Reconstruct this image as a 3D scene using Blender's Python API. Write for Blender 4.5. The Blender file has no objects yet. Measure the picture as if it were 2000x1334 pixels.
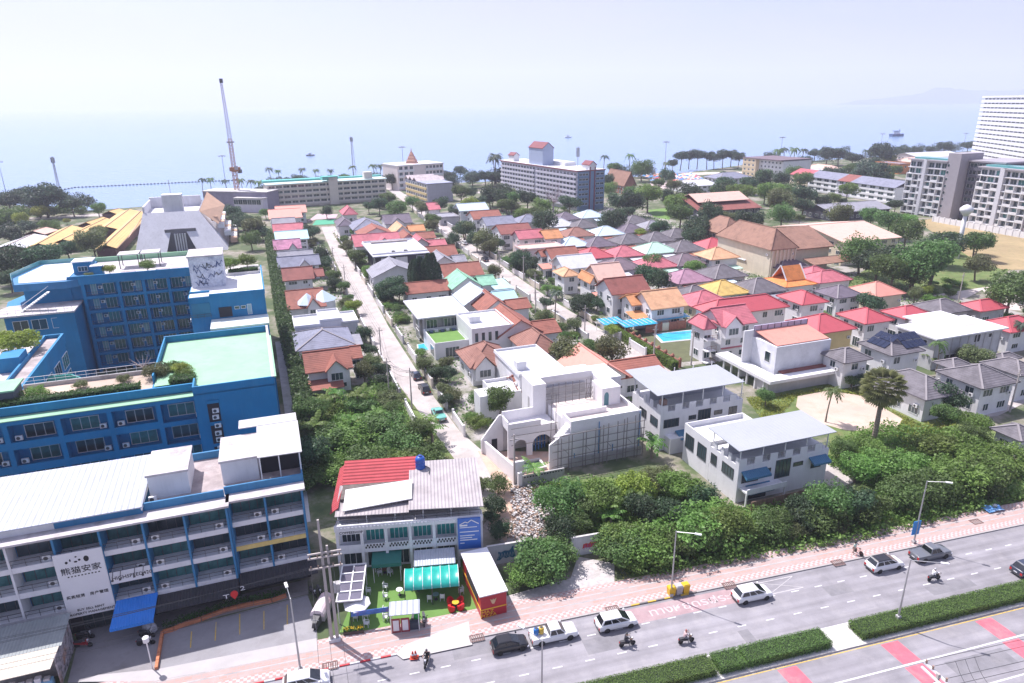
import bpy, bmesh, math, random
import numpy as np
from mathutils import Matrix, Vector
random.seed(7); np.random.seed(7)
R = math.radians
scene = bpy.context.scene
col = scene.collection
# ---------------------------------------------------------------- camera
CAM_H = 52.0; PITCH = R(19.24); ROLL = R(0.53)
cd = bpy.data.cameras.new('camera'); cam = bpy.data.objects.new('camera', cd); col.objects.link(cam)
cd.sensor_width = 36.0; cd.lens = 24.03; cd.clip_start = 0.5; cd.clip_end = 80000
cam.matrix_world = Matrix.Translation((0, 0, CAM_H)) @ Matrix.Rotation(math.pi/2-PITCH, 4, 'X') @ Matrix.Rotation(-ROLL, 4, 'Z')
scene.camera = cam
# ---------------------------------------------------------------- sky, sun, exposure
SUN_AZ = R(143.0); SUN_EL = R(60.0)        # azimuth counted from +X towards +Y
w = bpy.data.worlds.new('World'); scene.world = w; w.use_nodes = True
nt = w.node_tree; nt.nodes.clear()
out = nt.nodes.new('ShaderNodeOutputWorld'); bg = nt.nodes.new('ShaderNodeBackground')
sky = nt.nodes.new('ShaderNodeTexSky'); sky.sky_type = 'NISHITA'; sky.sun_disc = False
sky.sun_elevation = SUN_EL; sky.sun_rotation = math.pi/2-SUN_AZ
sky.altitude = 0; sky.air_density = 1.0; sky.dust_density = 3.5; sky.ozone_density = 3.0
tc = nt.nodes.new('ShaderNodeTexCoord'); mp = nt.nodes.new('ShaderNodeMapping'); mp.inputs['Scale'].default_value = (1.2, 1.2, 5.0)
nz = nt.nodes.new('ShaderNodeTexNoise'); nz.inputs['Scale'].default_value = 2.6; nz.inputs['Detail'].default_value = 7; nz.inputs['Roughness'].default_value = .55; nz.inputs['Distortion'].default_value = .5
cr = nt.nodes.new('ShaderNodeValToRGB'); cr.color_ramp.elements[0].position = .42; cr.color_ramp.elements[1].position = .78
cr.color_ramp.elements[0].color = (.3, .3, .3, 1); cr.color_ramp.elements[1].color = (.9, .9, .9, 1)
mx = nt.nodes.new('ShaderNodeMixRGB'); mx.inputs[2].default_value = (3.65, 3.6, 5.5, 1)
nt.links.new(tc.outputs['Generated'], mp.inputs[0]); nt.links.new(mp.outputs[0], nz.inputs['Vector']); nt.links.new(nz.outputs[0], cr.inputs[0])
nt.links.new(cr.outputs[0], mx.inputs[0]); nt.links.new(sky.outputs[0], mx.inputs[1])
nt.links.new(mx.outputs[0], bg.inputs[0]); bg.inputs[1].default_value = 0.1
nt.links.new(bg.outputs[0], out.inputs[0])
sl = bpy.data.lights.new('sun', 'SUN'); sl.energy = 4.3; sl.angle = R(0.53); sl.color = (1, .94, .94)
so = bpy.data.objects.new('sun', sl); col.objects.link(so)
sd = Vector((math.cos(SUN_AZ)*math.cos(SUN_EL), math.sin(SUN_AZ)*math.cos(SUN_EL), math.sin(SUN_EL)))
so.rotation_euler = sd.to_track_quat('Z', 'Y').to_euler(); so.location = sd*300
scene.view_settings.view_transform = 'Standard'; scene.view_settings.look = 'None'
scene.view_settings.exposure = 0.78; scene.view_settings.gamma = 1.0
scene.view_settings.use_curve_mapping = False
scene.cycles.volume_bounces = 1
# ---------------------------------------------------------------- materials
MATS = {}
def mat(key, c=(.5, .5, .5), rough=.8, var=.12, scale=.6, metal=0., bump=0., bands=None, bdepth=.3, dirt=None, spec=.5, emis=0., rnd=0., coat=0., streak=0.):
    """plain procedural material: noise-varied colour, optional raised bands (tile courses, corrugation) and dirt"""
    if key in MATS: return MATS[key]
    m = bpy.data.materials.new(key); m.use_nodes = True; n = m.node_tree.nodes; l = m.node_tree.links
    b = n['Principled BSDF']; b.inputs['Roughness'].default_value = rough; b.inputs['Metallic'].default_value = metal
    b.inputs['Specular IOR Level'].default_value = spec
    if coat: b.inputs['Coat Weight'].default_value = coat
    t = n.new('ShaderNodeTexCoord'); no = n.new('ShaderNodeTexNoise'); no.inputs['Scale'].default_value = scale; no.inputs['Detail'].default_value = 6; no.inputs['Roughness'].default_value = .62
    l.new(t.outputs['Object'], no.inputs['Vector'])
    mr = n.new('ShaderNodeMapRange'); mr.inputs[1].default_value = .3; mr.inputs[2].default_value = .7; mr.inputs[3].default_value = 1-var; mr.inputs[4].default_value = 1+var
    l.new(no.outputs[0], mr.inputs[0]); src = mr.outputs[0]
    if rnd:
        oi = n.new('ShaderNodeObjectInfo'); m2 = n.new('ShaderNodeMapRange'); m2.inputs[3].default_value = 1-rnd; m2.inputs[4].default_value = 1+rnd
        l.new(oi.outputs['Random'], m2.inputs[0]); mu = n.new('ShaderNodeMath'); mu.operation = 'MULTIPLY'; l.new(src, mu.inputs[0]); l.new(m2.outputs[0], mu.inputs[1]); src = mu.outputs[0]
    mc = n.new('ShaderNodeVectorMath'); mc.operation = 'SCALE'; mc.inputs[0].default_value = c[:3]; l.new(src, mc.inputs['Scale']); colo = mc.outputs[0]
    if dirt or streak:
        d2 = n.new('ShaderNodeTexNoise'); d2.inputs['Scale'].default_value = 1.0; d2.inputs['Detail'].default_value = 8; d2.inputs['Roughness'].default_value = .7
        if streak:
            mpp = n.new('ShaderNodeMapping'); mpp.inputs['Scale'].default_value = (1.6, 1.6, .18); l.new(t.outputs['Object'], mpp.inputs[0]); l.new(mpp.outputs[0], d2.inputs['Vector'])
        else: l.new(t.outputs['Object'], d2.inputs['Vector']); d2.inputs['Scale'].default_value = .45
        rp = n.new('ShaderNodeMapRange'); rp.inputs[1].default_value = .5; rp.inputs[2].default_value = .72; rp.inputs[4].default_value = streak if streak else .85; l.new(d2.outputs[0], rp.inputs[0])
        mm = n.new('ShaderNodeMixRGB'); mm.inputs[2].default_value = (*(dirt or tuple(v*.45 for v in c[:3])), 1); l.new(rp.outputs[0], mm.inputs[0]); l.new(colo, mm.inputs[1]); colo = mm.outputs[0]
    l.new(colo, b.inputs['Base Color'])
    hgt = None
    if bands:
        ax, wl = bands
        sp = n.new('ShaderNodeSeparateXYZ'); l.new(t.outputs['Object'], sp.inputs[0])
        ml = n.new('ShaderNodeMath'); ml.operation = 'MULTIPLY'; ml.inputs[1].default_value = 2*math.pi/wl; l.new(sp.outputs['XYZ'.index(ax)], ml.inputs[0])
        si = n.new('ShaderNodeMath'); si.operation = 'SINE'; l.new(ml.outputs[0], si.inputs[0]); hgt = si.outputs[0]
        bp = n.new('ShaderNodeBump'); bp.inputs['Strength'].default_value = bdepth; bp.inputs['Distance'].default_value = wl*.2; l.new(hgt, bp.inputs['Height']); l.new(bp.outputs[0], b.inputs['Normal'])
    elif bump:
        bn = n.new('ShaderNodeTexNoise'); bn.inputs['Scale'].default_value = 4; bn.inputs['Detail'].default_value = 5; l.new(t.outputs['Object'], bn.inputs['Vector'])
        bp = n.new('ShaderNodeBump'); bp.inputs['Strength'].default_value = bump; bp.inputs['Distance'].default_value = .1; l.new(bn.outputs[0], bp.inputs['Height']); l.new(bp.outputs[0], b.inputs['Normal'])
    if emis: b.inputs['Emission Color'].default_value = (*c[:3], 1); b.inputs['Emission Strength'].default_value = emis
    MATS[key] = m; return m
def leafmat(key, c, var=.35, trans=.35, rnd=.25):
    if key in MATS: return MATS[key]
    m = bpy.data.materials.new(key); m.use_nodes = True; n = m.node_tree.nodes; l = m.node_tree.links
    b = n['Principled BSDF']; b.inputs['Roughness'].default_value = .55; b.inputs['Specular IOR Level'].default_value = .35
    t = n.new('ShaderNodeTexCoord'); no = n.new('ShaderNodeTexNoise'); no.inputs['Scale'].default_value = 1.7; no.inputs['Detail'].default_value = 3
    l.new(t.outputs['Object'], no.inputs['Vector'])
    oi = n.new('ShaderNodeObjectInfo')
    hs = n.new('ShaderNodeHueSaturation'); hs.inputs['Color'].default_value = (*c, 1)
    m1 = n.new('ShaderNodeMapRange'); m1.inputs[1].default_value = .3; m1.inputs[2].default_value = .7; m1.inputs[3].default_value = 1-var; m1.inputs[4].default_value = 1+var; l.new(no.outputs[0], m1.inputs[0])
    m2 = n.new('ShaderNodeMapRange'); m2.inputs[3].default_value = 1-rnd; m2.inputs[4].default_value = 1+rnd; l.new(oi.outputs['Random'], m2.inputs[0])
    mu = n.new('ShaderNodeMath'); mu.operation = 'MULTIPLY'; l.new(m1.outputs[0], mu.inputs[0]); l.new(m2.outputs[0], mu.inputs[1]); l.new(mu.outputs[0], hs.inputs['Value'])
    m3 = n.new('ShaderNodeMapRange'); m3.inputs[3].default_value = .475; m3.inputs[4].default_value = .525; l.new(oi.outputs['Random'], m3.inputs[0]); l.new(m3.outputs[0], hs.inputs['Hue'])
    l.new(hs.outputs[0], b.inputs['Base Color'])
    tr = n.new('ShaderNodeBsdfTranslucent'); hb = n.new('ShaderNodeHueSaturation'); hb.inputs['Value'].default_value = 1.5; hb.inputs['Hue'].default_value = .5; l.new(hs.outputs[0], hb.inputs['Color']); l.new(hb.outputs[0], tr.inputs[0])
    ms = n.new('ShaderNodeMixShader'); ms.inputs[0].default_value = trans; l.new(b.outputs[0], ms.inputs[1]); l.new(tr.outputs[0], ms.inputs[2])
    l.new(ms.outputs[0], n['Material Output'].inputs['Surface'])
    MATS[key] = m; return m
GLASS = mat('window_glass', (.035, .06, .07), rough=.08, var=.3, scale=.8, spec=.8, rnd=.35)
GLASS_T = mat('teal_curtain_glass', (.05, .16, .16), rough=.1, var=.4, scale=1.2, spec=.7, rnd=.4)
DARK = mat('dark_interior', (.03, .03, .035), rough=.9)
WHITE = mat('white_paint', (.70, .70, .72), rough=.7, var=.06, scale=.5, streak=.2)
WFRAME = mat('white_frame', (.75, .75, .75), rough=.5, var=.03)
GREYC = mat('grey_concrete', (.42, .41, .41), var=.15, scale=.7, dirt=(.2, .19, .19))
STEEL = mat('galvanised_steel', (.45, .46, .47), rough=.45, metal=.6, var=.08)
DMETAL = mat('dark_metal', (.06, .06, .065), rough=.5, var=.1)
CONC = mat('pale_concrete', (.55, .53, .52), var=.12, scale=.4, dirt=(.36, .34, .33))
BARK = mat('bark', (.16, .12, .09), var=.3, scale=3, bump=.5)
# ---------------------------------------------------------------- mesh building
class MB:
    def __init__(s): s.v = []; s.f = []; s.mi = []; s.cur = 0
    def add(s, vs, fs):
        o = len(s.v); s.v += [tuple(v) for v in vs]
        for f in fs: s.f.append(tuple(i+o for i in f)); s.mi.append(s.cur)
        return s
    def box(s, x0, x1, y0, y1, z0, z1, open_bottom=False):
        fs = [(0, 3, 2, 1), (4, 5, 6, 7), (0, 1, 5, 4), (1, 2, 6, 5), (2, 3, 7, 6), (3, 0, 4, 7)]
        if open_bottom: fs = fs[1:]
        return s.add([(x0, y0, z0), (x1, y0, z0), (x1, y1, z0), (x0, y1, z0), (x0, y0, z1), (x1, y0, z1), (x1, y1, z1), (x0, y1, z1)], fs)
    def hexa(s, b, t):
        return s.add(list(b)+list(t), [(0, 3, 2, 1), (4, 5, 6, 7), (0, 1, 5, 4), (1, 2, 6, 5), (2, 3, 7, 6), (3, 0, 4, 7)])
    def prism(s, poly, z0, z1):
        n = len(poly); return s.add([(p[0], p[1], z0) for p in poly]+[(p[0], p[1], z1) for p in poly],
            [tuple(range(n-1, -1, -1)), tuple(range(n, 2*n))]+[(i, (i+1) % n, n+(i+1) % n, n+i) for i in range(n)])
    def tube(s, p, q, r0, r1=None, n=6, caps=True):
        r1 = r0 if r1 is None else r1; p = Vector(p); q = Vector(q); d = q-p
        if d.length < 1e-6: return s
        d.normalize(); a = d.orthogonal().normalized(); b = d.cross(a); vs = []
        for c, r in ((p, r0), (q, r1)):
            for i in range(n):
                t = 2*math.pi*i/n; vs.append(c+a*math.cos(t)*r+b*math.sin(t)*r)
        fs = [(i, (i+1) % n, n+(i+1) % n, n+i) for i in range(n)]
        if caps: fs += [tuple(range(n-1, -1, -1)), tuple(range(n, 2*n))]
        return s.add(vs, fs)
    def path(s, pts, rad, n=6):
        for i in range(len(pts)-1):
            r0 = rad[i] if hasattr(rad, '__len__') else rad; r1 = rad[i+1] if hasattr(rad, '__len__') else rad
            s.tube(pts[i], pts[i+1], r0, r1, n)
        return s
    def lathe(s, prof, n=16, c=(0, 0, 0)):
        vs = []; m = len(prof)
        for r, z in prof:
            for i in range(n): t = 2*math.pi*i/n; vs.append((c[0]+r*math.cos(t), c[1]+r*math.sin(t), c[2]+z))
        fs = [(j*n+i, j*n+(i+1) % n, (j+1)*n+(i+1) % n, (j+1)*n+i) for j in range(m-1) for i in range(n)]
        fs += [tuple(range(n-1, -1, -1)), tuple((m-1)*n+i for i in range(n))]
        return s.add(vs, fs)
    def poly(s, pts): return s.add(pts, [tuple(range(len(pts)))])
    def bar(s, p, q, w, h):
        p = Vector(p); q = Vector(q); d = (q-p).normalized(); up = Vector((0, 0, 1))
        if abs(d.z) > .95: up = Vector((0, 1, 0))
        a = d.cross(up).normalized()*(w/2); b = a.cross(d).normalized()*(h/2)
        return s.hexa([p-a-b, p+a-b, q+a-b, q-a-b], [p-a+b, p+a+b, q+a+b, q-a+b])
    def mesh(s, name, mats=None, smooth=False):
        me = bpy.data.meshes.new(name); me.from_pydata(s.v, [], s.f)
        for m in (mats if isinstance(mats, (list, tuple)) else [mats]):
            if m: me.materials.append(m)
        if isinstance(mats, (list, tuple)): me.polygons.foreach_set('material_index', s.mi)
        if smooth: me.polygons.foreach_set('use_smooth', [True]*len(me.polygons))
        me.update(); return me
def link(name, me, parent=None, loc=(0, 0, 0), rz=0, scale=None):
    o = bpy.data.objects.new(name, me); col.objects.link(o); o.location = loc
    if rz: o.rotation_euler = (0, 0, rz)
    if scale: o.scale = scale
    if parent: o.parent = parent
    return o
def part(parent, name, mb, mats, smooth=False, label=None):
    o = link(name, mb.mesh(name, mats, smooth), parent)
    if label: o['label'] = label
    return o
LM = []   # landmarks for telling plants apart: (phrase, x, y, z)
def tag(o, label=None, cat=None, group=None, kind=None):
    if label: o['label'] = label
    if cat: o['category'] = cat
    if group: o['group'] = group
    if kind: o['kind'] = kind
    return o
def thing(name, label, cat, loc=(0, 0, 0), rz=0, group=None):
    o = link(name, None, None, (loc[0], loc[1], loc[2] if len(loc) > 2 else 0), rz); o.empty_display_size = .3
    return tag(o, label, cat, group)
def struct(name, mb, m, kind='structure'):
    return tag(link(name, mb.mesh(name, m)), kind=kind)
SH = {}
def shared(key, fn):
    if key not in SH: SH[key] = fn()
    return SH[key]
def clone(o, parent=None):
    c = o.copy(); col.objects.link(c); c.parent = parent
    for ch in o.children: clone(ch, c)
    return c
def rot2(p, a): c, s = math.cos(a), math.sin(a); return (p[0]*c-p[1]*s, p[0]*s+p[1]*c)
def fr(p, th): return rot2(p, -R(th))          # world -> street-grid frame
def un(p, th): return rot2(p, R(th))           # street-grid frame -> world
def bbox(pts, th):
    q = [fr(p, th) for p in pts]; us = [a[0] for a in q]; vs = [a[1] for a in q]
    return min(us), max(us), min(vs), max(vs)
def project(x, y, z):
    z -= CAM_H; fw = y*math.cos(PITCH)-z*math.sin(PITCH); up = y*math.sin(PITCH)+z*math.cos(PITCH)
    return 1000+1335*x/fw, 667-1335*up/fw
def landmark(phrase, p, z=5): LM.append((phrase, p[0], p[1], z))
def text_mesh(txt, size, m, extrude=.01, name='lettering'):
    cu = bpy.data.curves.new('t', 'FONT'); cu.body = txt; cu.size = size; cu.extrude = extrude; cu.align_x = 'CENTER'; cu.align_y = 'CENTER'; cu.resolution_u = 2
    o = bpy.data.objects.new('t', cu); col.objects.link(o); dg = bpy.context.evaluated_depsgraph_get(); dg.update()
    me = bpy.data.meshes.new_from_object(o.evaluated_get(dg)); bpy.data.objects.remove(o); bpy.data.curves.remove(cu)
    me.name = name; me.materials.clear(); me.materials.append(m); return me
def lettering(parent, txt, size, m, loc, rot=(math.pi/2, 0, 0), name='lettering', sx=1, extrude=.015):
    o = link(name, text_mesh(txt, size, m, extrude), parent, loc); o.rotation_euler = rot; o.scale = (sx, 1, 1); return o
# ---- windows, doors, small building parts; all meshes face local -Y
def win_mesh(w, h, g): return shared(('win', w, h, g.name), lambda: MB().box(-w/2, w/2, -.03, .06, 0, h).mesh('window', g))
def frame_mesh(w, h, n, fm):
    def f():
        b = MB(); t = .07
        b.box(-w/2-t, w/2+t, -.07, .05, -t, 0); b.box(-w/2-t, w/2+t, -.07, .05, h, h+t)
        b.box(-w/2-t, -w/2, -.07, .05, 0, h); b.box(w/2, w/2+t, -.07, .05, 0, h)
        for i in range(1, n): x = -w/2+w*i/n; b.box(x-.03, x+.03, -.06, .02, 0, h)
        return b.mesh('frame', fm)
    return shared(('frm', w, h, n, fm.name), f)
def window(parent, x, y, z, rz, w, h, n=2, g=None, fm=None):
    g = g or GLASS; fm = fm or WFRAME
    o = link('window', win_mesh(w, h, g), parent, (x, y, z), rz)
    link('frame', frame_mesh(w, h, n, fm), o); return o
def ac_mesh():
    b = MB(); b.box(-.4, .4, -.15, .15, 0, .6); b.cur = 1; b.lathe([(.22, 0), (.22, .02)], 12);
    for i in range(len(b.v)-24, len(b.v)): x, y, z = b.v[i]; b.v[i] = (x-.08, -.15-z, y+.3)
    return b.mesh('air_conditioner', [WFRAME, DMETAL])
def ac(parent, x, y, z, rz=0): return link('air_conditioner', shared('ac', ac_mesh), parent, (x, y, z), rz, (.95, .95, .95))
def railing(b, x0, x1, y, z, h=1.0, n=None, r=.025):
    n = n or max(2, int((x1-x0)/1.2)); b.bar((x0, y, z+h), (x1, y, z+h), r*2, r*2); b.bar((x0, y, z+h*.5), (x1, y, z+h*.5), r*1.4, r*1.4)
    for i in range(n+1): x = x0+(x1-x0)*i/n; b.bar((x, y, z), (x, y, z+h), r*1.6, r*1.6)
    return b
def parapet(b, x0, x1, y0, y1, z0, z1, t=.18):
    b.box(x0, x1, y0, y0+t, z0, z1); b.box(x0, x1, y1-t, y1, z0, z1); b.box(x0, x0+t, y0+t, y1-t, z0, z1); b.box(x1-t, x1, y0+t, y1-t, z0, z1); return b
BLDS = []
class Bld:
    """a building whose parts are given in the street-grid frame turned by th degrees"""
    def __init__(s, name, label, cat, th, u0, v0, group=None, phrase=None, z=6):
        p = un((u0, v0), th); s.o = thing(name, label, cat, p, R(th), group); s.u = u0; s.v = v0; s.th = th
        BLDS.append(s)
        if phrase: landmark(phrase, p, z)
    def box(s, name, u0, u1, v0, v1, z0, z1, m, parent=None): return part(parent or s.o, name, MB().box(u0-s.u, u1-s.u, v0-s.v, v1-s.v, z0, z1), m)
    def mb(s, name, b, m, parent=None, smooth=False):
        b.v = [(x-s.u, y-s.v, z) for x, y, z in b.v]; return part(parent or s.o, name, b, m, smooth)
    def win(s, u, v, z, side, w, h, n=2, g=None, fm=None):
        rz = {'n': 0, 'f': math.pi, 'l': -math.pi/2, 'r': math.pi/2}[side]
        return window(s.o, u-s.u, v-s.v, z, rz, w, h, n, g, fm)
    def ac(s, u, v, z, rz=0): return ac(s.o, u-s.u, v-s.v, z, rz)
    def rail(s, *segs, m=None, h=1.0, name='railing'):
        for (x0, y0, x1, y1, z) in segs:
            b = MB(); L = math.hypot(x1-x0, y1-y0); railing(b, 0, L, 0, 0, h); a = math.atan2(y1-y0, x1-x0)
            o = part(s.o, name, b, m or STEEL); o.location = (x0-s.u, y0-s.v, z); o.rotation_euler = (0, 0, a)
def gable_roof(b, u0, u1, v0, v1, z, rise, t=.18, along='u'):
    if along == 'u':
        m = (v0+v1)/2
        pr = [(v0, z), (m, z+rise), (v1, z), (v1, z-t), (m, z+rise-t), (v0, z-t)]
        b.add([(u0, p[0], p[1]) for p in pr]+[(u1, p[0], p[1]) for p in pr], [(0, 6, 7, 1), (1, 7, 8, 2), (2, 8, 9, 3), (3, 9, 10, 4), (4, 10, 11, 5), (5, 11, 6, 0), (0, 1, 4, 5), (1, 2, 3, 4), (6, 11, 10, 7), (7, 10, 9, 8)])
    else:
        m = (u0+u1)/2
        pr = [(u0, z), (m, z+rise), (u1, z), (u1, z-t), (m, z+rise-t), (u0, z-t)]
        b.add([(p[0], v0, p[1]) for p in pr]+[(p[0], v1, p[1]) for p in pr], [(0, 1, 7, 6), (1, 2, 8, 7), (2, 3, 9, 8), (3, 4, 10, 9), (4, 5, 11, 10), (5, 0, 6, 11), (0, 5, 4, 1), (1, 4, 3, 2), (6, 7, 10, 11), (7, 8, 9, 10)])
    return b
def hip_roof(b, u0, u1, v0, v1, z, rise, t=.18):
    w = u1-u0; d = v1-v0; k = min(w, d)/2*.96
    if w >= d: r0 = (u0+k, (v0+v1)/2); r1 = (u1-k, (v0+v1)/2)
    else: r0 = ((u0+u1)/2, v0+k); r1 = ((u0+u1)/2, v1-k)
    vs = [(u0, v0, z), (u1, v0, z), (u1, v1, z), (u0, v1, z), (*r0, z+rise), (*r1, z+rise), (u0, v0, z-t), (u1, v0, z-t), (u1, v1, z-t), (u0, v1, z-t)]
    f = [(0, 1, 5, 4), (1, 2, 5), (2, 3, 4, 5), (3, 0, 4)] if w >= d else [(0, 1, 4), (1, 2, 5, 4), (2, 3, 5), (3, 0, 4, 5)]
    b.add(vs, f+[(6, 7, 1, 0), (7, 8, 2, 1), (8, 9, 3, 2), (9, 6, 0, 3), (9, 8, 7, 6)]); return r0, r1
# ---- leaves
def leaf_mesh(name, c, nrm, size, m, jitter=.9):
    N = len(c); c = np.asarray(c, float); d = np.asarray(nrm, float)+np.random.normal(0, jitter, (N, 3)); d /= np.linalg.norm(d, axis=1)[:, None]+1e-9
    a = np.cross(d, np.random.normal(0, 1, (N, 3))); a /= np.linalg.norm(a, axis=1)[:, None]+1e-9; b2 = np.cross(d, a)
    s = np.asarray(size)*np.random.uniform(.6, 1.35, N); s = s[:, None]
    v = np.stack([c-a*s*.5, c-b2*s*.32+d*s*.08, c+a*s*.5, c+b2*s*.32+d*s*.08], 1).reshape(-1, 3)
    me = bpy.data.meshes.new(name); me.vertices.add(4*N); me.vertices.foreach_set('co', v.ravel()); me.loops.add(4*N); me.loops.foreach_set('vertex_index', np.arange(4*N, dtype=np.int32))
    me.polygons.add(N); me.polygons.foreach_set('loop_start', np.arange(0, 4*N, 4, dtype=np.int32)); me.polygons.foreach_set('loop_total', np.full(N, 4, dtype=np.int32))
    me.materials.append(m); me.update(calc_edges=True); me.validate(); return me
def box_leaves(x0, x1, y0, y1, z0, z1, dens, bottom=False):
    P = []; Nn = []
    for (ax, val, n) in ((0, x0, -1), (0, x1, 1), (1, y0, -1), (1, y1, 1), (2, z1, 1)):
        lo = [x0, y0, z0]; hi = [x1, y1, z1]; o = [i for i in range(3) if i != ax]
        k = int(dens*(hi[o[0]]-lo[o[0]])*(hi[o[1]]-lo[o[1]]));
        if k < 1: continue
        q = np.zeros((k, 3)); q[:, ax] = val+np.random.uniform(-.08, .05, k)*1
        for i in o: q[:, i] = np.random.uniform(lo[i], hi[i], k)
        nn = np.zeros((k, 3)); nn[:, ax] = n; P.append(q); Nn.append(nn)
    return np.concatenate(P), np.concatenate(Nn)
# ================================================================ ground, sea, hills, roads
def ground_mat():
    m = bpy.data.materials.new('mixed_ground'); m.use_nodes = True; n = m.node_tree.nodes; l = m.node_tree.links; b = n['Principled BSDF']; b.inputs['Roughness'].default_value = .95
    t = n.new('ShaderNodeTexCoord'); a = n.new('ShaderNodeTexNoise'); a.inputs['Scale'].default_value = .09; a.inputs['Detail'].default_value = 9; a.inputs['Roughness'].default_value = .68; l.new(t.outputs['Object'], a.inputs['Vector'])
    r = n.new('ShaderNodeValToRGB'); e = r.color_ramp.elements; e[0].position = .38; e[0].color = (.055, .085, .035, 1); e[1].position = .68; e[1].color = (.36, .32, .29, 1)
    x = e.new(.48); x.color = (.09, .12, .05, 1); x = e.new(.55); x.color = (.20, .19, .14, 1)
    l.new(a.outputs[0], r.inputs[0]); l.new(r.outputs[0], b.inputs['Base Color']); return m
land = [(-900, -60), (900, -60), (1900, 1300), (1500, 1250), (900, 960), (403.55,701.06), (288.4,646.8), (201.97,606.49), (112.23,516.59), (75.29,512.82), (-43.31,483.31), (-110.25,465.71), (-152.26,428.22), (-155.44,427.42), (-207.74,375.86), (-225.66,366.47), (-330, 412), (-520, 330), (-900, 150)]
b = MB(); b.poly([(x, y, 0) for x, y in land]); b.poly([(x, y, -3) for x, y in reversed(land)])
for i in range(len(land)):
    p, q = land[i], land[(i+1) % len(land)]; b.poly([(*p, -3), (*q, -3), (*q, 0), (*p, 0)])
struct('ground', b, ground_mat())
def sea_mat():
    m = bpy.data.materials.new('sea_water'); m.use_nodes = True; n = m.node_tree.nodes; l = m.node_tree.links; b = n['Principled BSDF']
    b.inputs['Base Color'].default_value = (.16, .27, .43, 1); b.inputs['Roughness'].default_value = .18; b.inputs['IOR'].default_value = 1.33
    t = n.new('ShaderNodeTexCoord'); mp = n.new('ShaderNodeMapping'); mp.inputs['Scale'].default_value = (.05, .16, 1); mp.inputs['Rotation'].default_value = (0, 0, .5)
    a = n.new('ShaderNodeTexNoise'); a.inputs['Scale'].default_value = 1; a.inputs['Detail'].default_value = 5; l.new(t.outputs['Object'], mp.inputs[0]); l.new(mp.outputs[0], a.inputs['Vector'])
    bp = n.new('ShaderNodeBump'); bp.inputs['Strength'].default_value = .25; bp.inputs['Distance'].default_value = 1.2; l.new(a.outputs[0], bp.inputs['Height']); l.new(bp.outputs[0], b.inputs['Normal'])
    return m
struct('sea', MB().poly([(-16000, -200, -1.2), (16000, -200, -1.2), (16000, 15500, -1.2), (-16000, 15500, -1.2)]), sea_mat())
# far hills across the bay: a ridge line with depth
def hills(name, pts, depth):
    b = MB(); n = len(pts); rows = []
    for j, f in enumerate((0, .35, .7, 1, .6, 0)):
        off = (-depth, -depth*.55, -depth*.22, 0, depth*.5, depth)[j]
        rows.append([(x*(1+off/math.hypot(x, y)), y*(1+off/math.hypot(x, y)), -2+h*f*(1 if f in (0, 1) else random.uniform(.85, 1.12))) for x, y, h in pts])
    for r in rows: b.v += r
    for j in range(5):
        for i in range(n-1): a = j*n+i; b.f.append((a, a+1, a+n+1, a+n)); b.mi.append(0)
    return struct(name, b, mat('wooded_hill', (.05, .09, .05), var=.4, scale=.004))
def ridge(d, prof):
    out = []; px = []
    for i in range(len(prof)-1):
        (x0, h0), (x1, h1) = prof[i], prof[i+1]
        for k in range(6): t = k/6; px.append((x0+(x1-x0)*t, h0+(h1-h0)*t*t*(3-2*t)+random.uniform(-1, 1)*1.2))
    for x, h in px: out.append((d*(x-1000)/1335/.944, d, max(0, h)*d/1335*1.06))
    return out
hills('hills', ridge(9000, [(1560, 0), (1620, 8), (1700, 15), (1745, 26), (1800, 22), (1850, 20), (1890, 22), (1950, 36), (2010, 46), (2080, 52), (2200, 70), (2350, 40), (2500, 0)]), 700)
# ---- roads. The main road has its own frame: s along the kerb, t away from the camera
RA = R(15.2); RO = (18.53,62.39)
def rd(s, t): x, y = rot2((s, t), RA); return (RO[0]+x, RO[1]+y)
def strip(name, s0, s1, t0, t1, z, m, z0=None):
    q = [rd(s0, t0), rd(s1, t0), rd(s1, t1), rd(s0, t1)]
    return struct(name, MB().poly([(x, y, z) for x, y in q]) if z0 is None else MB().prism(q, z0, z), m)
ASPH = mat('asphalt', (.265, .255, .275), var=.16, scale=.35, dirt=(.33, .315, .325), rough=.9)
PAINT = mat('road_paint', (.68, .67, .68), var=.15, scale=2, dirt=(.42, .41, .42)); FADED = mat('faded_paint', (.50, .48, .48), var=.2, scale=2, dirt=(.36, .35, .36))
REDP = mat('red_road_paint', (.62, .13, .17), var=.12, scale=1.5, dirt=(.45, .25, .25))
REDF = mat('faded_red_road_paint', (.36, .25, .26), var=.15, scale=1.0, dirt=(.38, .33, .33))
YELP = mat('yellow_road_paint', (.62, .42, .08), var=.2, scale=2, dirt=(.5, .45, .35))
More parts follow.
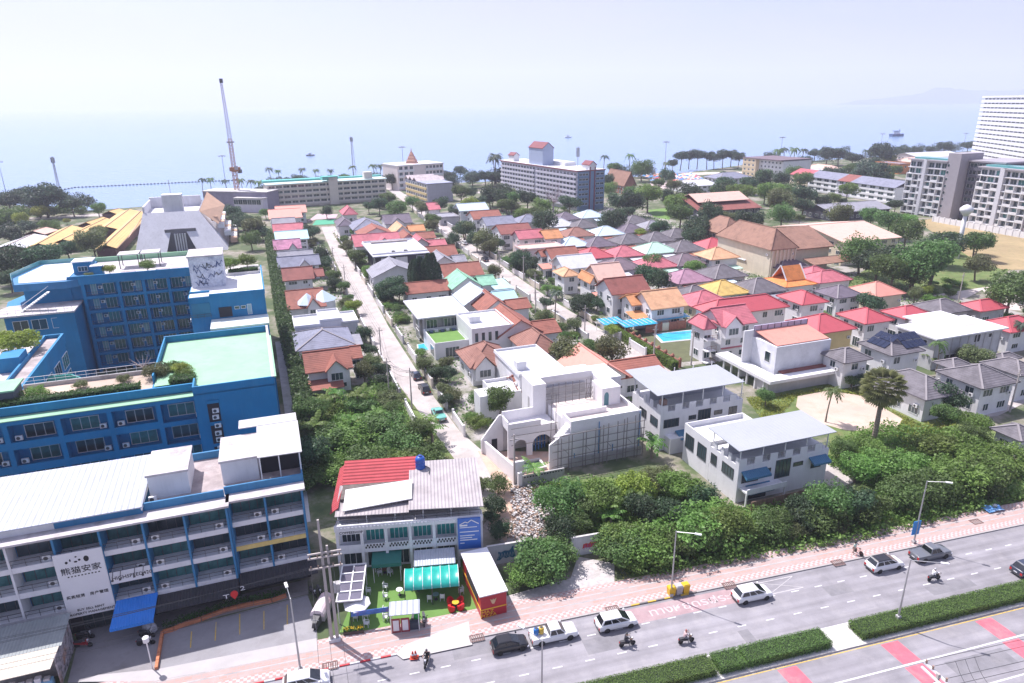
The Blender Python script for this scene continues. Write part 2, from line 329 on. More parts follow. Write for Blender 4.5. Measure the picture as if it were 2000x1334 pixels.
def paver_mat():
    m = bpy.data.materials.new('pink_pavers'); m.use_nodes = True; n = m.node_tree.nodes; l = m.node_tree.links; b = n['Principled BSDF']; b.inputs['Roughness'].default_value = .9
    t = n.new('ShaderNodeTexCoord'); mp = n.new('ShaderNodeMapping'); l.new(t.outputs['Object'], mp.inputs[0]); mp.inputs['Rotation'].default_value = (0, 0, -RA)
    k = n.new('ShaderNodeTexBrick'); k.inputs['Scale'].default_value = 1.0; k.inputs['Brick Width'].default_value = .8; k.inputs['Row Height'].default_value = .4; k.inputs['Mortar Size'].default_value = .04
    k.inputs['Color1'].default_value = (.47, .28, .24, 1); k.inputs['Color2'].default_value = (.43, .32, .30, 1); k.inputs['Mortar'].default_value = (.36, .32, .31, 1); l.new(mp.outputs[0], k.inputs['Vector'])
    a = n.new('ShaderNodeTexNoise'); a.inputs['Scale'].default_value = .3; a.inputs['Detail'].default_value = 8; a.inputs['Roughness'].default_value = .7; l.new(t.outputs['Object'], a.inputs['Vector'])
    r = n.new('ShaderNodeMapRange'); r.inputs[1].default_value = .48; r.inputs[2].default_value = .68; r.inputs[4].default_value = .75; l.new(a.outputs[0], r.inputs[0])
    x = n.new('ShaderNodeMixRGB'); x.inputs[2].default_value = (.44, .38, .37, 1); l.new(r.outputs[0], x.inputs[0]); l.new(k.outputs[0], x.inputs[1]); l.new(x.outputs[0], b.inputs['Base Color']); return m
n_ = ASPH.node_tree.nodes; l_ = ASPH.node_tree.links; t_ = n_.new('ShaderNodeTexCoord'); m_ = n_.new('ShaderNodeMapping'); m_.inputs['Rotation'].default_value = (0, 0, -RA); m2_ = n_.new('ShaderNodeMapping'); m2_.inputs['Scale'].default_value = (.02, .9, 1); z_ = n_.new('ShaderNodeTexNoise'); z_.inputs['Scale'].default_value = 1; z_.inputs['Detail'].default_value = 4; r_ = n_.new('ShaderNodeMapRange'); r_.inputs[1].default_value = .35; r_.inputs[2].default_value = .65; r_.inputs[3].default_value = .8; r_.inputs[4].default_value = 1.12
v_ = n_.new('ShaderNodeVectorMath'); v_.operation = 'SCALE'; bs_ = n_['Principled BSDF'].inputs['Base Color']; old = bs_.links[0].from_socket
l_.new(t_.outputs['Object'], m_.inputs[0]); l_.new(m_.outputs[0], m2_.inputs[0]); l_.new(m2_.outputs[0], z_.inputs['Vector']); l_.new(z_.outputs[0], r_.inputs[0]); l_.new(old, v_.inputs[0]); l_.new(r_.outputs[0], v_.inputs['Scale']); l_.new(v_.outputs[0], bs_)
strip('road', -120, 260, -40, 0, .02, ASPH)
strip('pavement', -120, 260, .16, 4.2, .14, paver_mat(), 0)
def checker(key, a, c):
    m = mat(key, a); n = m.node_tree.nodes; l = m.node_tree.links; t = n.new('ShaderNodeTexCoord'); mp = n.new('ShaderNodeMapping'); mp.inputs['Rotation'].default_value = (0, 0, -RA); k = n.new('ShaderNodeTexChecker'); k.inputs['Scale'].default_value = 3.0; k.inputs[1].default_value = (*a, 1); k.inputs[2].default_value = (*c, 1)
    l.new(t.outputs['Object'], mp.inputs[0]); l.new(mp.outputs[0], k.inputs[0]); l.new(k.outputs[0], n['Principled BSDF'].inputs['Base Color']); return m
CHK = checker('chequered_pavers', (.50, .44, .43), (.44, .27, .25))
strip('paver_border', -120, 260, .3, 1.15, .145, CHK); strip('paver_border_back', -120, 260, 3.5, 4.1, .1452, CHK); strip('paver_line', -120, 260, 1.9, 2.05, .1445, GREYC); strip('paver_line_back', -120, 260, 2.75, 2.9, .1446, GREYC)
strip('concrete_footing', 150, 260, 4.2, 9, .05, CONC)
# painted strips: each its own mark under the road-marking structure
rm = tag(link('road_marking', None), kind='structure')
def mark(s0, s1, t0, t1, m, z=.026, sk=0):
    q = [rd(s0, t0), rd(s1, t0), rd(s1+sk, t1), rd(s0+sk, t1)]; part(rm, 'stripe', MB().poly([(x, y, z) for x, y in q]), m)
for i in range(-22, 60): mark(i*3.05, i*3.05+.95, -2.75-.06, -2.75+.06, PAINT)      # bus bay line
for i in range(-17, 54): mark(i*3.4, i*3.4+1.0, -5.85-.06, -5.85+.06, PAINT)
mark(-120, 260, -14.95, -14.78, PAINT); mark(-120, 260, -8.55, -8.45, PAINT); mark(-120, 260, -11.85, -11.75, YELP); mark(-120, 260, -18.9, -18.75, PAINT)
for i in range(-2, 12): mark(-20+i*12.0, -17.9+i*12.0, -14.7, -12.0, REDP, .025, -.2); mark(-20+i*12.0, -17.9+i*12.0, -18.5, -15.1, REDP, .025, -.2)
mark(-9.5, 8.2, -2.6, -.35, REDF, .024)
for k, (a, c) in enumerate(((9.5, -2.5), (9.5, -.5))): mark(a, a+4.5, c, c+.1, FADED)
for a, c in ((9.6, 13.9), (13.9, 9.6)):
    q = [rd(a, -2.4), rd(a+.14, -2.4), rd(c+.14, -.5), rd(c, -.5)]; q = q if a < c else q; part(rm, 'stripe', MB().poly([(x, y, .029 if a < c else .03) for x, y in q]), FADED)
for txt, s in (('ทาง', -3.2), ('หยุดรถ', .9), ('ประจำ', 4.8)):
    x, y = rd(s, -1.5); o = link('lettering', text_mesh(txt, 1.7, mat('worn_lettering', (.55, .47, .47), var=.2, scale=1.5, dirt=(.42, .32, .32)), .002), rm, (x, y, .03), RA); o.scale = (1.1, .9, 1)
for s0, s1, t0, t1 in ((-13, -8, -5.2, -3.2), (16, 19, -4.6, -3), (3, 4.2, -8.4, -6.4), (27, 33, -7.6, -6.2), (-26, -22, -2.2, -.4), (20, 27, -17.6, -15.6)): mark(s0, s1, t0, t1, mat('asphalt_patch', (.20, .195, .21), var=.2, dirt=(.26, .25, .26)), .023)
# kerb stones, red and white by the cafe, bare or yellow elsewhere
kb = tag(link('kerb', None), kind='structure')
KM = {'r': mat('red_kerb', (.6, .06, .07), var=.15), 'w': mat('white_kerb', (.7, .68, .68), var=.12), 'g': mat('bare_kerb', (.40, .38, .37), var=.2), 'y': mat('yellow_kerb', (.6, .4, .06), var=.2), 'k': mat('dark_kerb', (.16, .15, .15), var=.2)}
for i in range(-70, 130):
    s = i*1.0
    c = 'wr'[i % 2] if -46 < i < -27 else ('yk'[i % 2] if -7 < i < 2 else 'g')
    x, y = rd(s, 0); link('kerb_stone', shared('ks'+c, lambda: MB().box(.01, .99, 0, .16, -.05, .15).mesh('kerb_stone', KM[c])), kb, (x, y, 0), RA)
# the median: kerbed island, hedge blocks
md = MB()
q = [rd(-40, -11.6), rd(140, -11.6), rd(140, -8.7), rd(-40, -8.7)]; md.prism(q, 0, .16)
struct('median_island', md, CONC)
hm = leafmat('clipped_hedge', (.12, .23, .055), var=.22, trans=.25, rnd=.05)
def hedge_block(label, x0, x1, y0, y1, z0, z1, loc, rz, m=hm, dens=110, size=.16, group=None, jit=.8):
    o = thing('hedge', label, 'hedge', loc, rz, group)
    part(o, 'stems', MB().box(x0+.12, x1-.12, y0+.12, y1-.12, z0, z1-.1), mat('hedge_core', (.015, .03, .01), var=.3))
    P, N = box_leaves(x0, x1, y0, y1, z0+.05, z1, dens); P += np.random.normal(0, .035, P.shape)
    link('foliage', leaf_mesh('foliage', P, N, size, m, jit), o); return o
for (s0, s1, lab) in ((14.3, 52, 'long clipped hedge on the median beyond the white concrete gap'), (1.1, 10.6, 'clipped hedge on the median just before the white concrete gap'), (-1.9, .9, 'shortest clipped hedge on the median, squeezed between two longer ones'), (-30, -2.3, 'clipped hedge on the median cut by the bottom picture edge')):
    hedge_block(lab, 0, s1-s0, -.1, 2.0, .16, 1.05, (*rd(s0, -11.1), 0), RA, dens=330, size=.095, group='hedges on the road median')
# ---- side streets (concrete), th 20 frame
CST = mat('street_concrete', (.44, .40, .38), var=.16, scale=.25, dirt=(.31, .28, .26), rough=.9)
def street(name, pts, wdt, z=.03, m=None):
    b = MB(); n = len(pts); L = []; Rr = []
    for i, p in enumerate(pts):
        a = Vector(pts[max(0, i-1)]); c = Vector(pts[min(n-1, i+1)]); d = (c-a).normalized(); nn = Vector((-d.y, d.x)); hw = wdt[i]/2 if hasattr(wdt, '__len__') else wdt/2
        L.append((p[0]+nn.x*hw, p[1]+nn.y*hw, z)); Rr.append((p[0]-nn.x*hw, p[1]-nn.y*hw, z))
    for i in range(n-1): b.add([L[i], Rr[i], Rr[i+1], L[i+1]], [(0, 1, 2, 3)])
    return struct(name, b, m or CST)
street('street', [un(p, 20) for p in ((29, 74), (27.6, 80), (26.0, 89), (24.2, 100), (23.6, 116), (23.6, 162), (24.7, 204), (27.4, 302), (28, 318))], [7, 6.5, 6, 5.6, 5.6, 5.6, 5.8, 6, 6])
street('street_beyond', [un(p, 20) for p in ((73, 70), (72, 103), (71.2, 130), (70.3, 165), (70.6, 190), (72.1, 232), (74.2, 288), (78.8, 362), (82, 450), (84, 520))], 6.2, .034)
street('lane', [un(p, 20) for p in ((.3, 82), (.8, 115), (.6, 160))], 2.0, .032, mat('lane_concrete', (.45, .44, .45), var=.15, dirt=(.3, .29, .29)))
street('cross_street', [un(p, 20) for p in ((28, 300), (76, 306))], 5, .038)
street('beach_road', [(-237.66,338.69), (-159.67,372.79), (-131.58,397.66), (-71.38,416.24), (11.33,436.56), (86.81,438.12), (176.85,489.16), (270.25,549.58)], 9, .028)
street('estate_street', [(95.94,117.64), (83.26,109.78), (72.43,106.29), (74.86,118.13)], 5, .041)
street('right_track', [(132.7,169.39), (140.79,193.51), (122.78,185.99), (117.69,186.17)], [12, 12, 11, 8], .042, mat('dusty_track', (.58, .50, .46), var=.12, scale=.15, dirt=(.45, .40, .35)))
# ground patches
YARD = ground_mat(); YARD.name = 'yard_ground'; e_ = [n for n in YARD.node_tree.nodes if n.type == 'VALTORGB'][0].color_ramp.elements
for k_, c_ in enumerate(((.07, .10, .045), (.20, .20, .15), (.33, .31, .29), (.40, .38, .37))): e_[k_].color = (*c_, 1)
[n for n in YARD.node_tree.nodes if n.type == 'TEX_NOISE'][0].inputs['Scale'].default_value = .16
for nm_, q_ in (('estate_yards', (75, 180, 112, 330)), ('middle_yards', (27, 67.5, 96, 300)), ('left_yards', (5, 20.5, 108, 292))): struct(nm_, MB().poly([(*un(p_, 20), .012) for p_ in ((q_[0], q_[2]), (q_[1], q_[2]), (q_[1], q_[3]), (q_[0], q_[3]))]), YARD)
SOIL = mat('sandy_soil', (.50, .40, .33), var=.18, scale=.12, dirt=(.40, .33, .24), rough=1)
GRASS = mat('rough_grass', (.12, .17, .05), var=.35, scale=.3, dirt=(.20, .17, .08), rough=1)
DRYG = mat('dry_field', (.34, .26, .14), var=.2, scale=.05, dirt=(.20, .19, .09), rough=1)
LAWN = mat('lawn', (.10, .17, .04), var=.2, scale=.6, rough=1)
TURF = mat('artificial_turf', (.13, .25, .06), var=.1, scale=.8, rough=1)
def patch(name, pts, m, z=.05):
    b = MB(); b.prism(pts, z-.03, z)
    if sum(pts[i][0]*pts[(i+1) % len(pts)][1]-pts[(i+1) % len(pts)][0]*pts[i][1] for i in range(len(pts))) < 0: b.f = [tuple(reversed(f)) for f in b.f]
    return struct(name, b, m)
patch('sandy_clearing', [(53.06,116.49), (59.61,118.92), (65.12,116.64), (67.11,106.4), (62.98,101.61), (55.45,102.44), (51.42,106.01), (50.96,112.04)], SOIL, .06)
patch('grass_clearing', [(43.13,115.46), (59.56,122.06), (68.02,121.86), (72.01,110.02), (81.01,103.97), (84.25,101.18), (77.62,91.84), (47.97,92.39), (52.11,101.83), (42.9,103.37)], GRASS, .046)
patch('dry_field', [(183.11,308.71), (200.18,317.93), (217.4,260.85), (200.47,217.81), (157.65,213.74), (159.84,235.37)], DRYG, .05)
patch('grass_verge', [(118.7,221.16), (172.87,252.94), (164.77,219.27), (139.5,193.73), (114.16,183.42), (96.75,195.29)], GRASS, .044)
patch('green_field', [(69.11,349.35), (84.71,358.26), (73.66,318.16), (68.18,326.76)], mat('bright_grass', (.13, .24, .05), var=.2), .05)
patch('rubble_lot', [(-3.97,76.2), (-0.14,86.49), (2.36,82.14), (7.36,75.61), (8.92,72.48), (5.63,71.06), (-1.56,72.64)], mat('rubble_ground', (.48, .42, .40), var=.3, scale=1.2, dirt=(.30, .25, .22), rough=1), .048)
patch('dirt_track', [(-5.58,96.44), (-3.26,95.8), (0.11,85.5), (1.27,77.77), (-1.1,72.64), (-3.26,76.19), (-2.5,86.04)], mat('orange_dirt', (.52, .36, .27), var=.15, dirt=(.42, .38, .35)), .056)
patch('thicket_floor', [(1.16,85.97), (13.95,88.14), (31.1,79.8), (38.85,81.17), (79.87,95.01), (75.04,83.17), (44.32,71.84), (13.79,64.6), (10.65,72.35)], GRASS, .045)
patch('gravel_verge', [(-1.23,61.43), (6.29,62.8), (11.4,64.25), (11.96,68.15), (7.74,69.59), (6.52,65.58), (-1.04,62.6)], mat('grey_gravel', (.48, .45, .44), var=.25, scale=1.5, dirt=(.33, .30, .28), rough=1), .052)
patch('wild_lot', [(-40.05,119.65), (-23.67,126.92), (-8.85,93.44), (-13.41,91.95), (-27.51,89.18), (-34.62,100.72)], GRASS, .044)
patch('car_park', [(-34.61,51.58), (-36.66,57.53), (-23.24,63.18), (-21.4,59.75), (-20.33,56.46)], mat('car_park_concrete', (.27, .265, .28), var=.12, scale=.3, dirt=(.22, .21, .22)), .06)
patch('forecourt', [(-42.79,51.08), (-45.83,58.54), (-37.98,60.28), (-36.37,57.82), (-34.78,52.33), (-39.83,51.05)], mat('forecourt_concrete', (.25, .24, .25), var=.12, scale=.3, dirt=(.19, .18, .18)), .057)
patch('shop_terrace', [(-38.65,60.29), (-23.98,65.82), (-23.17,63.35), (-35.2,58.55), (-36.59,57.83)], mat('dark_terrace', (.25, .23, .22), var=.2), .064)
patch('driveway_apron', [(-11.16,55.42), (-4.87,58.69), (-4.72,57.63), (-4.31,55.34), (-11.06,53.5), (-11.9,54.22)], mat('worn_concrete', (.48, .46, .45), var=.1, scale=.4, dirt=(.48, .45, .44)), .155)
patch('entry_concrete', [(-41.81,51.07), (-40.31,51.89), (-34.7,52.59), (-20.33,56.46), (-19.88,54.78), (-34.36,51.08)], mat('entry_slab', (.42, .40, .40), var=.1, scale=.4), .150)
patch('artificial_turf', [(-15.78,57.25), (-18.25,57.28), (-17.51,67.9), (-6.39,69.8), (-4.43,65.74), (-3.8,60.61), (-7.23,59.13)], TURF, .09)
for i, (a, c) in enumerate((((935, 1085), (928, 1165)), ((1055, 1040), (1050, 1130)), ((1170, 1000), (1170, 1100)), ((1288, 985), (1288, 1075)), ((1402, 955), (1402, 1050)))): pass
bays = [((-33.82,57.64), (-32.92,55.36)), ((-31.78,58.96), (-30.81,56.31)), ((-29.72,60.17), (-28.59,57.14)), ((-27.25,60.61), (-26.31,57.84)), ((-25,61.55), (-24.08,58.56))]
for p, q in bays:
    b = MB(); b.bar((*p, .072), (*q, .072), .1, .01); part(rm, 'stripe', b, YELP)
# ================================================================ the balcony block by the road (left front)
BLUE = mat('blue_render', (.0, .185, .39), var=.14, scale=.25, rough=.65, streak=.5, dirt=(.03, .25, .43))
BLUE2 = mat('light_blue_render', (.03, .19, .38), var=.12, scale=.4, rough=.6, streak=.3)
WEATH = mat('weathered_white', (.52, .49, .50), var=.15, scale=1.2, dirt=(.22, .19, .18))
DECK = mat('stained_deck', (.34, .29, .29), var=.3, scale=.5, dirt=(.52, .47, .46))
WMETX = mat('white_sheet_roof', (.46, .49, .56), rough=.5, var=.08, bands=('X', .6), bdepth=.5, dirt=(.40, .42, .48))
WMETY = mat('white_sheet_roof_cross', (.74, .74, .76), rough=.5, var=.05, bands=('Y', .4), bdepth=.3)
GMETX = mat('grey_sheet_roof', (.30, .33, .33), rough=.6, var=.15, bands=('X', .3), bdepth=.5)
BLKM = mat('black_sheet_roof', (.035, .035, .04), rough=.6, bands=('X', .3), bdepth=.5)
BLACK = mat('black_lettering', (.02, .02, .02), var=.05); REDL = mat('red_lettering', (.6, .03, .03), var=.05)
BRW = mat('white_banner', (.72, .72, .74), rough=.6, var=.04)
TH = 19.5
B = Bld('apartment_block', 'four storey apartment block with blue fins and white balcony bands by the car park', 'building', TH, -16, 74, phrase='the white-banded apartment block', z=10)
B.box('wall', -36, -7.7, 70.9, 80.6, 0, 12.2, BLUE2); B.box('wall', -7.7, .1, 71.7, 80.6, 0, 12.2, BLUE2)
ucol = [-35.7, -31.7, -27.7, -23.74, -19.7, -15.78, -11.9, -7.8]; ucr = [-7.6, -3.95, -.05]
def bay(B, u0, u1, v, z, h, dep, rail=True, acx=None, glass=None, flip=1, gw=None, n=4, chair=False):
    w = round((u1-u0)*(gw or .92), 1); gc = (u0+u1)/2+flip*(u1-u0-w)*.3
    B.win(gc, v+dep, z+.12, 'n', w, round(h-.5, 1), n, glass or GLASS_T, DMETAL)
    if rail: B.rail((u0+.1, v+.08, u1-.1, v+.08, z+.2), m=DMETAL, h=.8)
    if acx is not None: B.ac(acx, v+.45, z+.2)
for seg, v in ((ucol, 68.9), (ucr, 69.7)):
    for i in range(len(seg)-1):
        u0, u1 = seg[i], seg[i+1]
        bb = (i == 3 and seg is ucol); hs = (i == 4 and seg is ucol)
        for k, z in enumerate((3.3, 6.3, 9.3)):
            if bb and k < 2: continue
            m = WHITE
            B.box('balcony_slab', u0+.1, u1-.1, v, v+2.02, z-.38, z+.22, m)
            bay(B, u0, u1, v, z, 2.95, 1.98, acx=(u0+.9 if (i % 2) else u1-.9) if not bb else None, glass=[GLASS_T, GLASS, GLASS_T][(i+k) % 3], flip=-1 if i % 2 else 1)
        for u in (u0, u1) if i == len(seg)-2 else (u0,):
            B.box('fin_wall', u-.1, u+.1, v-.08, v+2.01, 3.0, 12.2, WHITE if u < -24 else BLUE2)
        if bb: pass
    B.box('roof_ledge', seg[0]-.2, seg[-1]+.35, v-.5, v+2.4, 12.2, 12.42, WEATH)
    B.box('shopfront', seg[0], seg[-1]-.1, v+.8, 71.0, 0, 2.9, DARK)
for u in (-29.7, -25.7, -21.7, -17.7, -13.8, -9.8, -5.8, -2): B.win(u, 69.68 if u < -7.7 else 70.48, .2, 'n', 2.8, 2.2, 3, GLASS, DMETAL)
B.box('parapet', -15.7, -7.9, 70.4, 70.6, 12.42, 13.3, BLUE2); B.box('parapet', -7.9, .3, 70.9, 71.1, 12.42, 13.3, BLUE2); B.box('parapet', .1, .3, 71.1, 80.4, 12.2, 13.2, BLUE2); B.box('parapet', -16, .1, 80.3, 80.6, 12.2, 13.2, BLUE2)
B.box('parapet', -23.6, -15.7, 70.0, 70.2, 12.42, 13.2, BLUE2); B.box('parapet', -36, -23.6, 70.0, 70.2, 12.42, 13.2, WHITE)
B.box('roof_deck', -15.6, .1, 70.6, 80.3, 12.2, 12.32, DECK)
b = MB(); b.hexa([(-36, 69.6, 13.3), (-15.6, 69.6, 13.3), (-15.6, 80.4, 13.9), (-36, 80.4, 13.9)], [(-36, 69.6, 13.42), (-15.6, 69.6, 13.42), (-15.6, 80.4, 14.02), (-36, 80.4, 14.02)]); B.mb('metal_roof', b, WMETX)
b = MB(); b.box(-15.72, -15.62, 69.6, 80.4, 13.0, 13.3); B.mb('roof_flashing', b, WHITE)
for (u0, u1, v0, v1) in ((-15.3, -11.4, 72.8, 78.4), (-8.1, -4.3, 73.3, 79.2)):
    o = B.box('stair_house', u0, u1, v0, v1, 12.3, 15.0, WHITE); B.box('roof_slab', u0-.15, u1+.15, v0-.15, v1+.15, 15.0, 15.25, WEATH, o)
B.win(-8.1, 75.5, 12.5, 'l', .9, 1.9, 1, DARK)
b = MB(); b.hexa([(-6.2, 79.5, 15.9), (-6.2, 81.8, 15.9), (.4, 81.8, 15.9), (.4, 79.5, 15.9)][::-1], [(-6.2, 79.5, 16), (-6.2, 81.8, 16), (.4, 81.8, 16), (.4, 79.5, 16)][::-1]); b.hexa([(-4.2, 72.1, 15.45), (.5, 71.9, 15.45), (.5, 79.5, 15.85), (-4.2, 79.5, 15.85)], [(-4.2, 72.1, 15.55), (.5, 71.9, 15.55), (.5, 79.5, 15.95), (-4.2, 79.5, 15.95)])
B.mb('terrace_roof', b, mat('cream_sheet_roof', (.50, .50, .50), rough=.6, var=.05, dirt=(.42, .40, .39)))
for u, v in ((-4, 72.2), (.2, 72.2), (.2, 81.4), (-2, 72.2)): B.box('post', u-.06, u+.06, v-.06, v+.06, 12.3, 15.5, WFRAME)
B.box('terrace_wall', -4.1, .1, 74.4, 74.6, 12.3, 14.9, DARK)
B.ac(-15.0, 72.2, 12.4); B.box('roof_step', -7.5, -.2, 71.2, 72.0, 12.32, 12.75, DECK)
# canopies over the shops
b = MB(); b.hexa([(-15.7, 66.6, 2.5), (-7.7, 66.6, 2.5), (-7.7, 68.85, 3.0), (-15.7, 68.85, 3.0)], [(-15.7, 66.6, 2.56), (-7.7, 66.6, 2.56), (-7.7, 68.85, 3.06), (-15.7, 68.85, 3.06)]); B.mb('shop_canopy', b, BLKM)
b = MB(); b.hexa([(-7.6, 67.4, 2.5), (.6, 67.4, 2.5), (.6, 69.65, 3.0), (-7.6, 69.65, 3.0)], [(-7.6, 67.4, 2.56), (.6, 67.4, 2.56), (.6, 69.65, 3.06), (-7.6, 69.65, 3.06)]); B.mb('shop_canopy', b, BLKM)
AWB = mat('bright_blue_sheet', (.02, .22, .72), rough=.5, bands=('X', .25), bdepth=.5)
b = MB(); b.hexa([(-19.9, 65.9, 2.3), (-15.9, 65.9, 2.3), (-15.6, 68.7, 3.5), (-19.5, 68.7, 3.5)], [(-19.9, 65.9, 2.36), (-15.9, 65.9, 2.36), (-15.6, 68.7, 3.56), (-19.5, 68.7, 3.56)]); b.box(-19.9, -15.9, 65.84, 65.9, 2.05, 2.36); B.mb('blue_awning', b, AWB)
# billboard, banners and signs
bo = B.box('billboard', -23.95, -19.65, 68.55, 68.68, 2.7, 10.3, BRW)
def sgn(par, txt, size, m, u, z, v, sx=1, name='lettering'): return lettering(par, txt, size, m, (u-B.u, v-B.v, z), name=name, sx=sx)
sgn(bo, '熊猫安家', .86, BLACK, -21.8, 8.2, 68.53, 1.05); [B.box('print_mark', -23.1+i*.3, -22.95+i*.3, 68.53, 68.55, 7.5, 7.62, BLACK, bo) for i in range(10)]
sgn(bo, '买卖租赁', .42, BLACK, -22.85, 5.15, 68.53); sgn(bo, '房产管理', .42, BLACK, -20.75, 5.15, 68.53); sgn(bo, 'BUY SELL RENT', .36, BLACK, -21.8, 3.5, 68.53); sgn(bo, 'PROPERTY MANAGEMENT', .36, BLACK, -21.8, 3.05, 68.53)
for (x, z, rx, rz_) in ((-22.9, 9.25, .13, .15), (-22.55, 9.45, .07, .16), (-22.1, 9.2, .16, .1), (-21.75, 9.35, .12, .12), (-21.15, 9.35, .24, .34), (-22.0, 9.75, .1, .08)):
    b = MB(); b.prism([(x+rx*math.cos(t*math.pi/5), z+rz_*math.sin(t*math.pi/5)) for t in range(10)], 0, .015); b.v = [(p[0], 68.55-p[2], p[1]) for p in b.v]; B.mb('logo_mark', b, BLACK, bo)
hb = B.box('banner', -19.6, -15.85, 68.78, 68.86, 5.55, 6.95, BRW); sgn(hb, 'HIGHSPEED420', .56, BLACK, -17.6, 6.2, 68.765, 1.0)
for u in (-19.2, -18.5, -17.2, -16.4): b = MB(); b.bar((u, 68.7, 7.1), (u-.12, 68.35, 6.35), .05, .05); b.box(u-.22, u-.02, 68.25, 68.4, 6.2, 6.35); B.mb('banner_lamp', b, DMETAL, hb)
yb = B.box('yellow_banner', -7.5, -.2, 69.58, 69.66, 5.95, 6.5, mat('yellow_banner', (.66, .5, .18), var=.12, scale=1.5))
sgn(B.o, 'T', .75, WHITE, -8.9, 2.75, 66.45, 1.5, 'sign_letter'); sgn(B.o, '2', .75, WHITE, -7.3, 2.75, 67.3, 1.5, 'sign_letter')
b = MB(); b.prism([(.38*math.cos(t*math.pi/6), .12+.38*math.sin(t*math.pi/6)) for t in range(-1, 8)]+[(0, -.55)], 0, .12); b.v = [(p[0]-8.1, 66.5-p[2], p[1]+2.8) for p in b.v]; B.mb('sign_pin', b, REDL)
# small shop with the cream awning at the bottom left corner
p0 = fr((-44.73,56.18), TH); p1 = fr((-43.46,52.18), TH); p2 = fr((-43.35,50.31), TH)
S = Bld('shop', 'small corner shop with grey sheet roof, cream awning and mural on its side', 'shop', TH, p0[0]-6, p1[1])
u1 = p0[0];
S.box('wall', u1-11.6, u1-.4, p1[1]+.1, p0[1]-.2, 0, 3.3, mat('shop_wall', (.40, .36, .34), var=.25, scale=1.5));
b = MB(); b.hexa([(u1-12, p1[1], 3.4), (u1, p1[1], 3.4), (u1, p0[1], 3.85), (u1-12, p0[1], 3.85)], [(u1-12, p1[1], 3.47), (u1, p1[1], 3.47), (u1, p0[1], 3.92), (u1-12, p0[1], 3.92)]); S.mb('roof', b, GMETX)
b = MB(); b.hexa([(u1-5, p2[1]-.3, 2.7), (u1-.6, p2[1]-.3, 2.7), (u1-.2, p1[1]-.02, 3.4), (u1-5.6, p1[1]-.02, 3.4)], [(u1-5, p2[1]-.3, 2.76), (u1-.6, p2[1]-.3, 2.76), (u1-.2, p1[1]-.02, 3.46), (u1-5.6, p1[1]-.02, 3.46)]); S.mb('awning', b, mat('cream_awning', (.66, .60, .50), bands=('X', .3), bdepth=.3, var=.1))
MUR = mat('mural', (.30, .28, .30), var=.9, scale=2.2, dirt=(.5, .2, .06)); S.box('mural_panel', u1-.38, u1-.3, p1[1]-1.4, p0[1]-.3, 0, 3.2, MUR)
S.box('counter', u1-6, u1-.9, p2[1]+.2, p2[1]+.8, 0, 1.0, mat('blue_counter', (.2, .42, .6), var=.1))
for i in range(7): S.box('crate', u1-5.8+i*.7, u1-5.3+i*.7, p2[1]+.25, p2[1]+.7, 1.0, 1.25+.12*(i % 3), WHITE if i % 2 else CONC)
lettering(S.o, 'กากการ', .8, REDL, (u1-6.6-S.u, p1[1]-.3-S.v, 3.6), sx=1.1, name='sign_lettering')
# ================================================================ the blue hotel
TH = 20.5
B = Bld('blue_hotel', 'large blue hotel with balcony grids around a courtyard and pale green flat roofs', 'hotel', TH, -16, 120, phrase='the blue hotel', z=18)
MINT = mat('mint_roof', (.28, .50, .32), var=.09, scale=.25, rough=.8, dirt=(.23, .42, .28))
B.box('wall', -10.0, -.15, 88.7, 112, 0, 17.5, BLUE); B.box('wall', -15.2, -10.0, 93, 112, 0, 17.3, BLUE)
B.box('mint_roof', -14.9, -.35, 93.2, 111.8, 17.55, 17.6, MINT); B.box('mint_roof', -9.8, -.35, 88.9, 93.2, 17.5, 17.6, MINT)
for q in ((-10.0, -.15, 88.7, 88.9), (-.35, -.15, 88.9, 112), (-15.2, -.35, 111.8, 112), (-15.2, -15.0, 95, 111.8), (-10, -9.8, 88.9, 92)): B.box('parapet', *q, 17.3, 18.5, BLUE)
B.box('parapet_cap', -.45, -.1, 88.6, 112.05, 18.5, 18.58, WEATH); B.box('parapet_cap', -15.25, -.45, 111.75, 112.05, 18.5, 18.58, BLUE2)
# near wing: balcony grid
B.box('wall', -46, -10.0, 91.6, 100.5, 0, 17.0, BLUE)
us = [-41.9, -36.4, -30.9, -25.4, -19.9, -14.4, -8.9]
zf = [13.5, 10.4, 7.3, 4.2, 1.1]
B.box('top_beam', -42, -8.8, 90.0, 91.6, 16.2, 16.75, BLUE); B.box('ledge', -42, -10, 89.9, 91.5, 16.75, 16.85, MINT)
B.box('parapet', -46, -10.0, 91.4, 91.7, 17.0, 18.0, BLUE)
for i in range(len(us)-1):
    u0, u1 = us[i], us[i+1]
    B.box('column', u0-.28, u0+.28, 90.0, 91.6, 0, 16.2, BLUE)
    for k, z in enumerate(zf):
        B.box('balcony_front', u0+.28, u1-.28, 90.0, 90.2, z-.5, z+(.45 if i < 5 else .1), BLUE); B.box('balcony_floor', u0+.28, u1-.28, 90.2, 91.6, z-.4, z-.2, BLUE2)
        if z > 3:
            l = -1 if i % 2 else 1
            B.win((u0+u1)/2+l*.3, 91.58, z+.3, 'n', 3.0, 1.6, 3, GLASS_T if (i+k) % 2 else GLASS); B.ac(u1-1.0 if i % 2 else u0+1.0, 90.7, z+.1+(.35 if i < 5 else 0))
B.box('column', -8.95, -8.6, 89.6, 91.6, 0, 16.2, BLUE); B.box('service_slot', -8.6, -7.2, 88.62, 88.72, 4, 16.0, DARK)
for z in (14.8, 13.9, 12.7, 11.6, 10.7, 9.5): B.ac(-7.7 if z in (14.8, 12.7) else -7.8, 88.5, z-.1)
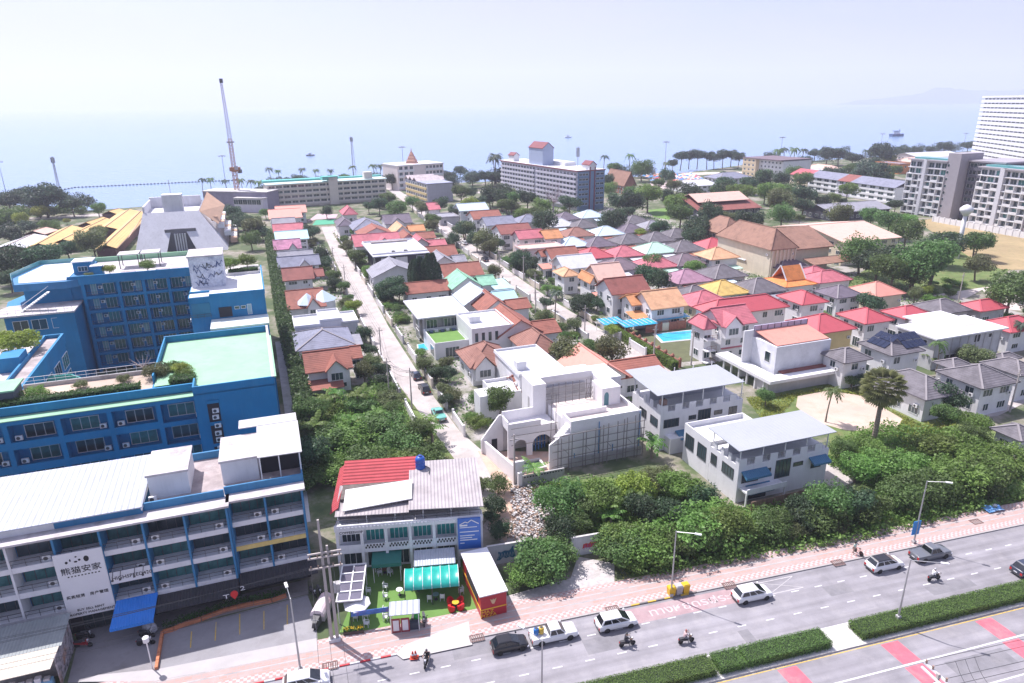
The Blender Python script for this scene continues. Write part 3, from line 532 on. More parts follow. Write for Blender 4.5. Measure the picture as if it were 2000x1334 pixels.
B.box('slot_beam', -8.6, -7.2, 88.5, 88.6, 12.95, 13.4, BLUE); B.box('slot_beam', -8.6, -7.2, 88.5, 88.6, 16.0, 16.4, BLUE); B.box('slot_beam', -8.6, -7.2, 88.5, 88.6, 9.9, 10.3, BLUE)
# roof garden of the near wing
B.box('roof_garden', -46, -10.1, 92.2, 99.8, 17.0, 17.15, SOIL); B.box('garden_kerb', -31, -15.3, 99.8, 100.1, 17.0, 17.7, GREYC)
B.rail((-31, 100.3, -15.3, 100.3, 17.5), h=1.0, m=WFRAME); B.box('hut', -33.6, -30.3, 93.6, 97.2, 17, 19.3, mat('slate_hut', (.10, .12, .15), var=.2)); B.box('hut_roof', -34, -30.0, 93.2, 97.5, 19.3, 19.5, MINT); B.box('garden_step', -14.6, -13.2, 92.5, 95, 17.15, 17.3, WHITE)
# left wing around the court
B.box('wall', -48, -31.6, 100.5, 125, 0, 15.6, BLUE); B.box('terrace_floor', -47.6, -33, 100.6, 124.6, 15.6, 15.7, WEATH)
B.box('parapet', -31.9, -31.55, 100.5, 125.5, 15.2, 17.0, BLUE); B.box('parapet', -34.4, -34.1, 104, 125.5, 15.6, 17.0, BLUE); B.box('planter', -34.1, -31.9, 104, 125, 15.6, 16.4, DECK); B.box('parapet', -34.1, -31.9, 125.2, 125.5, 15.6, 17.0, BLUE)
B.rail((-47.8, 124.8, -34.5, 124.8, 15.7), m=WFRAME); B.box('box_room', -37.2, -34.4, 112, 116, 15.7, 17.9, BLUE)
for z in (12.6, 9.6, 6.6):
    for v in (103, 108, 113, 118, 123): B.win(-31.55, v, z-.6, 'r', 3.4, 2.1, 3, GLASS_T if v % 2 else GLASS)
b = MB(); b.prism([(-31.5, 104), (-28, 103.2), (-26.6, 107), (-26.6, 109.5), (-28.5, 112), (-31.5, 112)], 13.1, 13.4); B.mb('bay_balcony', b, MINT)
b = MB(); pp = [(-31.5, 104), (-28, 103.2), (-26.6, 107), (-26.6, 109.5), (-28.5, 112), (-31.5, 112)]
for i in range(5): b.bar((*pp[i], 13.9), (*pp[i+1], 13.9), .15, 1.0)
B.mb('bay_parapet', b, mat('sea_green_render', (.08, .34, .32), var=.1))
# far wing: six floors of balconies facing the court
B.box('wall', -36, -13.2, 155.2, 172, 0, 19.4, BLUE); B.box('parapet', -36, -13.4, 153.6, 153.9, 18.6, 20.4, BLUE); B.box('roof_floor', -35.9, -13.4, 153.9, 171.8, 19.4, 19.5, WEATH); B.box('parapet', -36, -13.4, 171.6, 172, 19.4, 20.5, MINT)
uf = [-33.6, -27.4, -22.8, -18.2, -13.4]
for i in range(4):
    u0, u1 = uf[i], uf[i+1]; B.box('column', u0-.3, u0+.3, 153.7, 155.2, 0, 18.6, BLUE)
    for k in range(6):
        z = 16.0-3*k; B.box('balcony_slab', u0+.3, u1-.3, 153.75, 155.2, z-.45, z+.12, BLUE)
        B.win(u0+(u1-u0)*(.3 if i % 2 else .68), 155.18, z+.2, 'n', 1.9, 2.0, 3, GLASS_T); B.win(u0+(u1-u0)*(.75 if i % 2 else .25), 155.18, z+.2, 'n', .9, 2.1, 2, GLASS_T if (i*k) % 3 else mat('pale_curtain', (.22, .38, .40), rough=.2, rnd=.3)); B.ac(u0+(u1-u0)*(.55 if i % 2 else .45), 154.9, z+1.3)
        B.rail((u0+.3, 153.8, u1-.3, 153.8, z+.12), m=DMETAL, h=.8)
# white roofed block between court and lane
B.box('wall', -14.0, .1, 142.4, 166, 0, 16.6, BLUE); B.box('roof_floor', -13.8, 0, 142.6, 165.8, 16.6, 16.7, WHITE)
for q in ((-13.9, -10.2, 145.5, 145.8), (-10.2, .2, 142.3, 142.6), (-.1, .2, 142.6, 166)): B.box('parapet', *q, 16.2, 17.1, BLUE)
B.box('corner_roof', -14.2, -10.2, 142.5, 145.6, 12.0, 12.3, WHITE); B.box('recess', -13.6, -10.3, 142.3, 142.45, 12.6, 15.4, mat('teal_shade', (.03, .20, .32), var=.1))
B.rail((-14, 142.2, -10.3, 142.2, 12.3), m=DMETAL, h=.9); B.box('door', -8.8, -6.4, 142.25, 142.45, 12.2, 14.2, DARK); B.win(-5.4, 142.38, 13.6, 'n', .8, .5, 1, GLASS); B.win(-4.2, 142.38, 13.6, 'n', .8, .5, 1, GLASS); B.win(-3.1, 142.38, 12.3, 'n', .7, 2, 1, mat('pale_door', (.3, .45, .5), rough=.3))
B.box('wall', -10.2, .15, 136, 142.3, 0, 11.6, BLUE); B.box('lower_terrace', -10.4, .25, 135.8, 142.25, 11.6, 11.95, mat('pale_mint_terrace', (.62, .70, .68), var=.1, dirt=(.45, .5, .5)))
B.box('wall', -14.4, -10.3, 137, 142.4, 0, 8.5, BLUE); B.box('lower_terrace', -14.5, -10.3, 136.8, 142.4, 8.5, 8.8, WHITE); B.win(-12, 136.95, 5.8, 'n', 1, 1.4, 1, GLASS)
B.box('wall', -9, .1, 112, 136, 0, 9.5, BLUE); B.box('roof_floor', -9.1, .2, 112, 136, 9.5, 9.7, MINT)
GRAF = mat('graffiti_wall', (.66, .67, .72), var=.2, scale=2.5, dirt=(.12, .16, .30)); t = B.box('lift_tower', -13.6, -7.2, 150.2, 158, 16.7, 23.0, GRAF); B.box('roof_slab', -13.8, -7.0, 150, 158.2, 23.0, 23.3, WEATH, t)
for i in range(14):
    b = MB(); x = -13.3+random.random()*5.4; z = 17.5+random.random()*4; pts = [(x+j*.28, 150.12, z+random.uniform(-.7, .7)) for j in range(6)]; b.path(pts, .06, 4); B.mb('graffiti_stroke', b, mat('navy_spray', (.04, .07, .2)) if i % 3 else BLACK, t)
B.box('roof_hedge_bed', -7, -.4, 159, 166, 16.7, 17.3, CONC)
# roof fittings of the far wing
B.box('stair_house', -35.6, -32.2, 158.5, 162, 19.5, 22.2, BLUE); B.box('stair_roof', -35.8, -32.0, 158.3, 162.2, 22.2, 22.4, WHITE); B.box('stair_house', -32.1, -30.2, 156.6, 158.6, 19.5, 21.5, BLUE); B.box('stair_roof', -32.3, -30.0, 156.4, 158.8, 21.5, 21.65, WHITE)
B.win(-33.9, 158.45, 20.4, 'n', 1.6, .9, 3, GLASS)
for (u0, u1) in ((-28, -24), (-23.6, -20)):
    pg = B.box('pergola', u0, u1, 162, 166, 22.3, 22.5, CONC)
    for u in (u0+.2, u1-.2):
        for v in (162.2, 165.8): B.box('post', u-.08, u+.08, v-.08, v+.08, 19.5, 22.3, DMETAL, pg)
for u in (-27, -20.5, -17.5): B.box('planter', u, u+2.6, 155.5, 157.6, 19.5, 19.9, DECK)
# left end: terraces, stairs, roof pool
b = MB(); b.prism([(-46, 147.5), (-34.5, 147.0), (-34.5, 168), (-46, 168), (-48.5, 160)], 0, 15.0); B.mb('wall', b, BLUE)
b = MB(); b.prism([(-46.4, 146.9), (-34.3, 146.6), (-34.3, 155), (-47, 155), (-48.9, 150)], 15.0, 15.3); B.mb('terrace_floor', b, WEATH)
b = MB(); b.prism([(-45, 153.2), (-36, 152.6), (-33.6, 153.9), (-33.6, 172), (-44.5, 172), (-47, 160)], 18.4, 19.8); B.mb('roof_deck', b, BLUE2)
b = MB(); b.prism([(-44.2, 154.2), (-36.2, 153.6), (-35.8, 171), (-43.5, 171), (-45.6, 160)], 19.8, 19.9); B.mb('pool_deck', b, WHITE)
b = MB(); pq = [(-34.2, 171.8), (-44.5, 171.8), (-46.9, 160), (-45, 153.4)]
for i in range(3): b.bar((*pq[i], 20.3), (*pq[i+1], 20.3), .08, .9)
B.mb('glass_balustrade', b, mat('green_glass', (.12, .36, .36), rough=.15)); B.box('wall', -44, -36, 155, 168, 15.0, 18.4, BLUE)
for u in (-43.5, -40.5, -37.2): B.win(u, 147.2, 12.2, 'n', 2.4, 1.9, 2, GLASS); B.win(u, 147.2, 8.9, 'n', 2.4, 1.9, 2, GLASS_T)
st = MB()
for i in range(12): st.box(-43.6+i*.42, -43.1+i*.42, 149.2, 150.6, 15.35+i*.28, 15.5+i*.28)
so_ = B.mb('outside_stair', st, WFRAME); b = MB(); b.bar((-43.6, 149.15, 16.3), (-38.6, 149.15, 19.6), .06, .06); b.bar((-43.6, 150.65, 16.3), (-38.6, 150.65, 19.6), .06, .06); B.mb('handrail', b, WFRAME, so_)
B.rail((-46.4, 147, -34.6, 146.8, 15.3), m=STEEL)
# ================================================================ cafe house
TH = 7.0; WHT = WHITE
c0 = fr((-20.18,66.79), TH); c1 = fr((-4,67.41), TH); u0, u1, v0 = c0[0], c1[0]+.3, (c0[1]+c1[1])/2
B = Bld('cafe_house', 'two storey white cafe house with checkered balcony, grey sheet roofs and blue sign', 'cafe', TH, (u0+u1)/2, v0, phrase='the white cafe house', z=7)
B.box('wall', u0, u1, v0+1.4, v0+11, 0, 6.4, WHT); B.box('wall', u0+.3, u1-.3, v0+3, v0+10.5, 6.4, 8.6, mat('dim_interior', (.12, .10, .09), var=.4, scale=2))
B.box('first_floor_slab', u0-.1, u1+.1, v0, v0+1.4, 3.2, 3.6, WHT); B.box('cornice', u0-.2, u1+.2, v0-.3, v0+1.6, 6.4, 6.65, WHT); B.box('roof_terrace_floor', u0, u1, v0+1.6, v0+10.8, 6.4, 6.7, CONC)
B.box('terrace_parapet', u0-.2, u1+.2, v0-.3, v0-.1, 6.65, 7.15, WHT);
nb = 6; du = (u1-u0)/nb
for i in range(nb+1): B.box('column', u0+i*du-.16, u0+i*du+.16, v0-.05, v0+.3, 0, 6.4, WHT)
for i in range(40):
    uu = u0+(u1-u0)*(i+.5)/40; B.box('dentil', uu-.1, uu+.1, v0-.42, v0-.3, 6.65, 6.95, WHT)
TEAL = mat('teal_window', (.03, .25, .24), rough=.12, var=.5, scale=.7)
for i in range(nb):
    uc = u0+(i+.5)*du; w = round(du-.7, 1); B.win(uc, v0+1.38, 3.9, 'n', w, 2.2, 4, TEAL if i else GLASS)
    B.win(uc, v0+1.38, .4, 'n', w, 2.1, 3, GLASS, WFRAME)
    bl = B.box('balcony_panel', u0+i*du+.16, u0+(i+1)*du-.16, v0+.02, v0+.1, 3.6, 4.3, WHT)
    if i:
        for r_ in range(2):
            for c_ in range(6):
                x = u0+i*du+.3+c_*.36+(.18 if r_ else 0)
                if x+.18 < u0+(i+1)*du-.2: B.box('checker', x, x+.18, v0-.01, v0+.019, 3.7+r_*.27, 3.95+r_*.27, BLACK, bl)
sb = B.box('signboard', u0+.15, u0+3.0, v0-.12, v0-.06, 5.85, 6.35, WHT); lettering(sb, 'COFFEESHOP', .42, BLACK, (u0+1.6-B.u, v0-.14-B.v, 6.08), sx=1.05)
lettering(B.o, 'COFFEESHOP', .42, BLACK, (u0+1.6-B.u, v0-.14-B.v, 6.08), sx=1.05, name='sign_lettering') if False else None
SGB = mat('blue_sign', (.02, .12, .45), rough=.4, var=.05)
sb = B.box('blue_signboard', u1-2.75, u1-.1, v0-.55, v0-.35, 2.9, 7.0, SGB); B.box('sign_panel', u1-2.75, u1-.1, v0-.56, v0-.5, 2.0, 2.9, WHT, sb)
SX = u1-1.43
for (z, wd_, hh) in ((6.02, .9, .2), (5.8, 2.0, .09), (5.2, 2.2, .1), (4.7, 1.7, .1), (4.4, 1.4, .1), (4.1, 2.0, .12), (3.7, .5, .1)): B.box('print_line', SX-1.1, SX-1.1+wd_, v0-.57, v0-.55, z, z+hh, WHT, sb)
b = MB();
for p, q in (((-1.1, 6.25), (-.45, 6.6)), ((-.45, 6.6), (-.2, 6.45)), ((-.2, 6.45), (.25, 6.8)), ((.25, 6.8), (1.1, 6.25))): b.bar((SX+p[0], v0-.58, p[1]), (SX+q[0], v0-.58, q[1]), .03, .1)
B.mb('logo_mark', b, WHT, sb)
RT = mat('red_tile', (.40, .055, .065), var=.15, scale=.8, bands=('Y', .5), bdepth=.6)
b = MB(); b.hexa([(u0-.8, v0+1.5, 7.6), (u0+.2, v0+1.5, 8.3), (u0+.2, v0+12, 8.3), (u0-.8, v0+12, 7.6)], [(u0-.8, v0+1.5, 7.7), (u0+.2, v0+1.5, 8.42), (u0+.2, v0+12, 8.42), (u0-.8, v0+12, 7.7)]); b.hexa([(u0+.2, v0+6.2, 8.5), (u0+8.6, v0+6.2, 8.5), (u0+9.4, v0+10, 9.7), (u0+.2, v0+10, 9.7)], [(u0+.2, v0+6.2, 8.62), (u0+8.6, v0+6.2, 8.62), (u0+9.4, v0+10, 9.82), (u0+.2, v0+10, 9.82)]); B.mb('red_roof', b, RT)
PG = mat('pinkish_sheet_roof', (.40, .365, .37), var=.15, bands=('X', .4), bdepth=.5, dirt=(.28, .25, .25), rough=.7)
b = MB(); b.hexa([(u0-.1, v0+.4, 7.9), (u0+8.2, v0+.2, 7.9), (u0+8.2, v0+6.3, 8.4), (u0-.1, v0+6.3, 8.4)], [(u0-.1, v0+.4, 7.98), (u0+8.2, v0+.2, 7.98), (u0+8.2, v0+6.3, 8.48), (u0-.1, v0+6.3, 8.48)]); b.hexa([(u0+8.2, v0+.2, 8.2), (u1+.3, v0-.2, 8.2), (u1+.3, v0+9.5, 9.2), (u0+8.2, v0+9.5, 9.2)], [(u0+8.2, v0+.2, 8.3), (u1+.3, v0-.2, 8.3), (u1+.3, v0+9.5, 9.3), (u0+8.2, v0+9.5, 9.3)]); B.mb('sheet_roof', b, PG)
b = MB(); b.hexa([(u0+.8, v0+.8, 8.3), (u0+8.6, v0+1.9, 8.6), (u0+8.6, v0+5.2, 9.2), (u0+.8, v0+4.4, 8.9)], [(u0+.8, v0+.8, 8.4), (u0+8.6, v0+1.9, 8.7), (u0+8.6, v0+5.2, 9.3), (u0+.8, v0+4.4, 9.0)]); B.mb('white_roof_panel', b, mat('clean_white_sheet', (.62, .62, .62), rough=.5, var=.03))
for i in range(6): B.box('post', u0+.2+i*(u1-u0-.4)/5-.05, u0+.2+i*(u1-u0-.4)/5+.05, v0+.5, v0+.6, 6.6, 7.9, WFRAME)
B.rail((u0, v0+.2, u1, v0+.2, 6.9), m=DMETAL, h=.7)
for i in range(9): B.box('terrace_table', u0+1+i*1.6, u0+1.7+i*1.6, v0+1.3, v0+1.9, 7.2, 7.26, mat('brown_wood', (.16, .09, .05), var=.3)) if False else None
tk = thing('water_tank', 'blue water tank standing on the cafe roof', 'tank', (*un((u0+9.6, v0+8.2), TH), 9.05), 0)
b = MB(); b.lathe([(.05, 0), (.62, .02), (.62, .3), (.58, .35), (.62, .4), (.62, .8), (.58, .85), (.62, .9), (.62, 1.3), (.5, 1.55), (.2, 1.7), (.05, 1.72)], 20); part(tk, 'body', b, mat('blue_plastic', (.02, .10, .42), rough=.4), True)
part(tk, 'lid', MB().lathe([(.05, 1.7), (.24, 1.7), (.24, 1.8), (.05, 1.82)], 14), mat('dark_blue_plastic', (.02, .06, .25), rough=.4)); b = MB(); b.path([(.62, 0, .3), (1.2, -.3, .15), (1.2, -1.5, .1)], .05); part(tk, 'pipe', b, DMETAL)
CAFE = (u0, u1, v0, TH)
# ================================================================ houses
def tile(key, c, wear=.14): return mat(key, c, rough=.8, var=wear, scale=.7, bands=('Z', .22), bdepth=.35, dirt=tuple(v*.55 for v in c))
def sheet(key, c): return mat(key, c, rough=.6, var=.16, scale=.45, dirt=tuple(v*.68 for v in c))
RC = dict(terra=tile('terracotta_tile', (.29, .105, .075)), brown=tile('brown_tile', (.27, .13, .10)), dbrown=tile('dark_red_tile', (.25, .085, .07)), grey=tile('grey_tile', (.135, .125, .14), .25), grey2=tile('light_grey_tile', (.27, .27, .31)), slate=tile('slate_blue_tile', (.21, .22, .29)),
    red=sheet('red_sheet', (.47, .085, .105)), rose=tile('rose_tile', (.48, .14, .17)), pink=sheet('pink_sheet', (.62, .24, .26)), salmon=sheet('salmon_sheet', (.62, .27, .21)), orange=tile('orange_tile', (.55, .25, .11)), tan=tile('tan_orange_tile', (.60, .35, .20)), yellow=tile('yellow_tile', (.56, .39, .12)),
    mint=sheet('mint_sheet', (.42, .62, .50)), green=tile('green_tile', (.24, .48, .34)), aqua=sheet('aqua_sheet', (.40, .62, .68)), lblue=sheet('pale_blue_sheet', (.52, .63, .72)), white=sheet('white_sheet', (.56, .57, .61)), mauve=tile('mauve_tile', (.34, .19, .26)), dmauve=tile('dark_mauve_tile', (.17, .125, .15)), purple=tile('purple_grey_tile', (.145, .12, .155)), magenta=tile('faded_magenta_tile', (.42, .18, .28), .35), thai=tile('temple_orange_tile', (.68, .24, .07)), rust=tile('rust_brown_tile', (.28, .155, .11)), peach=sheet('peach_sheet', (.66, .44, .36)))
WC = dict(w=WHITE, c=mat('cream_wall', (.70, .62, .48), var=.08, streak=.15), y=mat('yellow_wall', (.66, .52, .26), var=.08, streak=.15), g=mat('grey_wall', (.45, .44, .45), var=.1, streak=.2), p=mat('pale_pink_wall', (.68, .58, .58), var=.06, streak=.15), d=mat('dark_wall', (.055, .06, .075), var=.15), b=mat('blue_wall', (.03, .16, .45), var=.1), l=mat('lilac_wall', (.58, .55, .64), var=.06, streak=.12), k=mat('brick_wall', (.30, .14, .10), var=.2))
def walls_windows(B, u0, u1, v0, v1, z0, z1, seed=0, sides='nl', fm=None, g=None, dens=3.4):
    rnd_ = random.Random(seed); st = max(1, round((z1-z0)/3.0)); fh = (z1-z0)/st
    for k in range(st):
        zz = z0+k*fh+.95
        for s in sides:
            L = (u1-u0) if s in 'nf' else (v1-v0); n = max(1, int(L/dens))
            for i in range(n):
                if rnd_.random() < .12: continue
                c = (i+.5)*L/n+rnd_.uniform(-.2, .2); w = rnd_.choice([1.2, 1.5, 1.8, 2.2]); h = round(min(1.3, fh-1.5), 1)
                door = (k == 0 and rnd_.random() < .18)
                zb, hh = (z0+.12+k*fh, 2.1) if door else (zz, h)
                u, v = {'n': (u0+c, v0), 'f': (u0+c, v1), 'l': (u0, v0+c), 'r': (u1, v0+c)}[s]
                B.win(u, v, zb, s, w, hh, 3 if w > 1.6 else 2, g, fm)
def ridge_caps(B, roof, pts, m):
    b = MB()
    for p, q in pts: b.bar(p, q, .3, .16)
    B.mb('ridge_cap', b, m, roof)
HN = [0]
def house(label, rt, pts, z, rm, wm='w', rise=None, th=20, oh=.7, phrase=None, d=None, name='house', cat='house', group=None, sides='nl', porch=None, dorm=None, gfm=None, z0=0., B=None, body=True, wd=None, cap=True):
    u0, u1, v0, v1 = bbox(pts, th)
    if d: v1 = v0+d
    if wd: u1 = u0+wd
    HN[0] += 1
    if B is None: B = Bld(name, label, cat, th, (u0+u1)/2, (v0+v1)/2, group, phrase, z)
    R_ = RC[rm] if isinstance(rm, str) else rm; W = WC[wm] if isinstance(wm, str) else wm
    wu0, wu1, wv0, wv1 = u0+oh, u1-oh, v0+oh, v1-oh
    if rt == 'flat': wu0, wu1, wv0, wv1 = u0, u1, v0, v1
    zt = z-.1
    rise = rise if rise is not None else min(u1-u0, v1-v0)*.25
    if body: B.box('wall', wu0, wu1, wv0, wv1, z0, zt, W)
    b = MB()
    if rt == 'hip':
        r0, r1 = hip_roof(b, u0, u1, v0, v1, z, rise); ro = B.mb('roof', b, R_)
        if cap:
            k = .05; seg = [((*r0, z+rise+k), (*r1, z+rise+k))] if math.dist(r0, r1) > .3 else []
            cs = [(u0, v0), (u1, v0), (u1, v1), (u0, v1)]
            for c in cs: r_ = r0 if math.dist(c, r0) < math.dist(c, r1) else r1; seg.append(((*c, z+k), (*r_, z+rise+k)))
            ridge_caps(B, ro, seg, mat('ridge_tile', (.26, .24, .25), var=.1) if rm in ('grey', 'grey2', 'slate', 'purple', 'dmauve') else R_)
    elif rt in ('gu', 'gv'):
        al = 'u' if rt == 'gu' else 'v'; gable_roof(b, u0, u1, v0, v1, z, rise, .2, al); ro = B.mb('roof', b, R_)
        if body:
            if al == 'u':
                m_ = (v0+v1)/2; s_ = rise/((v1-v0)/2); zz = zt+oh*s_-.12
                for u in (wu0, wu1): g = MB(); g.add([(u, wv0, zt), (u, wv1, zt), (u, wv1, zz), (u, m_, z+rise-.3), (u, wv0, zz)], [(0, 1, 2, 3, 4)]); B.mb('gable_wall', g, W)
            else:
                m_ = (u0+u1)/2; s_ = rise/((u1-u0)/2); zz = zt+oh*s_-.12
                for v in (wv0, wv1): g = MB(); g.add([(wu0, v, zt), (wu1, v, zt), (wu1, v, zz), (m_, v, z+rise-.3), (wu0, v, zz)], [(0, 1, 2, 3, 4)]); B.mb('gable_wall', g, W)
        if cap:
            ridge_caps(B, ro, [((u0, (v0+v1)/2, z+rise+.05), (u1, (v0+v1)/2, z+rise+.05))] if al == 'u' else [(((u0+u1)/2, v0, z+rise+.05), ((u0+u1)/2, v1, z+rise+.05))], R_)
    elif rt == 'flat':
        B.box('roof_slab', u0-.25, u1+.25, v0-.25, v1+.25, z-.1, z+.15, R_); B.mb('parapet', parapet(MB(), u0-.2, u1+.2, v0-.2, v1+.2, z+.15, z+.55), W)
    elif rt == 'slab': B.box('roof_slab', u0-oh, u1+oh, v0-oh, v1+oh, z-.1, z+.2, R_)
    elif rt == 'mono':
        b.hexa([(u0, v0, z), (u1, v0, z), (u1, v1, z+rise), (u0, v1, z+rise)], [(u0, v0, z+.1), (u1, v0, z+.1), (u1, v1, z+rise+.1), (u0, v1, z+rise+.1)]); B.mb('roof', b, R_)
    if body and rt != 'slab' and label: B.ac(wu1-.9, wv0-.2, z-2.2); B.ac(wu0-.2, wv0+1.4, z-2.2, -math.pi/2)
    if body: walls_windows(B, wu0, wu1, wv0, wv1, z0, zt, HN[0], sides, gfm)
    if porch:      # lean-to roof on the near side
        pd, pz = porch; b = MB(); b.hexa([(u0+.3, v0-pd, pz-.5), (u0+(u1-u0)*.75, v0-pd, pz-.5), (u0+(u1-u0)*.75, wv0, pz+.3), (u0+.3, wv0, pz+.3)], [(u0+.3, v0-pd, pz-.38), (u0+(u1-u0)*.75, v0-pd, pz-.38), (u0+(u1-u0)*.75, wv0, pz+.42), (u0+.3, wv0, pz+.42)]); B.mb('porch_roof', b, R_)
        for uu in (u0+.6, u0+(u1-u0)*.72): B.box('porch_post', uu-.12, uu+.12, v0-pd+.2, v0-pd+.45, 0, pz-.45, W)
    if dorm:       # cross gable facing the camera (fraction along u, width)
        f, dw = dorm; uc = u0+(u1-u0)*f; b = MB(); gable_roof(b, uc-dw/2, uc+dw/2, v0-.9, (v0+v1)/2, z+.05, rise*.8, .18, 'v'); B.mb('dormer_roof', b, R_)
        B.mb('dormer_wall', MB().prism([(uc-dw/2+.4, z-2.9), (uc+dw/2-.4, z-2.9), (uc+dw/2-.4, z), (uc, z+rise*.72), (uc-dw/2+.4, z)], 0, 1.6).__class__() if False else _pent(uc, dw, v0, z, rise), W); B.win(uc, v0-.5, z-1.9, 'n', round(dw*.5, 1), 1.4, 3)
    return B
def _pent(uc, dw, v0, z, rise):
    b = MB(); a = dw/2-.35; pr = [(uc-a, z-2.6), (uc+a, z-2.6), (uc+a, z), (uc, z+rise*.7), (uc-a, z)]
    b.add([(p[0], v0-.5, p[1]) for p in pr]+[(p[0], v0+1.2, p[1]) for p in pr], [(0, 1, 2, 3, 4), (9, 8, 7, 6, 5)]+[(i, 5+i, 5+(i+1) % 5, (i+1) % 5) for i in range(5)]); return b
h = house
# --- left row between the hedge lane and the street, near to far
B = h('white two storey house with terracotta roof and arched dormer window beside the wild lot', 'gu', [(-38.6,118.44), (-30.18,121.18)], 4.8, 'terra', d=9.0, rise=2.6, porch=(2.6, 2.6), dorm=(.64, 4.2), phrase='the terracotta dormer house', sides='nlr')
h('', 'gu', [(-31.77,126.26), (-29.56,127.11)], 4.6, 'terra', d=6, rise=1.6, B=B)
B = h('house with broad slate blue roof next beyond the terracotta dormer house', 'hip', [(-44.07,130.76), (-32.65,134.86)], 4.6, 'slate', d=13, rise=2.2, phrase='the broad slate-roofed house', sides='nr')
h('', 'mono', [(-39.48,134.84), (-31.78,137.67)], 3.6, 'grey2', d=5, rise=.8, B=B, sides='n')
B = h('white flat roofed house with stepped upper rooms in the left row', 'flat', [(-47.61,143.08), (-42.61,145.01)], 5.6, 'white', d=8, phrase='the stepped white house', sides='nr')
h('', 'flat', [(-42.56,145.09), (-38.47,146.77)], 6.4, 'white', d=8, B=B, sides='nr'); h('', 'flat', [(-39.42,150.08), (-35.76,151.19)], 4.4, 'white', d=8, B=B, sides='nr')
B = h('terracotta roofed house with two pale octagonal pavilions at its front', 'gu', [(-55.22,161.63), (-49.08,172.48)], 4.4, 'terra', d=14, rise=3, phrase='the octagonal pavilions', dorm=(.66, 3.6), sides='nr')
for (c, rr) in (((-51.38,165.88), 3.0), ((-48.23,169.01), 3.4)):
    x, y = fr(c, 20); b = MB(); b.lathe([(rr, 0), (.1, 2.4)], 8, (x, y, 5.0)); B.mb('pavilion_roof', b, RC['lblue']); b = MB(); b.lathe([(rr-.5, 0), (rr-.5, 5.0)], 8, (x, y, 0)); B.mb('pavilion_wall', b, WHITE)
B = h('reddish brown gable roof house in the left row with plain ridge', 'gu', [(-65.38,190.3), (-56.85,192.82)], 4.6, 'dbrown', d=10, rise=2.6, sides='nr'); h('', 'gu', [(-57.86,196.43), (-55.5,198.33)], 4.2, 'dbrown', d=7, rise=1.6, B=B, body=False)
h('grey tiled house with small front dormer in the left row', 'gu', [(-72.03,206.73), (-60.5,212.99)], 4.6, 'slate', d=9, rise=2.4, dorm=(.62, 3.4), sides='nr')
h('house with pale grey sheet roof in the left row before the magenta one', 'gu', [(-75.52,217.63), (-65.2,222.83)], 4.6, 'grey2', d=8, rise=2.0, sides='nr')
h('house with blotchy faded magenta roof in the left row', 'gu', [(-82.19,234.08), (-73.35,237.3)], 4.6, 'magenta', d=10, rise=2.6, dorm=(.68, 3.2), sides='nr', phrase='the magenta-roofed house')
h('house with pale aqua roof in the left row', 'gu', [(-88.07,253.57), (-75.86,255.54)], 4.6, 'aqua', d=12, rise=2.4, sides='nr')
h('house with rose red roof in the left row between aqua and grey roofs', 'gu', [(-94.49,270.82), (-82.67,273.11)], 4.6, 'rose', d=10, rise=2.4, sides='nr')
h('house with lavender grey roof near the end of the left row', 'gu', [(-99.62,285.46), (-90.09,287.34)], 4.6, 'grey2', d=10, rise=2.4, sides='nr')
h('house with long salmon roof at the far end of the left row', 'gu', [(-106.98,303.55), (-93.08,307.25)], 4.6, 'salmon', d=22, rise=2.6, sides='nr'); h('house with pale salmon roof beside the school fence', 'gu', [(-109.05,318.89), (-94.58,319.98)], 5, 'salmon', d=14, rise=2.5, sides='nr')
# --- middle block between the two streets
h('small house with bright salmon hip roof by the sports court', 'hip', [(-81.78,328.3), (-72.57,323.71), (-76.57,316.17)], 4, 'rose', d=14, rise=3)
B = h('long house with purple grey hip roofs beyond the sports court', 'hip', [(-73.17,287.18), (-65.64,286.77)], 4.2, 'purple', d=14, rise=2.4); h('', 'hip', [(-63.63,274.38), (-51.66,280.13)], 4.2, 'slate', d=18, rise=3.2, B=B)
h('house with dull purple gable roof left of the far street', 'gu', [(-53.04,288.09), (-42.39,293.68)], 4.2, 'purple', d=13, rise=3, dorm=(.45, 6))
B = h('house with terracotta gable facing the street before the purple roofs', 'gv', [(-58.31,261.17), (-46.67,269.55)], 4, 'terra', d=12, rise=3)
B = h('house with wide salmon red roofs and cross gable in the middle block', 'gu', [(-55.81,241.45), (-39.97,248.13)], 4, 'rose', d=13, rise=3.2, dorm=(.62, 7), phrase='the salmon-roofed house')
B = h('house with pale orange gable roofs beside the second street', 'gv', [(-46.15,266.35), (-40.48,273.19)], 4, 'tan', d=12, rise=3); h('', 'gu', [(-40.65,272.11), (-34.11,273.96)], 4, 'orange', d=8, rise=1.8, B=B)
B = h('brownish terracotta house behind the dark modern house', 'gv', [(-41.45,248.2), (-35.47,256.73)], 4, 'terra', d=11, rise=3); h('', 'gu', [(-35.55,257.39), (-28.26,257.68)], 4, 'terra', d=8, rise=1.8, B=B)
B = h('house with rose gable and black trim beside the second street', 'gv', [(-35.68,240.52), (-29.59,247.63)], 4, 'rose', d=10, rise=2.8); h('', 'gu', [(-29.22,241.66), (-23.92,246.75)], 4, 'rose', d=7, rise=1.5, B=B)
h('house with plain reddish brown roof right behind the dark modern house', 'gu', [(-27.53,221.79), (-17.74,225.93)], 4.2, 'terra', d=10, rise=2.6)
B = h('dark two storey modern house with white roof terrace and tall windows', 'slab', [(-43.19,212.86), (-27.13,217.07), (-47.16,234.11)], 6.8, 'white', 'd', oh=.8, sides='', phrase='the dark modern house')
u0, u1, v0, v1 = bbox([(-43.19,212.86), (-27.13,217.07), (-47.16,234.11)], 20)
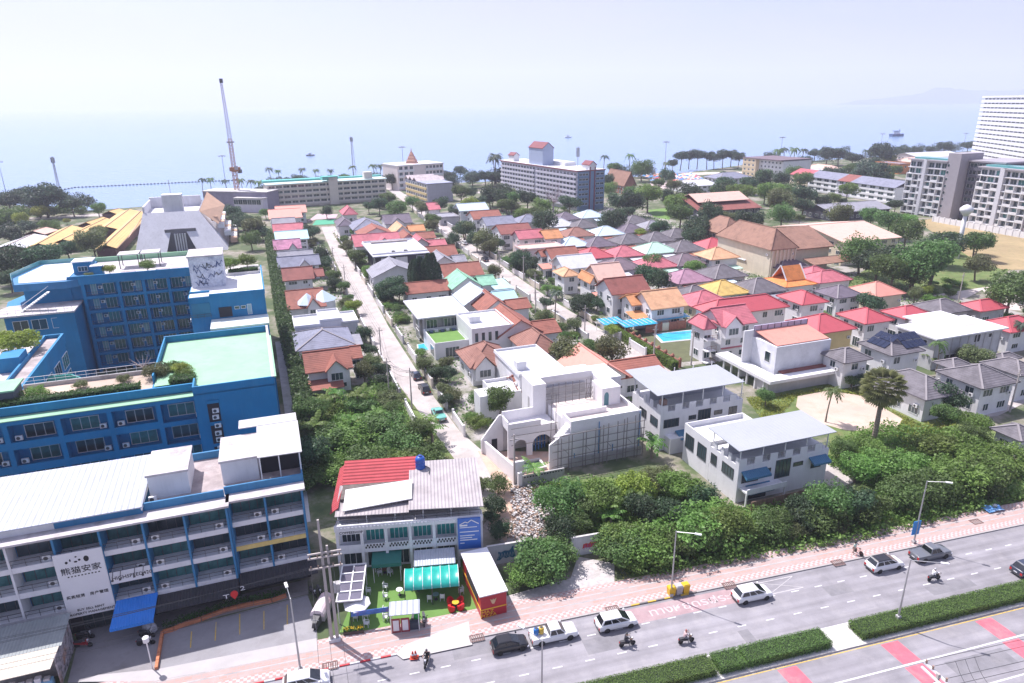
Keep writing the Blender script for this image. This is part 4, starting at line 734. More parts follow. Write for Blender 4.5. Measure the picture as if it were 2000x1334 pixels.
for uu in (.22, .5): B.win(u0+(u1-u0)*uu, v0, 3.6, 'n', 3.6, 2.4, 2, mat('white_curtain', (.6, .6, .62), rough=.3), WFRAME); B.win(u0+(u1-u0)*uu, v0, .3, 'n', 3.6, 2.2, 2)
B.win(u0+(u1-u0)*.87, v0, 3.6, 'n', 2.4, 2.4, 2); B.win(u0, v0+3, 3.6, 'l', 3, 2.2, 2); B.box('terrace_bed', u0+2, u1-2, v1-2.6, v1-1, 7.0, 7.5, DECK); B.mb('terrace_parapet', parapet(MB(), u0-.6, u1+.6, v0+1.5, v1+.6, 7.0, 7.5), WHITE)
for i in range(5): B.box('deck_chair', u0+4+i*2, u0+5+i*2, v0+3, v0+4.8, 7.1, 7.4, DARK if i % 2 else WHITE)
B = h('grey gabled house with black trim between dark modern house and second street', 'gv', [(-25.18,207.65), (-18.37,216.53)], 4.2, 'grey2', d=11, rise=3); h('', 'gu', [(-18.26,215.06), (-14.27,217.26)], 4, 'grey2', d=7, rise=1.5, B=B)
h('house with wide plain reddish brown roof before the cypress row', 'gu', [(-19.52,192.36), (-7.78,195.83)], 4.6, 'terra', d=11, rise=2.8)
h('grey roofed house hidden behind the row of tall cypresses', 'gv', [(-40.52,193.81), (-28.15,203.45)], 4.2, 'grey2', d=13, rise=3.2)
h('small terracotta house glimpsed behind the cypress trees', 'gu', [(-28.43,177.86), (-18.47,187.85)], 3.6, 'terra', d=9, rise=2)
B = h('house with green cross gabled roof beside the second street', 'gv', [(-16.17,179.46), (-8.81,186.2)], 4.4, 'green', d=11, rise=3, phrase='the green-roofed house'); h('', 'gu', [(-8.74,184.28), (-3.84,185.89)], 4.2, 'green', d=8, rise=1.8, B=B); h('', 'mono', [(-4.67,182.06), (0.65,183.6)], 3.6, 'aqua', d=9, rise=.6, B=B)
B = h('house with pale aqua gable roof in front of the green roofed house', 'gv', [(-11.9,163.74), (-4.44,171.73)], 4.4, 'lblue', d=11, rise=3, phrase='the pale aqua house'); h('', 'gu', [(-4.39,169.35), (1.83,170.67)], 4.2, 'aqua', d=7, rise=1.6, B=B)
B = h('terracotta gabled house right behind the white flat roofed villa', 'gv', [(-7.21,156.7), (-0.66,163.37)], 4.4, 'terra', d=11, rise=3); h('', 'gu', [(-0.66,160.53), (5.12,162.44)], 4.2, 'terra', d=7, rise=1.6, B=B)
B = h('brown gabled house with long ridge beside the white villa', 'gv', [(-3.05,138.76), (5.55,146.92)], 4.4, 'terra', d=14, rise=3.4); h('', 'gu', [(5.38,142.37), (11.12,143.32)], 4.2, 'terra', d=8, rise=1.8, B=B)
B = h('brown hip roofed house left of the clipped mango trees', 'hip', [(3.25,128.23), (10.48,131.82)], 4.2, 'brown', d=12, rise=3)
# white villa
B = h('white flat roofed modern villa with grey walls, green roof terrace and blue pool', 'slab', [(-20.62,147.43), (-10.65,150.87), (-24.63,160.81)], 6.4, 'white', 'g', oh=.9, sides='', phrase='the white villa')
u0, u1, v0, v1 = bbox([(-20.62,147.43), (-10.65,150.87), (-24.63,160.81)], 20)
B.win(u0+2.5, v0, 3.4, 'n', 2.4, 2.3, 3); B.win(u0+7, v0, 3.4, 'n', 3.2, 2.3, 4); B.win(u0, v0+4, 3.4, 'l', 3, 2.3, 3); B.win(u0, v0+4, .3, 'l', 3, 2.2, 3)
a0, a1, b0, b1 = bbox([(-8.45,137.22), (-0.09,142), (-10.56,149.57)], 20); B.box('white_wing', a0, a1, b0, b1, 0, 6.6, WHITE); B.mb('parapet', parapet(MB(), a0, a1, b0, b1, 6.6, 7.0), WHITE); B.box('roof_box', a0+1, a0+3.5, b0+5, b0+7, 6.6, 8.0, WHITE)
for i in range(4): B.win(a0+1+i*1.5, b0, 3.9, 'n', .7, 2.0, 1)
c0, c1, e0, e1 = bbox([(-16.44,137.29), (-9.39,140.23), (-18.62,147.76)], 20); B.box('terrace_block', c0, c1, e0, e1, 0, 3.2, WHITE); B.box('roof_lawn', c0+.3, c1-.3, e0+.3, e1-.3, 3.2, 3.26, TURF); B.mb('terrace_parapet', parapet(MB(), c0, c1, e0, e1, 3.2, 3.8), WHITE)
B.win((c0+c1)/2, e0, .3, 'n', 3, 2.2, 4); B.win(c0, e0+2.5, .3, 'l', 3, 2.2, 4)
for i in range(5): B.box('terrace_seat', c0+1+i*1.3, c0+1.8+i*1.3, e1-2.2+(i % 2)*.6, e1-1.4+(i % 2)*.6, 3.26, 3.7, WFRAME if i % 2 else mat('navy_cushion', (.05, .08, .16)))
POOL = mat('pool_water', (.05, .42, .62), rough=.08, var=.12, scale=1.2); TILEB = mat('pool_tile', (.12, .42, .62), var=.15, scale=3)
def pool(name, pts, z=.1, lab=None):
    o = thing('swimming_pool', lab, 'pool', (sum(p[0] for p in pts)/len(pts), sum(p[1] for p in pts)/len(pts)))
    q = [(p[0]-o.location[0], p[1]-o.location[1]) for p in pts];
    if sum(q[i][0]*q[(i+1) % len(q)][1]-q[(i+1) % len(q)][0]*q[i][1] for i in range(len(q))) < 0: q.reverse()
    k = 1.12; part(o, 'deck', MB().prism([(a*k*1.03, c*k*1.05) for a, c in q], .0, z), CONC); part(o, 'coping', MB().prism([(a*1.05, c*1.07) for a, c in q], z, z+.06), WHITE); part(o, 'water', MB().prism(q, z+.06, z+.066), POOL)
pool('p', [(-20.73,142.7), (-17.31,144.19), (-18.32,148.58), (-21.46,147)], .1, 'small blue pool in the white villa yard')
h('brown hip roofed house before the white villa', 'hip', [(-8.39,122.84), (0.96,125.21), (-9.29,132.92)], 4, 'brown', rise=3.0, dorm=(.3, 4.5), phrase='the brown hip-roofed house')
B = h('white flat roofed house with cube stair box and open terrace', 'flat', [(0.57,113.72), (9.18,114.67), (0.03,125.57)], 6.4, 'white', sides='n', phrase='the white flat-roofed house')
a0, a1, b0, b1 = bbox([(0.57,113.72), (9.18,114.67), (0.03,125.57)], 20); B.box('roof_box', a0+.5, a0+2.3, b0+2.5, b0+4.2, 6.5, 8.1, WHITE); c0 = a0-5; B.box('low_wing', c0, a0-.02, b0-1, b0+6, 0, 3.6, WHITE); B.mb('terrace_parapet', parapet(MB(), c0, a0-.03, b0-1, b0+6, 3.6, 4.2), WHITE); B.box('stair_box', c0-3, c0, b0-2, b0+1.5, 0, 4.6, WHITE)
B = h('low terracotta roofed house with red porch behind the scaffolded house', 'gu', [(1.01,111.39), (10.05,115.59)], 3.6, 'terra', 'c', d=7, rise=1.8);
B = h('pinkish terracotta gabled house between scaffolded house and clipped trees', 'gv', [(12.39,112.95), (21.63,115.63)], 4.6, 'salmon', d=12, rise=3.2, phrase='the pinkish gabled house'); h('', 'gu', [(19.78,115.66), (28.84,119.49)], 4.2, 'terra', d=9, rise=1.8, B=B)
# --- right of the second street
B = h('white house with pink and orange roofs and flat front wing', 'gu', [(2.79,241.22), (12.29,245.77)], 6.2, 'rose', 'p', d=9, rise=2.4, phrase='the pink and orange roofed house'); h('', 'gu', [(12.07,241.35), (18.59,244.55)], 6.2, 'orange', 'p', d=9, rise=2.4, B=B); h('', 'flat', [(4.11,224.54), (16.7,233.04)], 5.6, 'peach', 'p', d=8, B=B)
B = h('white two storey house with reddish brown gables left of the estate', 'gu', [(12.49,210.24), (22.01,214.37)], 5.8, 'terra', d=9, rise=2.6); h('', 'gu', [(9.12,215.86), (12.8,215.7)], 5.6, 'terra', d=6, rise=1.6, B=B); h('', 'mono', [(9.55,208.7), (13.92,209.57)], 3.0, 'salmon', d=4, rise=.8, B=B)
h('house with wide white sheet gable roof above the second street', 'gu', [(15.33,199.73), (26.78,203.33)], 5, 'white', d=11, rise=3, phrase='the white gable-roofed house')
B = h('white villa with pale pink main roof and orange gables', 'gu', [(23.64,181.62), (32.12,184.78)], 6, 'peach', d=10, rise=3.4, phrase='the pink-roofed villa'); h('', 'hip', [(14.53,188.78), (19.91,190.4)], 5.4, 'tan', d=8, rise=1.6, B=B); h('', 'gv', [(19.04,186), (23.54,180.66)], 5.6, 'orange', d=8, rise=2, B=B)
B = h('tall white house with plain reddish brown gable roof above the cyan awnings', 'gu', [(24.83,166.14), (35.85,169.17)], 6.4, 'dbrown', d=10, rise=3, phrase='the tall brown-gabled house'); h('', 'mono', [(23,172.26), (25.4,173.66)], 3, 'salmon', d=5, rise=.8, B=B)
B = h('white house with large tan orange gable roof above the blue awnings', 'gu', [(33.04,155.44), (42.71,158.76)], 5.4, 'tan', d=10.5, rise=3.2, phrase='the tan-roofed house'); h('', 'gu', [(29.17,159.9), (33.21,161.11)], 5.2, 'orange', d=7, rise=1.8, B=B); h('', 'mono', [(29.06,155.94), (33.81,157.65)], 2.8, 'orange', d=4, rise=.8, B=B)
B = h('long two storey building with plain bright red hip roof', 'hip', [(45.51,148.14), (65.9,155.16), (44.49,156.25)], 6, 'red', rise=2.4, phrase='the long red roof')
B = h('three storey white house with rose tiled roofs and stacked balconies beside the pool', 'gu', [(42.84,135.2), (51.77,137.04)], 8, 'rose', d=9, rise=2.8, dorm=(.3, 4.6), phrase='the rose-tiled balcony house')
h('', 'hip', [(38.43,136.58), (42.53,134.59)], 7.6, 'rose', d=6, rise=2.0, B=B); u0, u1, v0, v1 = bbox([(38.43,136.58), (42.53,134.59)], 20)
for z in (0.2, 2.8, 5.2): B.box('balcony', u0+.5, u1-.4, v0-.9, v0+.7, z, z+.2, WHITE); B.rail((u0+.5, v0-.85, u1-.4, v0-.85, z+.2), m=mat('brown_rail', (.2, .08, .06)))
h('', 'mono', [(43.91,134.52), (48.83,136.3)], 2.8, 'rose', d=3, rise=.9, B=B, body=False)
# white block under finishing with red tiles
B = Bld('white_block', 'white blank walled building with red tiled roof and long low front canopy', 'building', 20, *fr((57.39,127.74), 20), phrase='the blank white building', z=6)
u0, u1, v0, v1 = bbox([(49.63,121.1), (61.96,125.14), (47.91,127.53)], 20); B.box('wall', u0, u1, v0, v1, 0, 8.2, mat('blotchy_white', (.70, .71, .75), var=.12, scale=.35, dirt=(.55, .56, .60))); b = MB(); b.hexa([(u0+.3, v0+.3, 8.25), (u1-.3, v0+.3, 8.25), (u1-.3, v1-.3, 9.3), (u0+.3, v1-.3, 9.3)], [(u0+.3, v0+.3, 8.4), (u1-.3, v0+.3, 8.4), (u1-.3, v1-.3, 9.45), (u0+.3, v1-.3, 9.45)]); B.mb('roof', b, RC['salmon'])
B.box('tall_wall', u0-2.2, u0, v1-.3, v1, 0, 9.6, WHITE); B.box('upper_wall', u0, u1, v1-.3, v1-.02, 8.2, 10.4, mat('lilac_glass', (.45, .42, .55), rough=.3)); B.win(u0, v0+2.2, 4.6, 'l', 1.4, 2, 1, GLASS)
for i in range(9): B.box('mullion', u0+i*(u1-u0)/8-.04, u0+i*(u1-u0)/8+.04, v1-.38, v1-.3, 9.3, 10.4, DMETAL)
a0, a1, b0, b1 = bbox([(47.47,116.13), (62.37,121.7), (42.53,131.91)], 20); B.box('canopy', a0, a1, b0, b0+2.6, 2.5, 3.1, WHITE); B.box('canopy', a0, a0+3.0, b0+2.6, b1, 2.5, 3.1, WHITE); B.box('lower_wall', a0+.6, a1-.5, b0+1.2, v0+1, 0, 2.5, WC['g']); B.box('red_strip', u0+1, u1-.5, v0-1.2, v0-.02, 3.1, 3.35, RC['dbrown'])
for i in range(6): B.box('canopy_post', a0+.3, a0+.6, b0+2+i*2.4, b0+2.3+i*2.4, 0, 2.5, WHITE)
# red roofed two storey houses of the right hand estate
rows = [('two storey house with red hip roof and blue walled corner beyond the long red roof', 'red', 'w', [(66.8,165.12), (68.63,157.57), (76.82,158.91)], 6), ('pink hip roofed house beside the temple style roof', 'rose', 'w', [(85.85,192.83), (85.22,183.26), (96.14,188.06)], 4.2),
 ('house with dull mauve hip roof between two red roofed houses', 'purple', 'w', [(78.71,172.88), (82,165.28), (90.01,167.96)], 5), ('house with red and pale orange hip roof near the big green trees', 'salmon', 'c', [(90,176.82), (92.23,167.57), (102.19,170.78)], 4.6),
 ('two storey house with red hip roof behind the solar panel house', 'red', 'w', [(73.86,149.06), (76.33,142.46), (84.64,143.82)], 6), ('red hip roofed house left of the grey concrete block', 'red', 'w', [(84.88,150.9), (87.01,145.81), (95.26,147.23)], 6),
 ('yellow walled two storey house with broad red hip roof', 'red', 'y', [(61.67,143.26), (62.76,134.3), (73.07,137.06)], 6.4), ('bungalow with dark grey hip roof beside the dusty track', 'grey', 'g', [(99.67,162.66), (100.53,156.31), (110.98,157.51)], 4),
 ('small red gabled house at the dusty track end', 'red', 'g', [(112.03,163.07), (112.17,155.93), (120.34,161.16)], 4), ('red hip roofed house cut by the right picture edge', 'red', 'w', [(107.74,146.29), (106,137.22), (115.77,142.01)], 5)]
for lab, rm, wm, pts, z in rows: h(lab, 'hip', pts, z, rm, wm, phrase='the yellow-walled red house' if wm == 'y' else None)
for lab, pts, z, wm in (('grey tiled two storey house right of the blank white building', [(61.46,125.39), (61.33,120.33), (68.51,121.12)], 5.6, 'w'), ('grey tiled house behind the fan palm', [(70.63,117.49), (68.54,106.18), (77.67,107.53)], 4.4, 'w'),
   ('large grey tiled house with small red porch near the right edge', [(77.9,115.2), (78.91,107.89), (88.12,109.31)], 5.6, 'w'), ('grey tiled house just below the grey concrete block', [(81.36,121.39), (80.79,117.57), (86.08,118.37)], 5, 'g'), ('long grey tiled house cut by the right edge, upper one', [(89.72,120.12), (89.55,113.62), (96.04,114.35)], 5.4, 'w'),
   ('grey tiled house mostly hidden behind round bushes at right edge', [(94.6,126.75), (94.68,124.17), (99.96,125.05)], 4, 'w'), ('grey tiled bungalow lowest at the right edge', [(75.29,96.53), (76.06,91.88), (80.97,93.28)], 3.4, 'w')):
    h(lab, 'hip', pts, z, 'grey', wm)
B = h('white house with two solar arrays on its grey hip roof', 'hip', [(69.67,129.47), (71.59,122.48), (80.22,124.31)], 6, 'grey', rise=2.2, phrase='the solar-panel house')
u0, u1, v0, v1 = bbox([(69.67,129.47), (71.59,122.48), (80.22,124.31)], 20); SOL = mat('solar_cell', (.01, .018, .05), rough=.15, var=.1)
mid = (v0+v1)/2; sl_ = 2.2/((v1-v0)/2*.96)
for (ub, nn, row) in ((u0+4.6, 5, 0), (u0+4.6, 5, 1)):
    for i in range(nn):
        x0 = ub+i*1.12; y0 = v0+.9+row*1.75; b = MB(); zz = 6+sl_*(y0-v0)+.14; z1 = zz+sl_*1.6; b.hexa([(x0, y0, zz), (x0+1.03, y0, zz), (x0+1.03, y0+1.6, z1), (x0, y0+1.6, z1)], [(x0, y0, zz+.05), (x0+1.03, y0, zz+.05), (x0+1.03, y0+1.6, z1+.05), (x0, y0+1.6, z1+.05)]); B.mb('solar_panel', b, SOL)
for i in range(4):
    for j in range(2):
        y0 = v0+2.6+i*1.1; x0 = u0+.9+j*1.75; zz = 6+sl_*(x0-u0)+.14; z1 = zz+sl_*1.6; b = MB(); b.hexa([(x0, y0, zz), (x0+1.6, y0, z1), (x0+1.6, y0+1.03, z1), (x0, y0+1.03, zz)], [(x0, y0, zz+.05), (x0+1.6, y0, z1+.05), (x0+1.6, y0+1.03, z1+.05), (x0, y0+1.03, zz+.05)]); B.mb('solar_panel', b, SOL)
# grey concrete block with flat white roof
B = Bld('concrete_block', 'unfinished grey concrete building with large flat white roof', 'building', 20, *fr((90.05,134.12), 20), phrase='the grey concrete block', z=7)
u0, u1, v0, v1 = bbox([(80.44,139.45), (84.26,127.86), (103.39,134.95)], 20); B.box('wall', u0+.8, u1-.8, v0+.8, v1-3, 0, 6.7, mat('panel_concrete', (.50, .50, .53), var=.12, scale=.6, dirt=(.38, .37, .40), streak=.3)); B.box('wall', u0+6, u1-2.5, v1-3, v1-.5, 0, 6.7, WC['g']); B.box('roof', u0, u1, v0, v1-2.4, 6.7, 7.0, WHITE); B.box('roof', u0+7, u1-2, v1-2.4, v1+2, 6.68, 6.96, WHITE)
for i in range(9): B.box('pilaster', u0+.8+i*(u1-u0-1.9)/8, u0+1.1+i*(u1-u0-1.9)/8, v0+.7, v0+.8, 0, 6.7, WC['g'])
for (f, z, w, hh) in ((.62, 4.6, 1.6, 1.6), (.3, .2, 4, 2.6), (.8, 5.2, .9, .8)): B.win(u0+(u1-u0)*f, v0+.8, z, 'n', w, hh, 1, DARK)
for i in range(3): B.win(u0+.8, v0+3+i*3, 5, 'l', .9, .8, 1, DARK)
B.box('roof_hatch', u0+13, u0+16, v0+4, v0+5.5, 6.98, 7.06, WC['g'])
# temple-like orange roof
B = h('house with tiered temple style orange roof', 'hip', [(74.74,191.23), (74.33,180.81), (84.81,183.78)], 4, 'thai', rise=1.6, phrase='the tiered orange roof')
u0, u1, v0, v1 = bbox([(74.74,191.23), (74.33,180.81), (84.81,183.78)], 20); b = MB(); gable_roof(b, u0+2.2, u1-2.2, v0+2.4, v1-2.4, 5.0, 3.6, .2, 'u'); B.mb('upper_roof', b, RC['thai']); b = MB()
for u in (u0+2.1, u1-2.1): b.bar((u, v0+2.4, 5.1), (u, (v0+v1)/2, 8.8), .25, .25); b.bar((u, v1-2.4, 5.1), (u, (v0+v1)/2, 8.8), .25, .25)
B.mb('barge_board', b, WHITE)
# --- the bungalow estate: one kind, many colours
bl = [((24.1,305.39), 'purple'), ((35.35,311.33), 'lblue'), ((45.64,315.26), 'grey'), ((20.54,288.45), 'white'), ((29.9,284.84), 'grey'), ((25.31,266.14), 'brown'), ((37.01,268.33), 'lblue'), ((52.68,294.54), 'grey'), ((47.57,273.66), 'purple'), ((31.27,245.84), 'purple'), ((43.11,251.14), 'grey'), ((53.97,254.24), 'grey'), ((57.72,281.44), 'grey2'), ((21.83,246.29), 'lblue'), ((37.96,229.16), 'rose'), ((49.64,234.59), 'mint'), ((60.03,236.79), 'grey'), ((63.25,261.35), 'grey'), ((27.42,226.83), 'red'), ((33.44,210), 'dmauve'), ((45.5,212.54), 'rose'), ((55.39,215.69), 'dmauve'), ((71.64,241.76), 'red'), ((79.08,223.61), 'white'), ((50.69,193.89), 'mauve'), ((62.51,199.16), 'grey'), ((57.29,180.55), 'yellow'), ((67.85,182.65), 'grey'), ((48.22,175.3), 'grey'), ((85.67,210), 'dmauve'), ((13.12,312.66), 'grey2'), ((7.22,300.01), 'slate'), ((65.85,216.18), 'tan'), ((88.73,196.06), 'rose'), ((49.27,169.96), 'rose')]
BL = []; rng_ = random.Random(8)
for (p, rm) in bl:
    z = 5.2 if rm == 'tan' else 3.4; u, v = fr(p, 20); wv = random.uniform(-.4, .5); W_, D_ = 5.9+wv, 5.4+wv*.6
    Bq = h('', 'hip', [un((u-W_, v-D_), 20), un((u+W_, v+D_), 20)], z, rm, random.Random(int(u*7)).choice(['w', 'w', 'c', 'g', 'l']), rise=2.7, name='bungalow', cat='house', group='hip roofed bungalows of the estate', oh=.8)
    BL.append((Bq.o, rm, p)); Bq.ac(u-W_+1.6, v-D_+.65, 1.6); sx_ = rng_.choice((-1, 1)); a0 = u+sx_*2-2.4; cm_ = rng_.choice(('white', 'lblue', 'grey2', 'terra', 'mint')); b = MB(); b.hexa([(a0, v-D_-3.2, 2.35), (a0+4.8, v-D_-3.2, 2.35), (a0+4.8, v-D_+.6, 2.75), (a0, v-D_+.6, 2.75)], [(a0, v-D_-3.2, 2.43), (a0+4.8, v-D_-3.2, 2.43), (a0+4.8, v-D_+.6, 2.83), (a0, v-D_+.6, 2.83)]); Bq.mb('carport_roof', b, RC[cm_])
    for x in (a0+.2, a0+4.5): Bq.box('carport_post', x, x+.1, v-D_-3, v-D_-2.9, 0, 2.4, WHITE)
CN = dict(purple='purple grey', lblue='pale blue', grey='grey', white='white', brown='brownish', grey2='light grey', rose='rose pink', mint='pale green', red='red', dmauve='dark mauve', mauve='mauve', yellow='bright yellow', slate='slate blue', tan='tan orange')
uq = {}
for o, rm, p in BL: uq.setdefault(rm, []).append((o, p))
for rm, l in uq.items():
    if len(l) == 1: l[0][0]['label'] = 'bungalow with %s hip roof in the estate of hip roofed houses' % CN[rm]; landmark('the %s bungalow' % CN[rm], l[0][1], 4)
LATE = [(o, 'bungalow with %s hip roof' % CN[rm]) for rm, l in uq.items() if len(l) > 1 for o, p in l]
# houses at the far left of the estate, below the tall slab hotel
for lab, rm, pts, z, wm, rt in (('house with pale grey gable roof at the head of the estate', 'lblue', [(-23.68,317.98), (-10.9,325.26)], 5, 'w', 'gu'), ('white house with bright terracotta roof above the estate', 'terra', [(-15.62,287.42), (-3.89,293.54)], 6, 'w', 'gu'), ('house with bluish grey roof below the terracotta one', 'slate', [(-9.86,274.84), (0.46,285.26)], 5.4, 'w', 'gu'), ('house with dull red roof near the second street', 'dbrown', [(-3.72,252.2), (7.26,260.44)], 6, 'w', 'gu'), ('flat grey carport building near the far street', 'grey2', [(-32.43,309.96), (-23.56,311.28)], 3.4, 'g', 'flat'), ('small house with rose roof among far street trees', 'rose', [(-39.24,329.77), (-34.1,333.64)], 4, 'w', 'gu')):
    h(lab, rt, pts, z, rm, wm, d=12, rise=2.6)
# ================================================================ construction site and the two white houses
TH = 19.5
NEWW = mat('fresh_plaster', (.76, .74, .75), var=.07, scale=.4, rough=.85, streak=.1)
B = Bld('unfinished_house', 'white house under construction with arches, stair wall and scaffolded blank side', 'house', TH, 42, 88, phrase='the scaffolded white house', z=7)
B.box('base_wall', 38.2, 50.6, 82.9, 83.2, 0, 1.5, GREYC)
b = MB(); pr = [(35.2, 0), (50.4, 0), (50.4, 7.5), (38.6, 7.5), (38.6, 5.6), (37.2, 5.5), (35.2, 4.2)]
b.add([(p[0], 83.2, p[1]) for p in pr]+[(p[0], 83.5, p[1]) for p in pr], [tuple(range(7)), tuple(range(13, 6, -1))]+[(i, 7+i, 7+(i+1) % 7, (i+1) % 7) for i in range(7)]); B.mb('side_wall', b, NEWW)
B.box('wall', 38.6, 50.4, 83.5, 92, 0, 6.6, NEWW); B.box('terrace_floor', 38.7, 50.3, 83.6, 91.9, 6.6, 6.66, mat('dusty_screed', (.64, .56, .52), var=.12, dirt=(.5, .42, .38))); B.box('parapet', 38.6, 46, 86.2, 86.5, 6.6, 7.5, NEWW); B.box('parapet', 38.6, 38.9, 83.5, 86.2, 6.6, 7.5, NEWW); B.box('parapet', 50.1, 50.4, 83.5, 92, 6.6, 7.3, NEWW)
for i in range(8): B.box('stair_tread', 36.6+i*.28, 38.6, 83.5, 85.0, 4.4+i*.28, 4.68+i*.28, NEWW)
# stair box with an arched door
B.box('stair_box', 46.2, 49.4, 88.2, 92, 6.66, 9.6, NEWW); b = MB(); pr = [(46.55+.35*0, 6.7), (47.35, 6.7), (47.35, 8.4), (47.2, 8.8), (46.95, 8.95), (46.7, 8.8), (46.55, 8.4)]
b.add([(p[0], 88.18, p[1]) for p in pr], [tuple(range(7))]); B.mb('arched_door', b, mat('teal_door', (.10, .22, .25)));
# tall rear block with open back, blank left wall
B.box('rear_wall', 36.0, 38.2, 92, 97, 0, 10.2, NEWW); B.box('rear_wall', 38.2, 47.5, 95, 97.5, 0, 10.2, NEWW); B.box('rear_parapet', 38.2, 47.5, 94.6, 95, 9.2, 10.2, NEWW); B.box('rear_slab', 47.5, 51.5, 92, 98, 0, 9.6, NEWW); B.box('slot_window', 35.95, 36.0, 93.6, 94.2, 5.2, 7.6, GREYC); B.box('bare_wall', 38.2, 46.2, 94.4, 94.6, 6.66, 8.4, GREYC)
# left wing with two arches
def arch_wall(B, name, u0, u1, v, t, zt, arches, m):
    b = MB(); xs = u0
    for (c, r, zs) in arches:
        b.box(xs, c-r, v, v+t, 0, zt); n = 10; prev = None
        for i in range(n+1):
            a = math.pi-math.pi*i/n; x, z = c+r*math.cos(a), zs+r*math.sin(a)
            if prev: b.hexa([(prev[0], v, prev[1]), (x, v, z), (x, v+t, z), (prev[0], v+t, prev[1])], [(prev[0], v, zt), (x, v, zt), (x, v+t, zt), (prev[0], v+t, zt)])
            prev = (x, z)
        xs = c+r
    b.box(xs, u1, v, v+t, 0, zt); return B.mb(name, b, m)
arch_wall(B, 'arch_wall', 30.6, 38.5, 88.6, .4, 4.9, [(32.6, 1.1, 1.9), (36.2, 1.6, 1.7)], NEWW)
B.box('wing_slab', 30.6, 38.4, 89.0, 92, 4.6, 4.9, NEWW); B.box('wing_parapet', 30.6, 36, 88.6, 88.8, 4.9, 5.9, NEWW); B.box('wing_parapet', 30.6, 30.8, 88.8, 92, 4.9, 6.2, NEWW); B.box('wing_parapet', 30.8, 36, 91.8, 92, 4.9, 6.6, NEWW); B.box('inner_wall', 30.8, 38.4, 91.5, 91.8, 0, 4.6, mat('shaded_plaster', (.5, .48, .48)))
for i in range(5): B.box('blue_prop', 34.9+i*.6, 35.1+i*.6, 89.6+.2*i, 89.8+.2*i, 0, 2.2, mat('blue_tarp', (.05, .14, .34)))
b = MB(); pr = [(27.2, 0), (30.8, 0), (30.8, 6.2), (30.2, 6.2), (27.2, 2.4)]; b.add([(p[0], 91.6, p[1]) for p in pr]+[(p[0], 91.9, p[1]) for p in pr], [tuple(range(5)), (9, 8, 7, 6, 5)]+[(i, 5+i, 5+(i+1) % 5, (i+1) % 5) for i in range(5)]); B.mb('stair_wall', b, NEWW); B.box('door', 28.9, 29.8, 91.55, 91.6, 0, 2.3, DARK)
gw = Bld('site_wall', 'white boundary wall running along the street before the unfinished house', 'wall', TH, 27, 86);
b = MB(); b.hexa([(27.6, 91.6, 0), (29.0, 82.0, 0), (29.3, 82.0, 0), (27.9, 91.6, 0)], [(27.6, 91.6, 2.3), (29.0, 82.0, 2.7), (29.3, 82.0, 2.7), (27.9, 91.6, 2.3)])
gw.mb('wall', b, NEWW); gw.box('gate_pier', 29.0, 30.6, 81.6, 82.0, 0, 3.4, NEWW)
gp = Bld('garden_pool_shell', 'unfinished concrete pool shell in the dirt court before the arches', 'pool', TH, 33, 84.6); gp.mb('rim', parapet(MB(), 30.6, 35.0, 83.6, 86.6, .05, .5, .35), CONC); gp.box('water', 30.95, 34.65, 83.95, 86.25, .05, .2, mat('murky_water', (.08, .14, .11), rough=.1))
patch('site_court', [un(p, TH) for p in ((27.5, 82), (35, 81.5), (38, 88.4), (30, 91.5))], mat('red_dirt', (.55, .38, .30), var=.2, scale=.5, dirt=(.5, .45, .42)), .053)
lw = Bld('low_wall', 'low grey block wall with slotted top at the rubble lot edge', 'wall', TH, 33, 80.6); lw.box('wall', 29.8, 36.4, 80.4, 80.6, 0, 1.7, GREYC); lw.box('end_pier', 29.2, 29.8, 80.3, 80.7, 0, 2.3, NEWW)
for i in range(14): lw.box('slot', 30.1+i*.44, 30.35+i*.44, 80.38, 80.4, 1.3, 1.5, DARK)
sc = Bld('scaffolding', 'bamboo pole scaffolding standing against the blank white side wall', 'scaffolding', TH, 43, 82.2)
POLE = mat('scaffold_pole', (.20, .18, .18), var=.3); BPOLE = mat('blue_pole', (.02, .20, .42), var=.2)
for i, u in enumerate((36.2, 36.7, 37.9, 38.4, 40.2, 40.7, 42.2, 43.0, 43.6, 44.3, 46.0, 47.0, 47.5, 49.0, 49.5, 50.4)): b = MB(); b.tube((u, 82.3, 0), (u+random.uniform(-.1, .1), 82.3, 5.4+.14*i), .065); sc.mb('upright', b, POLE)
for z in (1.1, 2.3, 3.5, 4.7, 5.9): b = MB(); b.tube((35.4, 82.22, z), (50.6, 82.22, z+.25), .06); sc.mb('ledger', b, POLE); b = MB(); b.tube((35.4, 82.6, z-.25), (50.4, 82.6, z), .045); sc.mb('ledger', b, POLE)
for u in (37, 40.5, 44, 47.5): b = MB(); b.tube((u, 82.25, 3.8), (u+1.0, 82.4, 2.6), .035); sc.mb('brace', b, POLE)
for (u, z0, z1) in ((43.2, 0, 6.8), (50.1, 0, 7.3), (45.6, .2, 2.6), (42.6, .2, 2.2), (39.2, .2, 2.2)): b = MB(); b.tube((u, 83.05, z0), (u, 83.05, z1), .07); sc.mb('blue_pipe', b, BPOLE)
sc2 = Bld('scaffolding', 'inner scaffolding rising from the unfinished house court', 'scaffolding', TH, 38, 91)
for u in (37.4, 38.2, 39.2, 40.2, 41.4, 42.6, 43.8, 45.0, 45.8): b = MB(); b.tube((u, 91.5 if u > 38.4 else 87.9, 0 if u < 38.4 else 6.7), (u, 91.5 if u > 38.4 else 87.9, 10.2), .055); sc2.mb('upright', b, POLE)
for z in (7.6, 8.6, 9.4): b = MB(); b.tube((38, 91.5, z), (46, 91.5, z), .045); sc2.mb('ledger', b, POLE)
for z in (2.4, 4.0, 5.2): b = MB(); b.tube((31, 88.3, z), (39, 88.1, z), .045); sc2.mb('ledger', b, POLE)
